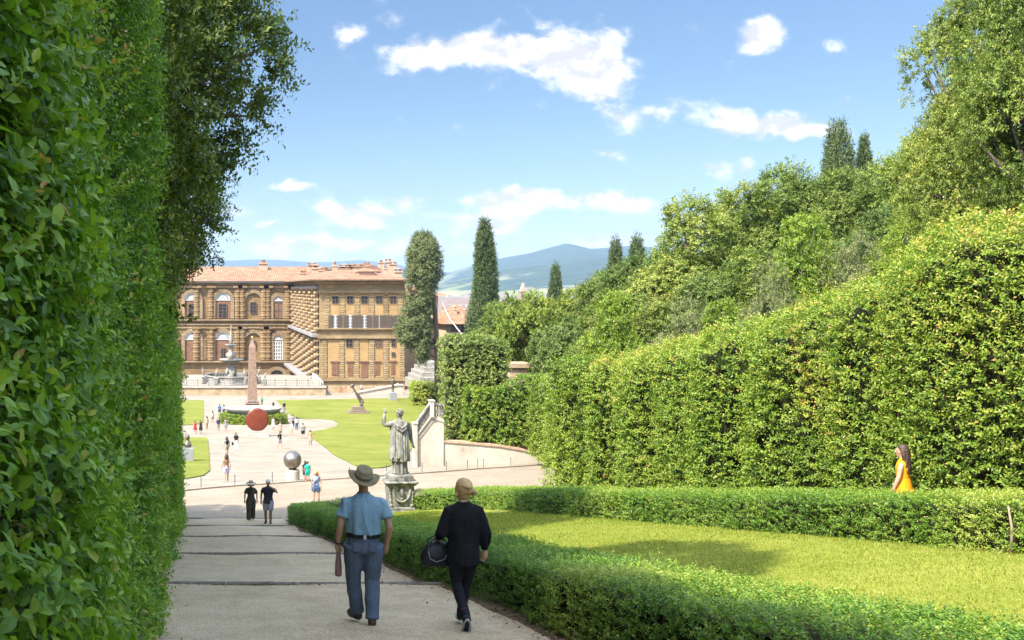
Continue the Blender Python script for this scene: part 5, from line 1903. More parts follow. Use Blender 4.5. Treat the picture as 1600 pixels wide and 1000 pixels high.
def build_sculptures():
    # steel ball on a drum
    x, y, z = on_ground(457, 752)
    r = empty('ball_sculpture', (x, y, z), "polished bronze sphere on a pale drum pedestal beside the plaza edge", 'sculpture')
    n = NB('polished_bronze')
    co = n.coord()
    n.color(n.ramp(n.noise(co, 2.5, 5, .7, .6), [(.3, (.16, .13, .09)), (.55, (.30, .27, .22)), (.75, (.40, .38, .34))])).set(.40, .5, 1.0)
    n.bump(n.noise(co, 14, 4, .6), .1, .01)
    b = MB(); b.ball((0, 0, 1.26), .53, 40, 26); b.build('sphere', n.m, r)
    s = MB()
    for a in (0.2, 1.7): 
        c_, s_ = math.cos(a), math.sin(a)
        s.tube([(c_ * .531 * math.sin(t) + 0, s_ * .531 * math.sin(t), 1.26 + .531 * math.cos(t)) for t in np.linspace(0, 2 * math.pi, 41)], .007, 5)
    s.build('seam', M_bronze, r)
    p = MB(); p.lathe([(.42, -.1), (.42, .66), (.40, .68)], seg=28, smooth=False); p.build('drum', M_cream_wall, r)
    k = MB(); k.lathe([(.2, .68), (.25, .70), (.22, .78)], seg=20); k.build('collar', M_bronze, r)
    # bronze diagonal on the lawn
    x, y, z = on_ground(559, 646)
    r = empty('bronze_sculpture', (x, y, z), "abstract bronze of leaning bars on a stepped plinth in the lawn", 'sculpture')
    p = MB(); p.bbox(-1.65, 1.65, -1.0, 1.0, -.2, .30, .03); p.bbox(-1.25, 1.25, -.75, .75, .303, .55, .03); p.bbox(-.95, .95, -.6, .6, .553, 1.1, .03)
    p.build('plinth', plain('brown_plinth', (.20, .15, .105), .8), r)
    b = MB()
    b.tube([(.75, 0, 1.1), (-.1, 0, 2.9), (-.9, 0, 4.3)], [.16, .2, .14], 8)
    b.tube([(.9, 0, 1.9), (.0, .1, 3.0), (-.6, .05, 3.7)], [.12, .16, .12], 8)
    b.tube([(.55, -.35, 1.3), (.55, .35, 1.3)], [.26, .26], 12); b.tube([(.75, -.3, 1.75), (.75, .3, 1.75)], [.22, .22], 12)
    b.tube([(-1.15, 0, 4.1), (-.8, 0, 4.45), (-.4, 0, 4.35)], [.2, .24, .12], 10)
    mesh_obj('bars', remesh(b, .05, 1), M_bronze, r)
    # dark standing bronze on a grey box
    x, y, z = on_ground(614, 626)
    r = empty('standing_bronze', (x, y, z), "slim dark bronze figure on a grey box at the lawn's far right corner", 'sculpture')
    p = MB(); p.bbox(-.62, .62, -.6, .6, -.2, 1.45, .02); p.build('box', M_box_grey, r)
    b = MB()
    for sx in (-1, 1):
        b.tube([(sx * .10, 0, 2.85), (sx * .12, .04, 2.2), (sx * .13, 0, 1.5)], [.14, .11, .08], 8)
        b.tube([(sx * .22, 0, 3.6), (sx * .3, .03, 3.1), (sx * .2, .1, 2.8)], [.09, .075, .05], 8)
    b.tube([(0, 0, 2.7), (0, 0, 3.1), (0, .02, 3.6), (0, 0, 3.85)], [.18, .2, .26, .1], 10)
    b.ball((0, 0, 4.1), .19, 10, 8, (1, 1, 1.2))
    mesh_obj('figure', remesh(b, .045, 2), M_bronze, r)
    # grey box with a bust on the left lawn, half hidden by the hedge
    x, y, z = on_ground(293, 721)
    r = empty('bust_on_plinth', (x, y, z), "grey plinth with a dark bust on the left lawn, half hidden by the hedge", 'sculpture')
    p = MB(); p.bbox(-.55, .5, -.5, .5, -.2, 1.15, .02); p.build('box', M_box_grey, r)
    b = MB(); b.tube([(0, 0, 1.15), (0, 0, 1.4), (0, 0, 1.75)], [.3, .34, .12], 12); b.ball((0, 0, 1.95), .2, 12, 9, (1, 1, 1.25)); b.ball((0, -.2, 1.93), .05, 6, 5)
    mesh_obj('bust', remesh(b, .04, 2), M_bronze, r)


def build_statue():
    """draped stone figure with raised arm on a carved pedestal"""
    x, y = 8.95, 43.0
    z = gz(x, y) - .02
    r = empty('roman_statue', (x, y, z), "weathered stone statue of a draped man raising one arm, on a carved pedestal", 'statue')
    p = MB()
    p.bbox(-.66, .66, -.62, .62, -.15, .16, .02); p.bbox(-.58, .58, -.54, .54, .162, .28, .03)
    # tapering die, wider at the top
    a, c = .46, .54
    p.add([(-a, -a + .03, .28), (a, -a + .03, .28), (a, a, .28), (-a, a, .28), (-c, -c + .03, 1.22), (c, -c + .03, 1.22), (c, c, 1.22), (-c, c, 1.22)],
          [(0, 1, 5, 4), (1, 2, 6, 5), (2, 3, 7, 6), (3, 0, 4, 7), (0, 3, 2, 1), (4, 5, 6, 7)])
    p.bbox(-.62, .62, -.60, .62, 1.223, 1.30, .02); p.bbox(-.70, .70, -.68, .68, 1.303, 1.39, .03); p.bbox(-.52, .52, -.5, .5, 1.393, 1.64, .03)
    p.build('pedestal', M_old_stone, r)
    g = MB()
    # hanging garland on the front and at the corners, scrolls
    pts = []
    for i in range(17):
        t = math.pi * i / 16
        pts.append((-.36 * math.cos(t), -.50 - .03 * math.sin(t), 1.08 - .55 * math.sin(t) ** .8))
    g.tube(pts, [.045 + .012 * (i % 2) for i in range(17)], 7)
    g.tube([(0, -.50, 1.12), (0, -.535, .86), (0, -.52, .70)], [.05, .11, .04], 8)
    g.ball((0, -.55, .66), .055, 8, 6)
    for s in (-1, 1):
        for k in range(9):
            g.ball((s * (.50 - .005 * k), -.47, 1.12 - .075 * k), .05 + .012 * (k % 2), 7, 5)
        g.ball((s * .44, -.50, .36), .09, 8, 6, (1, .7, 1))
    g.build('garland', M_old_stone, r)
    zb = 1.64
    # drapery: deeply folded cloak from the shoulders to the knees, tunic below
    n = 84
    wn = WaveNoise(90, 10, 2.2)
    d = MB()

    def ring(zz, rx, ry, depth, nf, ph, ox=0, oy=0, sharp=1.0):
        out = []
        for k in range(n):
            t = 2 * math.pi * k / n
            f = math.sin(nf * t + ph) + .5 * math.sin(nf * 1.7 * t + ph * 2.3) + .4 * math.sin(nf * .6 * t - ph)
            w = 1 + depth * (abs(f) ** sharp * (1 if f > 0 else -1))
            out.append((ox + rx * w * math.cos(t), oy + ry * w * math.sin(t), zz))
        return out
    L = [(.55, .40, .34, .10, 11, .2), (.62, .41, .34, .12, 11, .3), (1.0, .40, .33, .11, 10, .8), (1.4, .37, .30, .09, 9, 1.2), (1.75, .36, .27, .07, 8, 1.6), (2.0, .37, .25, .05, 8, 1.9), (2.15, .38, .22, .03, 7, 2), (2.26, .28, .17, .02, 7, 2), (2.33, .13, .12, .0, 7, 2)]
    rings = [ring(zb + zz, rx, ry, dp, nf, ph, .02 * math.sin(zz * 2), 0) for zz, rx, ry, dp, nf, ph in L]
    d.loft(rings)
    T = [(.02, .36, .30, .10, 13, .1), (.1, .33, .28, .12, 13, .1), (.4, .31, .26, .12, 13, .4), (.7, .31, .26, .1, 13, .6)]
    d.loft([ring(zb + zz, rx, ry, dp, nf, ph) for zz, rx, ry, dp, nf, ph in T])
    # hanging folds down the back and sides
    rr = random.Random(4)
    for k in range(15):
        t = -math.pi * (.02 + .96 * k / 14)
        xs, ys = math.cos(t), math.sin(t)
        j = rr.uniform(-.06, .06)
        d.tube([(.30 * xs, .20 * ys, zb + 2.15), (.375 * xs + j, .285 * ys, zb + 1.7), (.38 * xs + j, .325 * ys, zb + 1.2), (.40 * xs + j * .5, .345 * ys, zb + .9), (.41 * xs, .35 * ys, zb + rr.uniform(.5, .72))], [.022, .038, .048, .05, .03], 6)
    d.tube([(-.30, -.12, zb + 2.2), (-.12, -.27, zb + 2.08), (.06, -.30, zb + 1.98), (.22, -.24, zb + 2.08), (.33, -.1, zb + 2.22)], [.05, .06, .07, .06, .05], 7)
    d.tube([(-.28, -.16, zb + 2.12), (-.1, -.30, zb + 1.94), (.06, -.33, zb + 1.84), (.22, -.28, zb + 1.96), (.33, -.14, zb + 2.12)], [.04, .05, .055, .05, .04], 7)
    # raised arm (image left), lowered arm, neck, head with hair
    d.tube([(-.30, 0, zb + 2.18), (-.48, -.02, zb + 2.10), (-.68, -.02, zb + 2.12)], [.14, .12, .09], 10)
    d.tube([(-.68, -.02, zb + 2.10), (-.66, -.02, zb + 2.36), (-.64, -.02, zb + 2.56)], [.095, .085, .055], 10)
    hand = (-.63, -.02, zb + 2.6)
    d.ball((hand[0], hand[1], hand[2] + .04), .06, 8, 6, (1, .6, 1.3))
    for i, (dx, l) in enumerate(((-.045, .10), (-.015, .13), (.015, .12), (.045, .10))):
        d.tube([(hand[0] + dx, hand[1], hand[2] + .08), (hand[0] + dx * 1.2, hand[1] + .02, hand[2] + .08 + l)], [.02, .014], 6)
    d.tube([(hand[0] + .05, hand[1], hand[2] + .02), (hand[0] + .10, hand[1] + .03, hand[2] + .08)], [.022, .015], 6)
    d.tube([(.32, 0, zb + 2.16), (.46, .02, zb + 1.85), (.50, .06, zb + 1.55), (.58, .06, zb + 1.30)], [.14, .115, .095, .06], 10)
    d.ball((.61, .06, zb + 1.22), .06, 8, 6, (.8, .7, 1.3))
    for i in range(4):
        d.tube([(.585 + .018 * i, .06 - .02 * i, zb + 1.18), (.60 + .025 * i, .07 - .02 * i, zb + 1.06 + .012 * i)], [.018, .013], 6)
    d.tube([(.56, .03, zb + 1.22), (.52, .02, zb + 1.14)], [.02, .014], 6)
    d.tube([(0, .01, zb + 2.25), (.02, .02, zb + 2.44)], [.12, .10], 10)
    d.ball((.02, .03, zb + 2.58), .155, 14, 12, (.92, 1.08, 1.18))
    for k in range(46):
        a = rr.uniform(0, 6.28); e = rr.uniform(-.15, 1.3)
        d.ball((.02 + .145 * math.cos(a) * math.cos(e), .02 + .165 * math.sin(a) * math.cos(e) - .01, zb + 2.60 + .17 * math.sin(e)), .036, 6, 5)
    for s in (-1, 1): d.ball((.02 + s * .148, .03, zb + 2.56), .035, 6, 5, (.5, .8, 1.3))
    d.ball((.02, .21, zb + 2.55), .032, 6, 5)
    mesh_obj('figure', remesh(d, .017, 1, .4), M_old_stone, r)


def build_retaining():
    # pale wall under the clipped hedges, running beside the road and dying into it
    yw = 68.6
    X = lambda px: (px - PX) / F * yw
    Z = lambda py: -(py - HY) / F * yw
    r = empty('retaining_wall', (X(760), yw, Z(735)), "stained cream retaining wall below the square clipped hedge, dropping to the right", 'wall')
    o = r.location
    w = MB()
    top = [(693.5, 691), (740, 694.5), (780, 698), (815, 704), (840, 711), (858, 722), (864, 738)]
    pts = [(X(693.5), Z(748)), (X(864), Z(748))] + [(X(a), Z(b)) for a, b in reversed(top)]
    w.prism([(a - o.x, b - o.z) for a, b in pts], 'y', 0, .6)
    w.build('wall', M_cream_wall, r)
    c = MB()
    for (a, b), (a2, b2) in zip(top[:-1], top[1:]):
        c.prism([(X(a) - o.x, Z(b) - o.z + .003), (X(a2) - o.x, Z(b2) - o.z + .003), (X(a2) - o.x, Z(b2) - o.z + .14), (X(a) - o.x, Z(b) - o.z + .14)], 'y', -.08, .7)
    c.build('coping', mottled('terracotta_coping', [(.3, (.36, .23, .14)), (.7, (.50, .37, .26))], 2, .9, .15, 5, .3, .02), r)
    # earth bank behind it
    b = MB()
    b.prism([(17.36, 69.2), (34, 69.2), (60, 110), (60, 160), (42, 160), (30.2, 120)], 'z', -25, -10.85)
    tag(b.build('earth_bank', M_soil), kind='structure')
    # stair: pale side wall rising to the right with a balustrade along its slope
    ys = 68.5
    X = lambda px: (px - PX) / F * ys
    Z = lambda py: -(py - HY) / F * ys
    r = empty('garden_stair', (X(672), ys, Z(740)), "pale garden stair wall with stone balustrade climbing to the right behind the statue", 'staircase')
    o = r.location
    LZ = lambda px, py: (X(px) - o.x, Z(py) - o.z)
    w = MB()
    w.prism([LZ(650, 745), LZ(693.2, 745), LZ(693.2, 655), LZ(677, 648), LZ(649.5, 684)], 'y', 0, .55)
    w.build('side_wall', M_cream_wall, r)
    m = MB()
    m.prism([LZ(649, 684), LZ(677, 647.5), LZ(677, 644.5), LZ(649, 681)], 'y', -.12, .25)
    m.prism([LZ(649, 694), LZ(677, 658), LZ(677, 656.5), LZ(649, 692.5)], 'y', -.05, -.003)
    m.prism([LZ(677, 654), LZ(693.2, 660), LZ(693.2, 657), LZ(677, 651)], 'y', -.06, .2)
    m.build('string_moulding', M_cream_wall, r)
    rl = MB()
    rl.prism([LZ(647, 667), LZ(672, 632), LZ(672, 629), LZ(647, 664)], 'y', -.14, .28)
    rl.prism([LZ(672.5, 631), LZ(694, 635), LZ(694, 632), LZ(672.5, 628)], 'y', -.14, .28)
    rl.build('handrail', M_old_stone, r)
    n = 9
    for i in range(n):
        t = (i + .6) / n
        px = 650 + 22.5 * t
        b0, b1 = 682.5 - 36.5 * t * .98, 663 - 35 * t * .92
        x_, z0 = LZ(px, b0); _, z1 = LZ(px, b1)
        h = z1 - z0
        bl = MB(); bl.lathe([(.07, 0), (.07, h * .08), (.045, h * .15), (.085, h * .4), (.045, h * .75), (.07, h * .9), (.07, h)], (x_, .05, z0), 8)
        bl.build('baluster', M_old_stone, r)
    for i in range(4):
        px = 680 + 4.0 * i
        x_, z0 = LZ(px, 650); _, z1 = LZ(px, 633)
        h = z1 - z0
        bl = MB(); bl.lathe([(.07, 0), (.045, h * .15), (.085, h * .4), (.045, h * .75), (.07, h)], (x_, .05, z0), 8)
        bl.build('baluster', M_old_stone, r)
    for px, b0, b1 in ((648.5, 745, 662), (674.5, 652, 627)):
        x_, z0 = LZ(px, b0); _, z1 = LZ(px, b1)
        p = MB(); p.bbox(x_ - .14, x_ + .14, -.2, .3, z0, z1, .02); p.bbox(x_ - .19, x_ + .19, -.25, .35, z1 + .002, z1 + .1, .02)
        p.build('newel_post', M_cream_wall, r)
    # stone seats of the amphitheatre beyond, seen over the small hedge
    yb = 172
    X = lambda px: (px - PX) / F * yb
    Z = lambda py: -(py - HY) / F * yb
    s = MB()
    for i in range(5):
        s.bbox(X(656 + 5 * i), X(700), yb + 1.4 * i, yb + 12, Z(604 - 7 * i) - 1, Z(598 - 7 * i), .04)
    tag(s.build('stone_seats', M_marble), "tiers of pale stone seats rising behind the small far hedge", 'seats')
    bs = empty('balustrade', (X(675), yb - .8, Z(604)), "pale stone balustrade in front of the far stone seats", 'balustrade')
    m = MB()
    o = bs.location
    m.prism([(X(654) - o.x, Z(588) - o.z), (X(694) - o.x, Z(596) - o.z), (X(694) - o.x, Z(599) - o.z), (X(654) - o.x, Z(591) - o.z)], 'y', -.2, .2)
    m.build('rail', M_marble, bs)
    for i in range(7):
        px = 655 + 6.2 * i
        p = MB(); p.bbox(X(px) - o.x - .14, X(px) - o.x + .14, -.16, .16, Z(606 + .4 * i) - o.z, Z(590 + 1.2 * i) - o.z, .02); p.build('pier', M_marble, bs)
    # tan pillar between the trees
    y = 79
    pz = MB(); x = (806 - PX) / F * y
    pz.bbox(-.75, .75, -.7, .7, -1.5, 4.0, .04); pz.bbox(-.95, .95, -.9, .9, 4.003, 4.4, .03); pz.bbox(-.9, .9, -.85, .85, -1.6, -.9, .03)
    tag(pz.build('gate_pillar', M_tan_wall, None, (x, y, -10.3)), "tan stone pillar under the dark oak behind the hedges", 'pillar')
    lw = MB(); lw.bbox(.9, 3.2, .1, .6, -1.5, 2.8, .03); lw.bbox(.8, 3.3, 0, .7, 2.803, 3.0, .02)
    tag(lw.build('garden_wall', M_cream_wall, None, (x, y, -10.3)), "pale wall piece just right of the tan pillar", 'wall')


def build_bollards():
    pts = [(KERB_AT(px)) for px in (314, 367, 426, 547, 605, 661, 699, 732, 748, 757, 800)]
    labs = ["slim iron post at the left end of the plaza kerb", "slim iron post on the kerb left of the woman in the wide hat", "slim iron post on the kerb above the man in the cap", "slim iron post on the kerb left of the blue shirt man's hat",
            "slim iron post on the kerb just left of the stone statue", "slim iron post on the kerb just right of the stone statue", "slim iron post at the kerb below the stair wall's right edge", "slim iron post before the cream wall, first of three close ones",
            "slim iron post before the cream wall, middle of three close ones", "slim iron post before the cream wall, last of three close ones", "slim iron post farthest right along the cream wall"]
    me = None
    for (x, y), lab in zip(pts, labs):
        z = gz(x, y)
        if me is None:
            b = MB(); b.lathe([(.035, 0), (.035, .05), (.022, .08), (.022, .60), (.035, .62), (.03, .66), (.005, .68)], seg=8)
            me = b.mesh('iron_post'); me.materials.append(M_iron)
        o = bpy.data.objects.new('iron_post', me); link(o); o.location = (x, y, z)
        tag(o, lab, 'post', 'iron posts along the plaza kerb')


def KERB_AT(px):
    for (x0, y0, z0), (x1, y1, z1) in zip(KERB[:-1], KERB[1:]):
        a, b = x0 / y0, x1 / y1
        t = (px - PX) / F
        if a <= t <= b:
            f = (t - a) / (b - a)
            return (x0 + (x1 - x0) * f, y0 + (y1 - y0) * f + .25)
    return (KERB[-1][0], KERB[-1][1])


x, y = 11.05, 13.45
st = MB(); st.tube([(0, 0, -.1), (.02, -.01, .35), (-.02, .01, .66)], [.022, .018, .010], 7)
tag(st.build('stake', mottled('grey_stake', [(.3, (.20, .155, .10)), (.7, (.33, .265, .19))], 9, .9), None, (x, y, gz(x, y))), "pale bare wooden stake against the thin brown spot of the sunlit low hedge", 'stake')
build_terrace()
build_obelisk()
build_sculptures()
build_statue()
build_retaining()
build_bollards()
# ------------------------------------------------------------------ people
M_skin = mottled('skin', [(.3, (.40, .235, .155)), (.7, (.52, .32, .22))], 9, .55, .35, 3, .05, .002)
M_skin_tan = mottled('tanned_skin', [(.3, (.30, .165, .10)), (.7, (.40, .235, .15))], 9, .55, .35, 3, .05, .002)
M_skin_dark = mottled('brown_skin', [(.3, (.17, .09, .055)), (.7, (.24, .13, .085))], 9, .5, .35, 3, .05, .002)


def cloth(name, c, rough=.9, folds=.5):
    if name in MATS: return MATS[name]
    n = NB(name)
    co = n.coord()
    lo = tuple(x * .86 for x in c); hi = tuple(min(1, x * 1.12) for x in c)
    n.color(n.ramp(n.noise(co, 7, 5, .65), [(.3, lo), (.7, hi)])).set(rough, .15)
    wr = n.noise(co, 6.5, 3, .5, 1.2, (1.6, 1.0, .55))
    n.bump(n.math('ADD', n.math('MULTIPLY', wr, 1.0), n.math('MULTIPLY', n.noise(co, 160, 2, .6), .04)), folds, .03)
    MATS[name] = n.m
    return n.m


def ell(c, rx, ry, n, nf=0, amp=0.0, ph=0.0, tilt=0.0):
    return [(c[0] + rx * (1 + amp * math.sin(nf * t + ph)) * math.cos(t), c[1] + ry * (1 + amp * math.sin(nf * t + ph)) * math.sin(t), c[2] + tilt * math.sin(t)) for t in (2 * math.pi * k / n for k in range(n))]


def head(b, c, s, yaw=0.0, pitch=0.0, seg=18):
    """skull with jaw, brow, nose, lips, ears; faces +Y before yaw"""
    Mx = Matrix.Translation(c) @ Matrix.Rotation(yaw, 4, 'Z') @ Matrix.Rotation(pitch, 4, 'X')
    P = lambda p: tuple(Mx @ (Vector(p) * s))
    h = MB()
    h.ball((0, -.012, .03), .098, seg, 14, (.80, 1.0, 1.0))
    h.tube([(0, .02, .03), (0, .028, -.04), (0, .035, -.105)], [.076, .066, .035], 12, [(1, 1.0)] * 3)
    h.ball((0, .068, -.10), .028, 8, 6, (1.1, .8, .8))
    h.tube([(0, .083, .035), (0, .100, .0), (0, .112, -.028), (0, .092, -.038)], [.012, .015, .019, .013], 8)
    for sx in (-1, 1):
        h.ball((sx * .079, -.005, -.005), .028, 8, 6, (.35, .75, 1.15))
        h.ball((sx * .032, .078, .036), .024, 8, 6, (1.2, .5, .45))
    h.ball((0, .088, -.066), .020, 8, 6, (1.35, .5, .35)); h.ball((0, .087, -.078), .018, 8, 6, (1.2, .5, .4))
    h.v = [P(p) for p in h.v]
    b.add(h.v, h.f, True)
    return P


def hand(b, w, d, side, s=1.0, curl=.5, back=(0, 0, 1)):
    """palm, four unequal bent fingers and a thumb growing from the side of the palm.  w wrist, d direction, side = towards the thumb"""
    w, d, sd = Vector(w), Vector(d).normalized(), Vector(side)
    sd = (sd - d * sd.dot(d)).normalized()
    nr = d.cross(sd).normalized()      # palm normal
    if nr.dot(Vector(back)) > 0: nr = -nr
    c = w + d * .05 * s
    b.tube([tuple(w - d * .02 * s), tuple(w + d * .03 * s), tuple(w + d * .085 * s)], [.028 * s, .038 * s, .036 * s], 10, None)
    for i, (o, l, r) in enumerate(((.030, .072, .0100), (.010, .082, .0105), (-.011, .076, .0100), (-.031, .060, .0088))):
        p0 = w + d * .08 * s + sd * o * s
        a1 = d * math.cos(curl * .7) + nr * math.sin(curl * .7)
        a2 = d * math.cos(curl * 1.7) + nr * math.sin(curl * 1.7)
        a3 = d * math.cos(curl * 2.5) + nr * math.sin(curl * 2.5)
        p1 = p0 + a1 * l * .45 * s; p2 = p1 + a2 * l * .32 * s; p3 = p2 + a3 * l * .25 * s
        b.tube([tuple(p0 - d * .02 * s), tuple(p1), tuple(p2), tuple(p3)], [r * 1.1 * s, r * s, r * .92 * s, r * .7 * s], 7)
    t0 = w + d * .028 * s + sd * .028 * s
    t1 = t0 + (d * .6 + sd * .75 + nr * .25) * .042 * s
    t2 = t1 + (d * .9 + sd * .15 + nr * .4) * .034 * s
    b.tube([tuple(t0 - sd * .015 * s), tuple(t1), tuple(t2)], [.0155 * s, .0125 * s, .009 * s], 8)


def wrinkle(me, amp, f, seed, stretch=(1, 1, 1), zmask=None):
    """folds of cloth: move the surface along its normals"""
    n = len(me.vertices)
    co = np.empty(n * 3, np.float32); me.vertices.foreach_get('co', co); co = co.reshape(-1, 3)
    nr = np.empty(n * 3, np.float32); me.vertex_normals.foreach_get('vector', nr); nr = nr.reshape(-1, 3)
    q = co * np.array(stretch)
    w = WaveNoise(seed, 7, f); w2 = WaveNoise(seed + 1, 8, f * 2.1)
    h = -np.abs(w(q)) * 1.3 + .55 + .35 * w2(q)
    if zmask is not None: h = h * np.interp(co[:, 2], zmask[0], zmask[1])
    co = co + nr * (h * amp)[:, None]
    me.vertices.foreach_set('co', co.astype(np.float32).ravel())
    me.update()
    return me


class Pose:
    """joints of a figure of height H, standing at the origin and facing +Y"""

    def __init__(self, H, stride=.0, arms=None, lift=None, lean=0.0, shoulder=.118, hipw=.055, splay=.012, female=False):
        self.H = H
        h = H
        self.female = female
        sh = shoulder * (.92 if female else 1)
        self.pel = Vector((0, 0, .53 * h))
        self.chest = Vector((0, lean * .5 * h, .72 * h))
        self.neck = Vector((0, lean * h, .845 * h))
        self.head = Vector((0, lean * 1.15 * h + .012 * h, .928 * h))
        self.sh = {s: Vector((s * sh * h, lean * .9 * h, .815 * h)) for s in (-1, 1)}
        self.hip = {s: Vector((s * hipw * h, 0, .50 * h)) for s in (-1, 1)}
        self.ank, self.knee = {}, {}
        for s in (-1, 1):
            f = stride * s
            z = .042 * h
            if lift and lift[0] == s: z += lift[1] * h
            self.ank[s] = Vector((s * (hipw + splay) * h, f * h, z))
            m = (self.hip[s] + self.ank[s]) / 2
            d = (self.hip[s] - self.ank[s]).length
            k = max(.0, (.458 * h) ** 2 / 4 - d * d / 4) ** .5
            self.knee[s] = m + Vector((s * .004 * h, min(.12 * h, k + .012 * h), .01 * h))
        self.elb, self.wri = {}, {}
        for s in (-1, 1):
            a = (arms or {}).get(s)
            if a:
                self.elb[s], self.wri[s] = Vector(a[0]) * h, Vector(a[1]) * h
            else:
                f = -stride * s * .6
                self.elb[s] = Vector((s * (sh + .035) * h, f * .35 * h - .01 * h, .635 * h))
                self.wri[s] = Vector((s * (sh + .045) * h, f * h + .025 * h, .495 * h))


def torso_rings(p, fat=1.0, z0=.50, n=20, folds=0.0, flare=0.0, nf=7, boxy=False):
    h = p.H
    rows = [(.50, .098, .075), (.56, .096, .070), (.62, .086, .062), (.68, .094, .066), (.74, .106, .070), (.79, .108, .064), (.815, .098, .055), (.835, .062, .042), (.85, .036, .034)]
    if p.female: rows = [(.50, .100, .074), (.56, .092, .066), (.62, .076, .056), (.68, .082, .062), (.74, .092, .070), (.79, .095, .056), (.815, .086, .046), (.835, .052, .036), (.85, .032, .030)]
    if boxy: rows = [(.50, .102, .082), (.56, .104, .084), (.62, .105, .084), (.68, .108, .084), (.74, .114, .082), (.785, .112, .070), (.81, .096, .056), (.83, .064, .044), (.85, .036, .036)]
    out = []
    if z0 > rows[0][0]:
        k = max(i for i in range(len(rows)) if rows[i][0] <= z0)
        if rows[k][0] < z0:
            f = (z0 - rows[k][0]) / (rows[k + 1][0] - rows[k][0])
            rows = [tuple(a + (b - a) * f for a, b in zip(rows[k], rows[k + 1]))] + rows[k + 1:]
    for z, rx, ry in rows:
        if z < z0: continue
        t = max(0, .74 - z)
        c = p.pel.lerp(p.neck, (z - .53) / .315) if z > .53 else Vector((0, 0, z * h))
        g = fat * (1 + flare * t)
        out.append(ell((c.x, c.y, z * h), rx * h * g, ry * h * g, n, nf, folds * (1 if z < .8 else 0), z * 17))
    return out


def leg_tube(b, p, s, k=1.0, z_end=None, seg=12, bell=0.0, a_r=.030):
    h = p.H
    H_, K, A = p.hip[s], p.knee[s], p.ank[s]
    pts = [H_ + Vector((0, 0, .02 * h)), H_.lerp(K, .45), K, K.lerp(A, .38), A]
    r = [.064, .055, .040, .040, a_r]
    if z_end is not None:
        q = []
        for i in range(len(pts)):
            if pts[i].z >= z_end * h: q.append(pts[i])
            else:
                a, c = pts[i - 1], pts[i]
                f = (a.z - z_end * h) / max(1e-6, a.z - c.z)
                q.append(a.lerp(c, f)); r = r[:i] + [r[i - 1] + (r[i] - r[i - 1]) * f]
                break
        pts = q; r = r[:len(q)]
    n = len(r)
    r = [x * h * k * (1 + bell * i / max(1, n - 1)) for i, x in enumerate(r)]
    b.tube([tuple(q) for q in pts], r, seg)


def shoe(b, p, s, turn=0.0, size=1.0, pitch=0.0):
    h = p.H
    A = p.ank[s]
    m = MB()
    m.tube([(0, -.030 * h, -.022 * h), (0, .0, -.018 * h), (0, .05 * h, -.022 * h), (0, .098 * h, -.030 * h), (0, .122 * h, -.033 * h)], [.022 * h, .029 * h, .028 * h, .026 * h, .014 * h], 10, [(1, .9), (1, .95), (1.05, .8), (1.12, .55), (1, .5)])
    m.tube([(0, -.008 * h, -.02 * h), (0, -.006 * h, .025 * h)], [.028 * h, .026 * h], 10)
    Mx = Matrix.Translation(A) @ Matrix.Rotation(turn, 4, 'Z') @ Matrix.Rotation(pitch, 4, 'X') @ Matrix.Scale(size, 4)
    m.v = [tuple(Mx @ Vector(q)) for q in m.v]
    b.add(m.v, m.f, True)
    return Mx


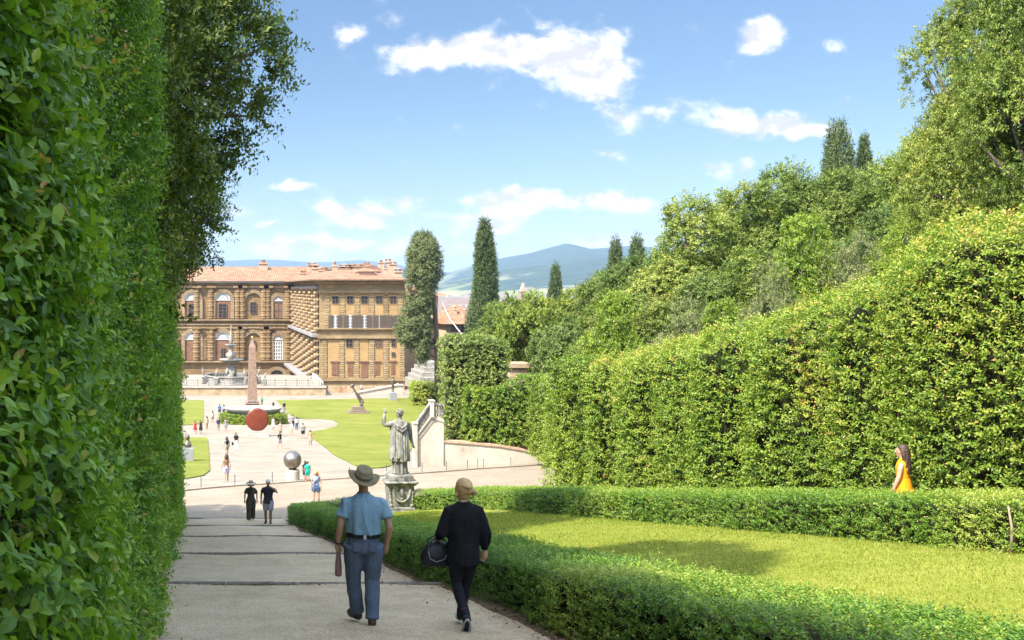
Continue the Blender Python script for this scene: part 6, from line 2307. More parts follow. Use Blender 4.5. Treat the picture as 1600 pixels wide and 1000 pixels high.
def make_person(label, loc, rz, H, pose, skin, top=None, bottom=None, shoes=None, hair=None, hat=None, vox=.016, yaw=0.0, pitch=0.0, hands=True, curl=.5, group=None, extra=None, eyes=False, boxy=False, folds=None):
    """top: (material, kind 'tee'/'tank'/'long'/'dress'/'loose', hem)   bottom: (material, kind, end)"""
    h = H
    root = empty('person', loc, label, 'person', group, rz)
    p = pose
    sk = MB()
    sk.loft(torso_rings(p, .84, n=14))
    P = None
    sk.tube([tuple(p.neck - Vector((0, 0, .03 * h))), tuple(p.neck.lerp(p.head, .55))], [.034 * h, .030 * h], 12)
    P = head(sk, tuple(p.head), h / 1.75, yaw, pitch)
    for s in (-1, 1):
        sk.tube([tuple(p.sh[s] + Vector((-s * .045 * h, 0, -.022 * h))), tuple(p.sh[s] + Vector((-s * .012 * h, 0, -.028 * h))), tuple(p.sh[s].lerp(p.elb[s], .5)), tuple(p.elb[s]), tuple(p.elb[s].lerp(p.wri[s], .35)), tuple(p.wri[s])], [.020 * h, .027 * h, .027 * h, .0225 * h, .024 * h, .0165 * h], 10)
        d = (p.wri[s] - p.elb[s]).normalized()
        if hands:
            side = Vector((-s * .25, 1, .25)) if abs(d.y) < .75 else Vector((-s, 0, .3))
            hand(sk, tuple(p.wri[s]), tuple(d), tuple(side), h / 1.75, curl if not isinstance(curl, dict) else curl[s], (s, 0, 0) if abs(d.z) > .5 else (0, 0, 1))
        else:
            sk.tube([tuple(p.wri[s]), tuple(p.wri[s] + d * .05 * h), tuple(p.wri[s] + d * .095 * h)], [.017 * h, .024 * h, .010 * h], 8, [(1, .6)] * 3)
            q = p.wri[s] + d * .03 * h
            sk.tube([tuple(q), tuple(q + Vector((-s * .01, .03, -.02)) * h)], [.010 * h, .007 * h], 6)
        leg_tube(sk, p, s, .84 if not (bottom and bottom[2] < .06) else .60, seg=10)
        if shoes is None or shoes[1] == 'sandal':
            shoe(sk, p, s, -.12 * s, .86)
    body = mesh_obj('body', remesh(sk, vox, 2, .4), skin, root)
    if eyes:
        for sx in (-1, 1):
            e = MB(); e.ball(P((sx * .032, .090, .022)), .0105 * h / 1.75, 8, 6); e.build('eye', plain('eye_dark', (.02, .015, .012), .2, .5), root)
    if top:
        m, kind, hem = top[:3]
        fat = top[3] if len(top) > 3 else 1.0
        t = MB()
        t.loft(torso_rings(p, 1.06 * fat, max(hem, .50), folds=.025 if kind != 'tank' else .015, flare=.5 if kind in ('loose', 'dress') else .0, boxy=boxy))
        if hem < .50 and kind != 'dress':
            t.loft([ell((0, 0, z * h), rx * h * fat, ry * h * fat, 20, 6, .03, z * 30) for z, rx, ry in ((.56, .102, .078), (.50, .108, .084), (hem, .110, .086))])
        if kind == 'dress':
            w = top[4] if len(top) > 4 else .15
            rows = [(.62, .088, .068), (.56, .104, .080), (.50, .118, .092), ((.50 + hem) / 2, w * .9, w * .78), (hem, w, w * .88)]
            t.loft([ell((0, 0, z * h), rx * h, ry * h, 28, 9, .05 * max(0, (.6 - z) * 5), z * 3) for z, rx, ry in rows])
        if kind in ('tee', 'loose', 'long', 'dress_tee'):
            for s in (-1, 1):
                e = {'tee': .62, 'loose': .70, 'dress_tee': .55, 'long': 1.0}[kind]
                S0, S, E, Wr = p.sh[s] + Vector((-s * .052 * h, 0, -.012 * h)), p.sh[s] + Vector((-s * .012 * h, 0, -.024 * h)), p.elb[s], p.wri[s]
                k = 1.18 if kind != 'loose' else 1.35
                if kind == 'long' or len(top) > 5:
                    k = top[5] if len(top) > 5 else 1.2
                    t.tube([tuple(S0), tuple(S), tuple(S.lerp(E, .45)), tuple(E), tuple(E.lerp(Wr, .5)), tuple(E.lerp(Wr, .93))], [.030 * h, .036 * h * k ** .5, .035 * h * k, .033 * h * k, .031 * h * k, .021 * h * k], 12)
                else:
                    t.tube([tuple(S0), tuple(S), tuple(S.lerp(E, .4)), tuple(S.lerp(E, e))], [.028 * h, .036 * h, .036 * h * k, .039 * h * k], 12)
        tm = remesh(t, vox, 2, .4)
        if folds: wrinkle(tm, folds[0], folds[1], 301, folds[2], folds[3])
        mesh_obj('top' if kind != 'dress' else 'dress', tm, m, root)
    if bottom:
        m, kind, end = bottom[:3]
        k = bottom[3] if len(bottom) > 3 else 1.12
        t = MB()
        if kind == 'skirt':
            w = bottom[3] if len(bottom) > 3 else .14
            t.loft([ell((0, 0, z * h), rx * h, ry * h, 24, 8, .05, z * 5) for z, rx, ry in ((.60, .086, .066), (.54, .106, .082), ((end + .5) / 2, (w + .11) / 2, w * .8), (end, w, w * .85))])
        else:
            t.loft([ell((0, 0, z * h), rx * h, ry * h, 20) for z, rx, ry in ((.605 if not boxy else .585, .090 if not boxy else .104, .068 if not boxy else .083), (.55, .100 if not boxy else .106, .078 if not boxy else .084), (.50, .106, .084), (.468, .098, .074))])
            for s in (-1, 1):
                leg_tube(t, p, s, k, end if end > .06 else None, 12, bottom[4] if len(bottom) > 4 else .1, .034)
        tm = remesh(t, vox, 2, .4)
        if folds: wrinkle(tm, folds[4], folds[5], 311, folds[6], folds[7])
        mesh_obj({'skirt': 'skirt', 'shorts': 'shorts'}.get(kind, 'trousers'), tm, m, root)
    if shoes and shoes[1] != 'sandal':
        for s in (-1, 1):
            b = MB(); pt = shoes[2][s] if len(shoes) > 2 else (-.12 * s, 0)
            shoe(b, p, s, pt[0], 1.02, pt[1])
            mesh_obj('shoe', remesh(b, max(vox * .7, .008), 1), shoes[0], root)
    if hair:
        m, kind = hair[:2]
        t = MB()
        t.ball(P((0, -.022, .040)), .104 * h / 1.75, 14, 10, (.88, 1.0, 1.0))
        if kind in ('long', 'wavy'):
            L = hair[2] if len(hair) > 2 else .22
            rr = random.Random(int(loc[0] * 10))
            for i in range(9):
                a = -math.pi * (.02 + .96 * i / 8)
                x, y = .085 * math.cos(a), -.02 + .075 * math.sin(a)
                wv = [(0, 0), (.012, .008), (-.010, .006), (.012, 0), (0, 0)]
                t.tube([P((x * (1 + .12 * j) + (wv[j][0] if kind == 'wavy' else 0) * (1 if i % 2 else -1), y - .012 * j, .03 - L * j / 4 * rr.uniform(.92, 1.05))) for j in range(5)], [.036 * h / 1.75, .040 * h / 1.75, .038 * h / 1.75, .034 * h / 1.75, .014 * h / 1.75], 8)
        if kind == 'bun':
            t.ball(P((0, -.045, .035)), .112 * h / 1.75, 14, 10, (.92, .9, 1.0))
            t.ball(P((0, -.045, -.035)), .088 * h / 1.75, 12, 9, (.95, .7, .9))
            rr = random.Random(9)
            for i in range(46):
                a = -math.pi * rr.uniform(-.05, 1.05); e = rr.uniform(.2, 1.2)
                x, y, zz = .100 * math.cos(a) * math.cos(e), -.045 + .108 * math.sin(a) * math.cos(e), .035 + .112 * math.sin(e)
                q = Vector((.045, -.125, .0))
                t.tube([P((x, y, zz)), P(((x + q.x) / 2 * 1.08, (y + q.y) / 2 * 1.16 - .01, (zz + q.z) / 2 + .02)), P(tuple(q))], [.007, .009, .006], 5)
            for i in range(14):
                sx = rr.choice((-1, 1))
                t.tube([P((sx * .085, -.02 - .05 * rr.random(), .01)), P((sx * (.098 + .02 * rr.random()), -.03 - .05 * rr.random(), -.05)), P((sx * (.09 + .04 * rr.random()), -.04 - .04 * rr.random(), -.10 - .03 * rr.random()))], [.010, .008, .003], 5)
            t.tube([P((.04, -.11, .0)), P((.09, -.14, .01)), P((.12, -.13, -.02)), P((.08, -.12, -.03))], [.03, .028, .02, .01], 8)
            t.ball(P((.035, -.115, .0)), .040 * h / 1.75, 10, 8, (1, .9, .9))
            t.tube([P((-.085, -.01, .02)), P((-.086, -.03, -.05)), P((-.08, -.035, -.10))], [.018, .015, .004], 6)
        if kind == 'tail':
            t.tube([P((0, -.11, .05)), P((0, -.16, .0)), P((.01, -.15, -.12)), P((0, -.13, -.2))], [.03, .035, .03, .01], 8)
        mesh_obj('hair', remesh(t, max(.009, vox * .7), 1), m, root)
    if hat:
        m, kind = hat[:2]
        t = MB()
        if len(hat) > 5:
            P0, Mh = P, Matrix.Translation((0, -.012, .05)) @ Matrix.Rotation(hat[5][1], 4, 'Y') @ Matrix.Rotation(hat[5][0], 4, 'X') @ Matrix.Translation((0, .012, -.05))
            P = lambda q: P0(tuple(Mh @ Vector(q)))
        if kind == 'brim':
            R0 = hat[2] if len(hat) > 2 else .19
            n = 40
            prof = [(.098, .145, 0), (.110, .055, 0), (R0 * .75, .030, .6), (R0, .026, 1), (R0, .018, 1), (R0 * .75, .020, .6), (.104, .040, 0)]
            rings = []
            for r_, z_, u_ in prof:
                rings.append([P((r_ * (.92 if r_ < .12 else 1) * math.cos(a), -.012 + r_ * 1.06 * math.sin(a), z_ + u_ * (hat[3] if len(hat) > 3 else .04) * abs(math.cos(a)) ** 3 - u_ * .02 * math.sin(a))) for a in (2 * math.pi * k / n for k in range(n))])
            t.loft([[P((0.001 * math.cos(2 * math.pi * k / n), -.012 + .001 * math.sin(2 * math.pi * k / n), .148)) for k in range(n)], [P((.070 * math.cos(2 * math.pi * k / n), -.012 + .08 * math.sin(2 * math.pi * k / n), .152)) for k in range(n)]] + rings, True, False)
            mesh_obj('hat', t.mesh('hat'), m, root)
            bd = MB()
            bd.loft([[P((r_ * .92 * math.cos(a), -.012 + r_ * 1.06 * math.sin(a), z_)) for a in (2 * math.pi * k / n for k in range(n))] for r_, z_ in ((.1125, .048), (.1115, .060), (.109, .084), (.106, .086))], True, False)
            if len(hat) > 4: bd.build('hat_band', hat[4], root)
        else:
            t.ball(P((0, -.012, .055)), .108 * h / 1.75, 16, 10, (.88, 1.04, .95))
            t.tube([P((0, .07, .062)), P((0, .13, .05)), P((0, .16, .042))], [.06 * h / 1.75, .055 * h / 1.75, .03 * h / 1.75], 10, [(1, .16)] * 3)
            mesh_obj('cap', remesh(t, max(.010, vox * .7), 1), m, root)
    if extra:
        extra(root, p, P)
    return root


def build_people():
    blue_shirt = cloth('blue_grey_shirt', (.165, .265, .325), .85, .8)
    slate = cloth('slate_trousers', (.080, .102, .140), .9, .8)
    black = cloth('black_knit', (.010, .010, .012), .9, .5)
    leg_black = cloth('black_leggings', (.012, .012, .015), .8, .25)
    felt = mottled('olive_felt', [(.3, (.13, .105, .055)), (.7, (.215, .18, .105))], 12, .9, .15, 4, .4, .004)
    leather_b = plain('black_leather', (.010, .010, .011), .5, .3)
    leather_br = plain('dark_brown_leather', (.05, .035, .025), .55, .4)
    blond = mottled('blond_hair', [(.3, (.27, .155, .06)), (.7, (.56, .37, .17))], 40, .5, .4, 4, .8, .004, stretch=(3, 3, .4))
    brown_h = mottled('brown_hair', [(.3, (.025, .014, .009)), (.7, (.085, .05, .03))], 30, .5, .4, 4, .8, .004, stretch=(3, 3, .5))
    dark_h = mottled('dark_hair', [(.3, (.012, .009, .008)), (.7, (.035, .025, .02))], 30, .5, .4, 4, .6, .004)
    ginger = mottled('ginger_blond_hair', [(.3, (.40, .19, .06)), (.7, (.60, .34, .13))], 30, .5, .4, 4, .6, .004)

    # --- the man in the hat (foreground, walking away)
    Y = 11.4
    x = (568 - PX) / F * Y
    z = PATH_Z(x, Y)
    H = 1.76
    arms = {-1: ((-.152, -.02, .640), (-.160, .045, .508)), 1: ((.162, -.035, .640), (.150, .035, .505))}
    p = Pose(H, stride=.035, arms=arms, shoulder=.128, hipw=.058, splay=-.018)
    p.ank[-1] = Vector((-.030, .10, .042)) * H; p.ank[1] = Vector((.050, -.055, .050)) * H
    p.knee[-1] = Vector((-.062, .055, .285)) * H; p.knee[1] = Vector((.058, .02, .285)) * H

    def man_extra(root, p, P):
        h = H
        bt = MB()
        bt.loft([ell((0, 0, z_ * h), .1135 * h, .0925 * h, 28) for z_ in (.574, .597)], True, False)
        bt.loft([ell((0, 0, z_ * h), .109 * h, .088 * h, 28) for z_ in (.597, .574)], True, False)
        b = bt.build('belt', leather_b, root)
        lp = MB(); lp.bbox(-.016, .016, -.0975 * h, -.0930 * h, .572 * h, .599 * h, .001); lp.build('belt_patch', plain('grey_patch', (.35, .38, .4), .6), b)
        # back pockets
        for s in (-1, 1):
            pk = MB(); pk.bbox(s * .052 * h - .042, s * .052 * h + .042, -.0885 * h, -.080 * h, .492 * h, .546 * h, .002)
            pk.build('back_pocket', slate, root)
        co = MB(); co.loft([ell((0, p.neck.y, z_ * h), r_ * h, r_ * .95 * h, 18) for z_, r_ in ((.832, .052), (.856, .041), (.858, .037), (.836, .046))], True, False)
        co.build('collar', blue_shirt, root)
        wt = MB(); w_ = p.wri[-1]; d = (p.wri[-1] - p.elb[-1]).normalized()
        wt.tube([tuple(w_ - d * .03), tuple(w_ - d * .008)], [.034, .034], 14); wt.build('wrist_watch', leather_b, root)
    tp = MB()
    man = make_person("man in olive brimmed hat, blue shirt and slate trousers walking down the path", (x, Y, z), R(-4), H, p, M_skin_tan,
                      (blue_shirt, 'tee', .593, 1.0), (slate, 'trousers', 0, 1.16, .12), (leather_br, 'shoe', {-1: (.45, 0), 1: (-.15, -.12)}), (dark_h, 'short'),
                      (felt, 'brim', .18, .06, plain('hat_band_dark', (.09, .078, .055), .9), (.42, .16)), .0115, .02, -.06, True, {-1: 1.15, 1: .55}, None, man_extra, False, True, (.019, 15, (1.5, 1.0, .6), ((.9, 1.0, 1.5), (.6, 1, .5)), .009, 14, (1.0, .8, .9), ((0, .2, .45, .6, .8, 1.05), (1.2, 1.0, .9, .7, .8, .1))))
    # tails of the shirt are tucked in; the bottle hangs from the left hand
    wv = Matrix.Translation(man.location) @ Matrix.Rotation(R(-4), 4, 'Z')
    d = (p.wri[-1] - p.elb[-1]).normalized()
    hp = wv @ (p.wri[-1] + d * .105 + Vector((.012, .012, 0)))
    b = MB(); b.lathe([(.012, .05), (.026, .045), (.028, .02), (.024, 0), (.026, -.05), (.036, -.13), (.040, -.20), (.040, -.285), (.034, -.295)], seg=18)
    tag(b.build('water_bottle', plain('dusty_pink_steel', (.24, .135, .12), .4, .5), None, hp), "dusty pink steel bottle hanging from the left hand of the man in the hat", 'bottle')

    # --- the woman in black
    Y = 11.15
    x = (724 - PX) / F * Y
    z = PATH_Z(x, Y)
    H = 1.66
    arms = {-1: ((-.142, -.005, .640), (-.150, .10, .575)), 1: ((.142, -.02, .640), (.150, .03, .510))}
    p = Pose(H, .06, arms, None, 0, .118, .054, -.02, True)
    p.ank[-1] = Vector((-.010, -.13, .105)) * H; p.ank[1] = Vector((.020, .16, .042)) * H
    p.knee[-1] = Vector((-.040, .035, .29)) * H; p.knee[1] = Vector((.045, .10, .285)) * H

    def wo_extra(root, p, P):
        so = MB()
        A, K = p.ank[-1], p.knee[-1]
        so.tube([tuple(A + (K - A) * .10), tuple(A + (K - A) * .24)], [.045, .050], 12)
        so.build('red_sock', plain('dark_red_sock', (.10, .015, .025), .9), root)
        # white rubber soles
        for s, tr, pt in ((-1, -.1, -.95), (1, -.1, 0)):
            Mx = Matrix.Translation(p.ank[s]) @ Matrix.Rotation(tr, 4, 'Z') @ Matrix.Rotation(pt, 4, 'X')
            m = MB()
            h = H
            n = 20
            def out(k, g=1):
                t = 2 * math.pi * k / n
                return ((.030 + .004 * math.sin(t)) * h * math.cos(t) * g, (.045 + .085 * math.sin(t)) * h * g + (.045 * h * (1 - g)))
            m.loft([[(*out(k), z_ * h) for k in range(n)] for z_ in (-.043, -.034)], False)
            m.v = [tuple(Mx @ Vector(q)) for q in m.v]
            m.build('sole', plain('grey_white_rubber', (.38, .37, .36), .8), root)
    woman = make_person("woman in long black jumper and leggings, blond hair in a bun, walking down the path", (x, Y, z), R(-2), H, p, M_skin,
                        (black, 'long', .43, .97, 0, 1.2), (leg_black, 'trousers', 0, .94, -.05), (cloth('dark_canvas', (.02, .026, .03), .9, .1), 'shoe', {-1: (-.1, -.95), 1: (-.1, 0)}),
                        (blond, 'bun'), None, .0115, .06, -.02, True, .5, None, wo_extra, False, True, (.012, 13, (1.2, 1, .6), ((.7, 1.0, 1.5), (1, 1, .4)), .005, 22, (.8, .8, 1.2), ((0, .3, .8), (1, 1, .4))))
    wv = Matrix.Translation(woman.location) @ Matrix.Rotation(R(-2), 4, 'Z')
    bag = MB()
    c = wv @ Vector((-.275, .10, .50 * H))
    n = 24
    def brow(zz, rx, ry, k): return [(rx * abs(math.cos(t)) ** .6 * (1 if math.cos(t) > 0 else -1), ry * abs(math.sin(t)) ** .7 * (1 if math.sin(t) > 0 else -1), zz) for t in (2 * math.pi * i / n for i in range(n))]
    bag.loft([brow(-.16, .165, .075, 0), brow(-.175 + .03, .19, .088, 0), brow(-.05, .185, .085, 0), brow(.06, .13, .055, 0), brow(.10, .09, .025, 0)])
    broot = empty('handbag', c, "black leather handbag hanging from the left arm of the woman in black", 'bag', None, R(8))
    bag.build('bag_body', leather_b, broot)
    hd = MB()
    for yy in (-.045, .045):
        hd.tube([(-.10, yy, .02), (-.085, yy, .12), (0.02, yy * .6, .185), (.10, yy, .10), (.11, yy, .02)], .008, 7)
    hd.build('handles', leather_b, broot)
    ch = MB(); ch.tube([(-.13, -.088, .02), (-.12, -.098, -.06), (-.04, -.10, -.10), (.06, -.10, -.07), (.10, -.09, .02)], .006, 6); ch.build('strap', plain('grey_strap', (.16, .16, .17), .6), broot)

    # --- girl in the orange dress behind the low hedge
    orange = cloth('orange_cotton', (.80, .30, .012), .85, .4)
    Y = 18.8
    x = (1411 - PX) / F * Y
    H = 1.66
    arms = {-1: ((-.125, .02, .645), (-.12, .07, .50)), 1: ((.125, .0, .645), (.12, .03, .50))}
    p = Pose(H, .05, arms, None, 0, .105, .05, 0, True)
    make_person("young woman with long wavy brown hair in a bright orange dress by the tall hedge", (x, Y, gz(x, Y) - .03), R(46), H, p, M_skin,
                (orange, 'dress', .40, 1.0, .165), None, (leather_br, 'sandal'), (brown_h, 'wavy', .46), None, .014, .1, .0, True, .4)

    # --- the couple coming up the steps, the girl in blue
    camo = mottled('dark_patterned_cotton', [(.38, (.022, .02, .016)), (.5, (.085, .075, .05)), (.6, (.02, .018, .014)), (.75, (.14, .125, .095))], 9, .9, .15, 3, .3, .02)
    Y = 41.0
    x = (392 - PX) / F * Y
    p = Pose(1.64, .09, {-1: ((-.15, .0, .645), (-.155, .05, .51)), 1: ((.15, -.01, .645), (.155, .0, .50))}, None, 0, .115, .05, .0, True)
    make_person("woman in wide brimmed hat and dark patterned overall walking up the path", (x, Y, PATH_Z(x, Y)), R(176), 1.64, p, M_skin,
                (camo, 'loose', .5, 1.0), (camo, 'trousers', 0, 1.25, .35), (leather_br, 'sandal'), (brown_h, 'long', .16), (mottled('straw', [(.3, (.35, .26, .17)), (.7, (.52, .42, .30))], 20, .8, .2), 'brim', .235, .0, plain('dark_ribbon', (.03, .025, .02), .8)), .016, 0, 0, True, .4, None, None, True)
    Y = 39.2
    x = (419 - PX) / F * Y
    p = Pose(1.74, -.06, {1: ((.155, .01, .645), (.15, .06, .51)), -1: ((-.21, .02, .715), (-.09, .10, .84))}, None, 0, .125, .055, .01)

    def bagx(root, p, P):
        b = MB(); b.ball((.0, -.13, .70 * 1.74), .15, 12, 9, (.9, .55, 1.3)); b.build('backpack', plain('rust_pack', (.22, .09, .04), .8), root)
    make_person("man in light cap, dark tee and grey shorts raising a hand to his face", (x, Y, PATH_Z(x, Y)), R(165), 1.74, p, M_skin_dark,
                (cloth('charcoal_tee', (.035, .035, .042)), 'tee', .47, 1.1), (cloth('grey_shorts', (.26, .27, .31)), 'shorts', .31, 1.25), (leather_b, 'shoe'), (dark_h, 'short'), (plain('pale_check_cap', (.42, .45, .46), .8), 'cap'), .016, .35, .1, True, .6, None, bagx, True)
    Y = 47.5
    x = (494 - PX) / F * Y
    p = Pose(1.66, .02, None, None, 0, .112, .052, .02, True)

    def strap(root, p, P):
        b = MB(); b.tube([(-.10 * 1.66, .05, .82 * 1.66), (0, .135, .70 * 1.66), (.12 * 1.66, .11, .58 * 1.66)], .016, 6); b.build('bag_strap', leather_b, root)
    make_person("girl with ginger blond hair in pale blue top and denim shorts", (x, Y, gz(x, Y) + .035), R(172), 1.66, p, M_skin,
                (cloth('pale_blue_tank', (.26, .32, .44)), 'tank', .52, 1.05), (cloth('denim', (.075, .11, .20)), 'shorts', .40, 1.2), (plain('white_shoe', (.6, .6, .58), .8), 'shoe'), (ginger, 'long', .22), None, .016, -.5, .1, True, .4, None, strap, True)

    # --- people on the plaza: pixel of the feet, height, facing, clothes
    C = {'red': (.45, .035, .03), 'black': (.02, .02, .022), 'white': (.62, .60, .56), 'beige': (.45, .36, .26), 'blue': (.06, .12, .33), 'navy': (.03, .04, .09), 'khaki': (.30, .25, .16), 'green': (.03, .30, .16),
         'pink': (.5, .28, .24), 'grey': (.20, .20, .21), 'lav': (.40, .38, .50), 'brown': (.20, .12, .07), 'jeans': (.07, .11, .2), 'orange': (.62, .17, .08), 'teal': (.02, .33, .24), 'tan': (.40, .25, .16)}
    cm = lambda k: cloth('cloth_' + k, C[k])
    W = [
        (305, 678.4, 1.66, 190, 'dress', 'red', None, 'dark', "woman in short red dress with long dark hair"),
        (313.7, 678.6, 1.66, 170, 'dress', 'black', None, 'dark', "dark haired woman in black and white dress beside the red dress"),
        (323, 671, 1.70, 20, 'tee+trousers', 'beige', 'tan', 'brown', "person in beige top and tan trousers near the ring hedge's left end"),
        (332, 661, 1.70, 30, 'tee+shorts', 'white', 'khaki', 'brown', "person in white tee and khaki shorts left of the granite tub"),
        (343, 650, 1.78, 0, 'tee+shorts', 'blue', 'navy', 'dark', "man in blue shirt beyond the ring hedge on the left"),
        (349.5, 648.5, 1.62, 10, 'tank+skirt', 'pink', 'navy', 'brown', "woman in pink top beside the man in blue shirt"),
        (341, 675, 1.76, 185, 'tee+shorts', 'navy', 'khaki', 'dark', "man in navy tee and khaki shorts at the ring hedge"),
        (353, 673.5, 1.64, 180, 'dress', 'grey', None, 'dark', "woman in grey patterned dress at the ring hedge's left end"),
        (353, 616, 1.70, 0, 'tee+trousers', 'white', 'white', 'brown', "person all in white standing by the terrace wall"),
        (408.5, 614, 1.74, 0, 'tee+trousers', 'black', 'grey', 'dark', "person in black top by the terrace wall behind the obelisk"),
        (409, 637, 1.76, 40, 'tee+shorts', 'green', 'khaki', 'dark', "person in green shirt just right of the obelisk"),
        (427, 640, 1.35, 200, 'tee+skirt', 'black', 'black', 'dark', "small figure in black beyond the right rim of the tub"),
        (444, 646, 1.86, 150, 'tee+trousers', 'black', 'grey', 'dark', "tall man in black at the lawn's left corner"),
        (427, 673, 1.68, 185, 'dress', 'white', None, 'brown', "woman in plain white dress before the ring hedge"),
        (438, 681, 1.66, 170, 'tank+skirt', 'pink', 'tan', 'brown', "woman in pink top and tan skirt near the disc"),
        (457.5, 669, 1.78, 0, 'tee+trousers', 'grey', 'navy', 'dark', "man in grey top standing behind the couple right of the ring hedge"),
        (463.6, 672, 1.70, 10, 'tee+trousers', 'white', 'jeans', 'brown', "person in white tee and blue jeans right of the ring hedge"),
        (455.5, 681, 1.66, 160, 'tank+shorts', 'white', 'beige', 'blond', "fair haired woman in white top and beige shorts"),
        (473.5, 686, 1.80, 0, 'tee+shorts', 'grey', 'black', 'dark', "man in grey tee and black shorts on the plaza right"),
        (485, 697, 1.66, 175, 'dress', 'tan', None, 'brown', "woman in tan sundress at the edge of the lawn"),
        (437.5, 701, 1.72, 260, 'walk', 'black', 'grey', 'dark', "person with backpack striding across the plaza below the disc"),
        (369, 704, 1.72, 190, 'tee+trousers', 'black', 'white', 'brown', "woman in dark tee and white trousers carrying a bag"),
        (354.5, 712, 1.70, 10, 'tee+shorts', 'grey', 'khaki', 'brown', "person with dark backpack seen above the woman in lavender shorts"),
        (353.5, 753.7, 1.66, 5, 'tank+shorts', 'brown', 'lav', 'brown', "woman with bare shoulders in lavender shorts standing on the plaza"),
        (476.5, 752.5, 1.22, 20, 'tee+shorts', 'navy', 'navy', 'brown', "child in navy beside the bronze sphere"),
        (480.5, 753.5, 1.20, 5, 'tee+shorts', 'teal', 'teal', 'dark', "child in a bright green shirt beside the bronze sphere"),
        (502.5, 615, 1.70, 0, 'tee+trousers', 'white', 'black', 'dark', "person in white top by the wall, first from the terrace end"),
        (510.5, 614.5, 1.72, 20, 'tee+shorts', 'navy', 'pink', 'dark', "person in navy top by the wall, second from the terrace end"),
        (532, 617, 1.62, 200, 'tee+shorts', 'orange', 'orange', 'brown', "left one of two people in orange sitting by the far wall"),
        (539.5, 617, 1.64, 160, 'tee+shorts', 'orange', 'tan', 'brown', "right one of two people in orange by the far wall"),
        (565, 613.5, 1.70, 30, 'tee+trousers', 'white', 'grey', 'dark', "person in pale clothes behind the leaning bronze bars"),
        (589.5, 616, 1.74, 0, 'tee+trousers', 'white', 'white', 'dark', "person in white standing right of the leaning bronze bars"),
        (621.5, 610, 1.70, 30, 'tee+trousers', 'white', 'grey', 'dark', "person in white just right of the slim standing bronze"),
        (633.5, 610, 1.72, 90, 'tee+trousers', 'red', 'black', 'dark', "person in red left of the small bright hedge"),
        (641.5, 609, 1.72, 200, 'tee+shorts', 'pink', 'navy', 'brown', "person in pink left of the small bright hedge"),
        (646.5, 608, 1.72, 150, 'tee+trousers', 'navy', 'black', 'dark', "person in navy nearest the small bright hedge"),
    ]
    hairs = {'dark': dark_h, 'brown': brown_h, 'blond': blond}
    for i, (px, py, H, face, kind, c1, c2, hr, lab) in enumerate(W):
        x, y, z = on_ground(px, py)
        rr = random.Random(i)
        near = y < 75
        st = .16 if kind == 'walk' else rr.uniform(-.06, .08)
        fem = hr != 'dark' or kind == 'dress'
        p = Pose(H, st, None, None, .03 if kind == 'walk' else 0, .112, .052, .008, fem)
        skin = (M_skin, M_skin_tan, M_skin)[i % 3]
        top, bot = None, None
        if kind == 'dress': top = (cm(c1), 'dress', .30, 1.0, .14)
        else:
            a = 'tee+shorts' if kind == 'walk' else kind
            t, b_ = a.split('+')
            top = (cm(c1), t, .52, 1.08)
            bot = (cm(c2), b_, {'trousers': 0, 'shorts': .32, 'skirt': .30}[b_]) if b_ != 'skirt' else (cm(c2), 'skirt', .30, .13)
        ex = None
        if 'backpack' in lab or 'bag' in lab:
            def ex(root, p, P, H=H, lab=lab):
                b = MB()
                if 'backpack' in lab: b.ball((0, -.15, .70 * H), .16, 10, 8, (.9, .6, 1.3)); b.build('backpack', black, root)
                else: b.bbox(.26, .42, -.1, .06, .30 * H, .46 * H, .03); b.build('bag', black, root)
        make_person(lab, (x, y, z + .01), R(face), H, p, skin, top, bot, (leather_br, 'sandal'), (hairs[hr], 'long' if fem else 'short', .2), None, .022 if near else .034, rr.uniform(-.4, .4), 0, near, .4, None, ex)


def PATH_Z(x, y):
    for k in range(len(STEPS) - 1):
        if STEPS[k] <= y < STEPS[k + 1]:
            z0 = gz(1, STEPS[k] + .001) - .06
            z1 = gz(1, STEPS[k + 1] - .001) + (.10 if k == len(STEPS) - 2 else .06)
            return z0 + (z1 - z0) * (y - STEPS[k]) / (STEPS[k + 1] - STEPS[k])
    return gz(x, y)


build_people()
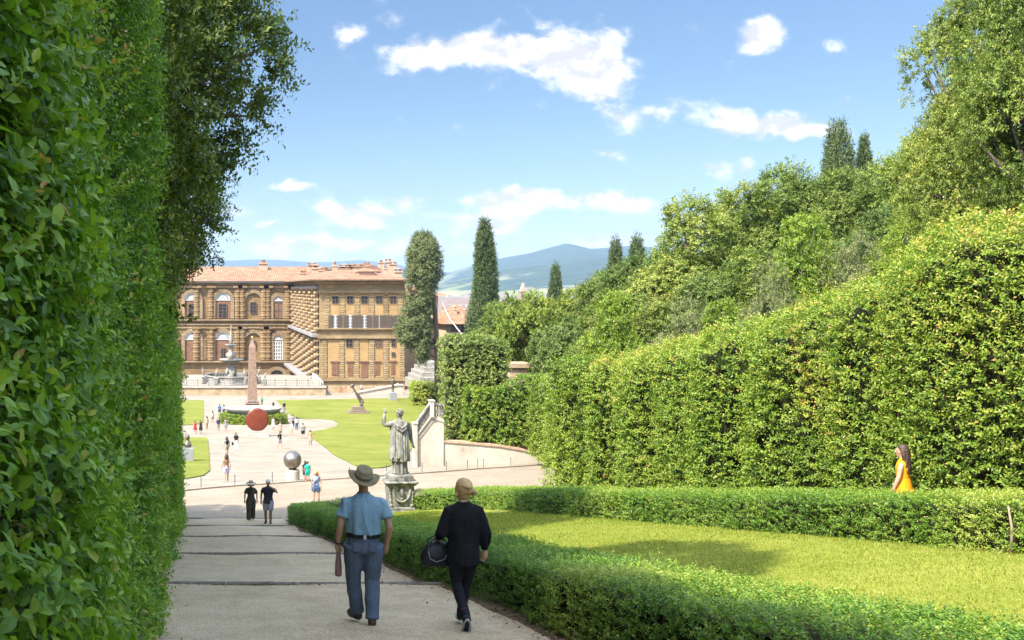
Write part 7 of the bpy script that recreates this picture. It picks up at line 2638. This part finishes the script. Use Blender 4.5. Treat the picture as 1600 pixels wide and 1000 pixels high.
# ------------------------------------------------------------------ hills, city, grass, litter, haze
def build_hills():
    rng = np.random.default_rng(91)

    def ridge(name, crest, y0, yc, y1, u0, u1, nu, nv, seed, rough):
        us = np.linspace(u0, u1, nu)
        vs = np.linspace(0, 1, nv)
        cx = np.array([(a - PX) / F for a, b in crest]); cz = np.array([(HY - b) / F for a, b in crest])
        top = np.interp(us, cx, cz) * yc
        U, V = np.meshgrid(us, vs)
        Y = y0 + (y1 - y0) * V
        X = U * yc * (.35 + .65 * Y / yc)
        t = np.clip((Y - y0) / (yc - y0), 0, 1)
        prof = np.where(Y <= yc, t ** 1.15 * (1.25 - .25 * t), 1 - ((Y - yc) / (y1 - yc)) ** 1.5)
        Z = -50 + (top[None] + 50) * prof
        w1, w2, w3 = WaveNoise(seed, 14, 1 / 520), WaveNoise(seed + 1, 16, 1 / 180), WaveNoise(seed + 2, 16, 1 / 60)
        P = np.stack([X, Y, np.zeros_like(X)], -1).reshape(-1, 3)
        nz = (w1(P) * 48 + w2(P) * 18 + w3(P) * 6).reshape(X.shape)
        fade = np.clip(prof * 3, 0, 1) * np.where(np.abs(Y - yc) < (yc - y0) * .22, .25 + .75 * np.abs(Y - yc) / ((yc - y0) * .22), 1)
        Z = Z + nz * fade * rough
        G_ = np.stack([X, Y, Z], -1).reshape(-1, 3)
        i = np.arange(nu * nv).reshape(nv, nu)
        q = np.stack([i[:-1, :-1], i[:-1, 1:], i[1:, 1:], i[1:, :-1]], -1).reshape(-1, 4)
        n = NB(name + '_land')
        p = n.pos()
        fz = n.noise(p, .0022, 8, .62)
        fine = n.noise(p, .012, 6, .7)
        wood = n.ramp(fine, [(.35, (.012, .026, .012)), (.6, (.028, .05, .02)), (.75, (.045, .07, .03))])
        field = n.ramp(n.noise(p, .006, 4, .6), [(.3, (.16, .17, .06)), (.55, (.23, .22, .09)), (.75, (.30, .27, .15))])
        sp = n.N.new('ShaderNodeSeparateXYZ'); n.L.new(p, sp.inputs[0])
        low = n.math('MULTIPLY', n.math('SUBTRACT', 100, sp.outputs['Z']), .0014)
        m = n.ramp(n.math('ADD', fz, low), [(.60, (0, 0, 0)), (.70, (1, 1, 1))])
        n.color(n.mix(m, wood, field)).set(.95, .1)
        o = mesh_obj(name, np_mesh(name, G_, [q], smooth=True), n.m)
        tag(o, kind='structure')
        return X, Y, Z
    main = [(560, 470), (600, 456), (640, 444), (680, 434), (700, 427), (725, 418), (750, 410), (775, 404), (800, 399), (830, 394), (850, 388), (868, 383), (885, 379), (902, 383), (922, 388), (950, 386), (975, 384), (1000, 384), (1060, 392), (1150, 400), (1300, 410), (1800, 420)]
    X, Y, Z = ridge('hills', main, 2600, 6000, 8600, .10, .98, 260, 120, 93, 1.0)
    far = [(-400, 414), (0, 410), (250, 409), (370, 407), (400, 405), (440, 406), (480, 409), (520, 409), (560, 406), (600, 410), (640, 417), (700, 425), (900, 430), (1300, 432)]
    ridge('far_hills', far, 6600, 9300, 10800, -.45, .62, 160, 50, 97, .5)
    # villas on the lower slopes and the town on the plain: one far mass each
    V, Q, T = [], [], []

    def blk(x, y, z, w, d, h, roof, k):
        b = len(V)
        V.extend([(x - w, y - d, z), (x + w, y - d, z), (x + w, y + d, z), (x - w, y + d, z), (x - w, y - d, z + h), (x + w, y - d, z + h), (x + w, y + d, z + h), (x - w, y + d, z + h), (x - w * .2, y, z + h + roof), (x + w * .2, y, z + h + roof)])
        for f in ((0, 1, 5), (0, 5, 4), (1, 2, 6), (1, 6, 5), (3, 0, 4), (3, 4, 7), (2, 3, 7), (2, 7, 6)):
            Q.append(tuple(i + b for i in f)); T.append(k)
        for f in ((4, 5, 9), (4, 9, 8), (5, 6, 9), (6, 7, 8), (6, 8, 9), (7, 4, 8)):
            Q.append(tuple(i + b for i in f)); T.append(1.0)
    m = (Y > 2700) & (Y < 4700) & (Z < 190)
    idx = np.flatnonzero(m.ravel())
    wv = WaveNoise(99, 10, 1 / 300)
    for i in rng.choice(idx, 1500):
        x, y, z = X.ravel()[i] + rng.normal() * 12, Y.ravel()[i] + rng.normal() * 12, Z.ravel()[i]
        if wv(np.array([[x, y, 0]]))[0] < .1 + z / 300: continue
        blk(x, y, z - 6, rng.uniform(6, 15), rng.uniform(5, 9), rng.uniform(10, 17), 3, rng.uniform(0, .4))
    for i in range(2600):
        y = 620 + 2300 * rng.random() ** .8
        u = rng.uniform(.10, .50)
        x = u * y
        z = float(np.interp(y, [400, 700, 9000], [-32, -44, -47])) - 1
        blk(x, y, z, rng.uniform(6, 16), rng.uniform(5, 11), rng.uniform(8, 19), 3.5, rng.uniform(0, .6))
    n = NB('town_walls')
    a = n.N.new('ShaderNodeAttribute'); a.attribute_name = 'tint'
    n.color(n.ramp(a.outputs['Fac'], [(0, (.34, .31, .27)), (.3, (.30, .25, .19)), (.6, (.22, .18, .15)), (.9, (.17, .115, .09))])).set(.9, .1)
    o = mesh_obj('town', np_mesh('town', np.array(V), [np.array(Q)], np.array(T)), n.m)
    tag(o, "far hazy town of pale houses with red roofs on the plain below the hill", 'town', None, 'stuff')
    # the bell tower standing above the roofs
    y = 1250
    x = (817 - PX) / F * y
    r = empty('bell_tower', (x, y, -46), "distant grey brown bell tower against the blue hill", 'tower')
    t = MB(); t.bbox(-4.2, 4.2, -4.2, 4.2, 0, 42, .2)
    for z_ in (12, 22, 31, 41): t.box(-4.7, 4.7, -4.7, 4.7, z_, z_ + 1.0)
    t.build('shaft', M_rust_light, r)
    s = MB(); s.prism([(-3.4, 42), (3.4, 42), (0, 52)], 'y', -3.4, 3.4); s.build('spire', M_chimney, r)
    for z_ in (14.5, 24.5, 34):
        for xx in (-1.6, 1.6):
            w = MB(); w.prism(arch_pts(xx - .8, xx + .8, z_, z_ + 3.4, 6), 'y', -4.32, -4.25); w.build('opening', M_dark_glass, r)


def build_grass():
    rng = np.random.default_rng(201)
    LM_grass = leaf_mat('grass_blade', [(0, (.10, .15, .015)), (.4, (.185, .235, .028)), (.7, (.285, .31, .055)), (1, (.43, .38, .14))], .7, .2, .3)
    V, Q, T = [], [], []
    N = 230000
    y = 5.5 + 37.5 * rng.random(N) ** 1.8
    x = rng.uniform(5.1, 11.3, N)
    px = PX + F * x / y
    k = (px < 1680) & ~((y > 34) & (x > 10.4 - (y - 34) * .12))
    x, y = x[k], y[k]
    N = len(x)
    z = G(x, y) + .015
    wn = WaveNoise(202, 12, 1.3); w2 = WaveNoise(203, 10, 5)
    P = np.stack([x, y, z], 1)
    h = np.clip(.022 + .008 * wn(P) + rng.normal(size=N) * .008, .008, .06) * np.interp(y, [5, 43], [1, 1.7])
    a = rng.uniform(0, 6.28, N)
    wd = rng.uniform(.003, .006, N) * np.interp(y, [5, 43], [1, 2.8])
    side = np.stack([np.cos(a), np.sin(a), np.zeros(N)], 1) * wd[:, None]
    tip = np.stack([rng.normal(size=N) * .018, rng.normal(size=N) * .018, h], 1)
    V = np.stack([P - side, P + side, P + tip], 1).reshape(-1, 3)
    q = np.arange(N * 3).reshape(N, 3)
    t = np.clip(.45 + .16 * wn(P) + .12 * w2(P) + rng.normal(size=N) * .16, 0, 1)
    o = mesh_obj('grass', np_mesh('grass', V, [q], t), LM_grass)
    tag(o, "short sunlit grass blades of the sloping meadow", 'grass', None, 'stuff')
    # fallen leaves along the foot of the hedges
    LM_dry = leaf_mat('fallen_leaf', [(0, (.07, .04, .02)), (.4, (.18, .105, .05)), (.7, (.30, .19, .09)), (1, (.40, .30, .16))], .8, .2, .1)
    N = 5200
    y = 4 + 34 * rng.random(N) ** 1.6
    s = rng.random(N)
    right = s < .62
    x = np.where(right, 3.95 - rng.exponential(.16, N), -.62 + rng.exponential(.10, N))
    st = rng.random(N) < .22
    ys = np.array(STEPS[2:6])[rng.integers(0, 4, N)]
    x = np.where(st, rng.uniform(-.4, 3.7, N), x); y = np.where(st, ys - .13 - rng.exponential(.05, N), y)
    k = (x > -.7) & (x < 4.1)
    x, y = x[k], y[k]; N = len(x)
    z = np.array([PATH_Z(a, b) if a < PATH_X1 else gz(a, b) for a, b in zip(x, y)]) + .008
    P = np.stack([x, y, z], 1)
    d = rng.normal(size=(N, 3)) * np.array([1, 1, .25]) + np.array([0, 0, .06])
    Lv = Leaves()
    Lv.add(*sprigs(P, d, .012, 1, rng.uniform(.03, .065, N), .5, rng.uniform(.1, .95, N), rng, 1, splay=.3))
    tag(mesh_obj('fallen_leaves', Lv.mesh('fallen_leaves'), LM_dry), "dry brown leaves gathered along the hedge foot and step edges", 'leaves', None, 'stuff')
    # bare earth strip under the right-hand hedge and the meadow's worn edge
    for nm, x0, x1, lift in (('earth_strip', 3.55, 4.2, .045),):
        xs = np.linspace(x0, x1, 6); ys = np.arange(-2, 40, .5)
        Xg, Yg = np.meshgrid(xs, ys)
        w = WaveNoise(205, 8, 1.5)
        Pn = np.stack([Xg, Yg, 0 * Xg], -1).reshape(-1, 3)
        Zg = np.array([[PATH_Z(3, yy)] * 6 for yy in ys]) + np.interp(xs, [x0, x0 + .25, x1], [-.03, .012, .06])[None] + .012 * w(Pn).reshape(Xg.shape)
        i = np.arange(Xg.size).reshape(Xg.shape)
        q = np.stack([i[:-1, :-1], i[:-1, 1:], i[1:, 1:], i[1:, :-1]], -1).reshape(-1, 4)
        o = mesh_obj(nm, np_mesh(nm, np.stack([Xg, Yg, Zg], -1).reshape(-1, 3), [q], smooth=True), M_soil)
        tag(o, kind='structure')
    # stay wire from the cedar
    a, b = at(690, 470, 160), at(722, 524, 76)
    a.y, b.y = 160, 100
    b = at(722, 523, 100)
    m = MB(); m.tube([tuple(a), tuple((a + b) / 2 - Vector((0, 0, .6))), tuple(b)], .05, 5)
    tag(m.build('stay_wire', M_white_trim), "thin pale stay wire slanting down from the cedar", 'wire')


def build_haze():
    m = bpy.data.materials.new('haze_air'); m.use_nodes = True
    nt = m.node_tree
    nt.nodes.clear()
    out = nt.nodes.new('ShaderNodeOutputMaterial')
    pv = nt.nodes.new('ShaderNodeVolumePrincipled')
    pv.inputs['Color'].default_value = (.58, .76, 1.0, 1)
    pv.inputs['Density'].default_value = 1.0e-4
    pv.inputs['Anisotropy'].default_value = .25
    nt.links.new(pv.outputs[0], out.inputs['Volume'])
    b = MB(); b.box(-9000, 13000, -700, 12500, -70, 300)
    o = b.build('haze', m)
    tag(o, "pale summer haze in the air between the garden and the hills", 'haze', None, 'stuff')


build_hills()
build_grass()
build_haze()
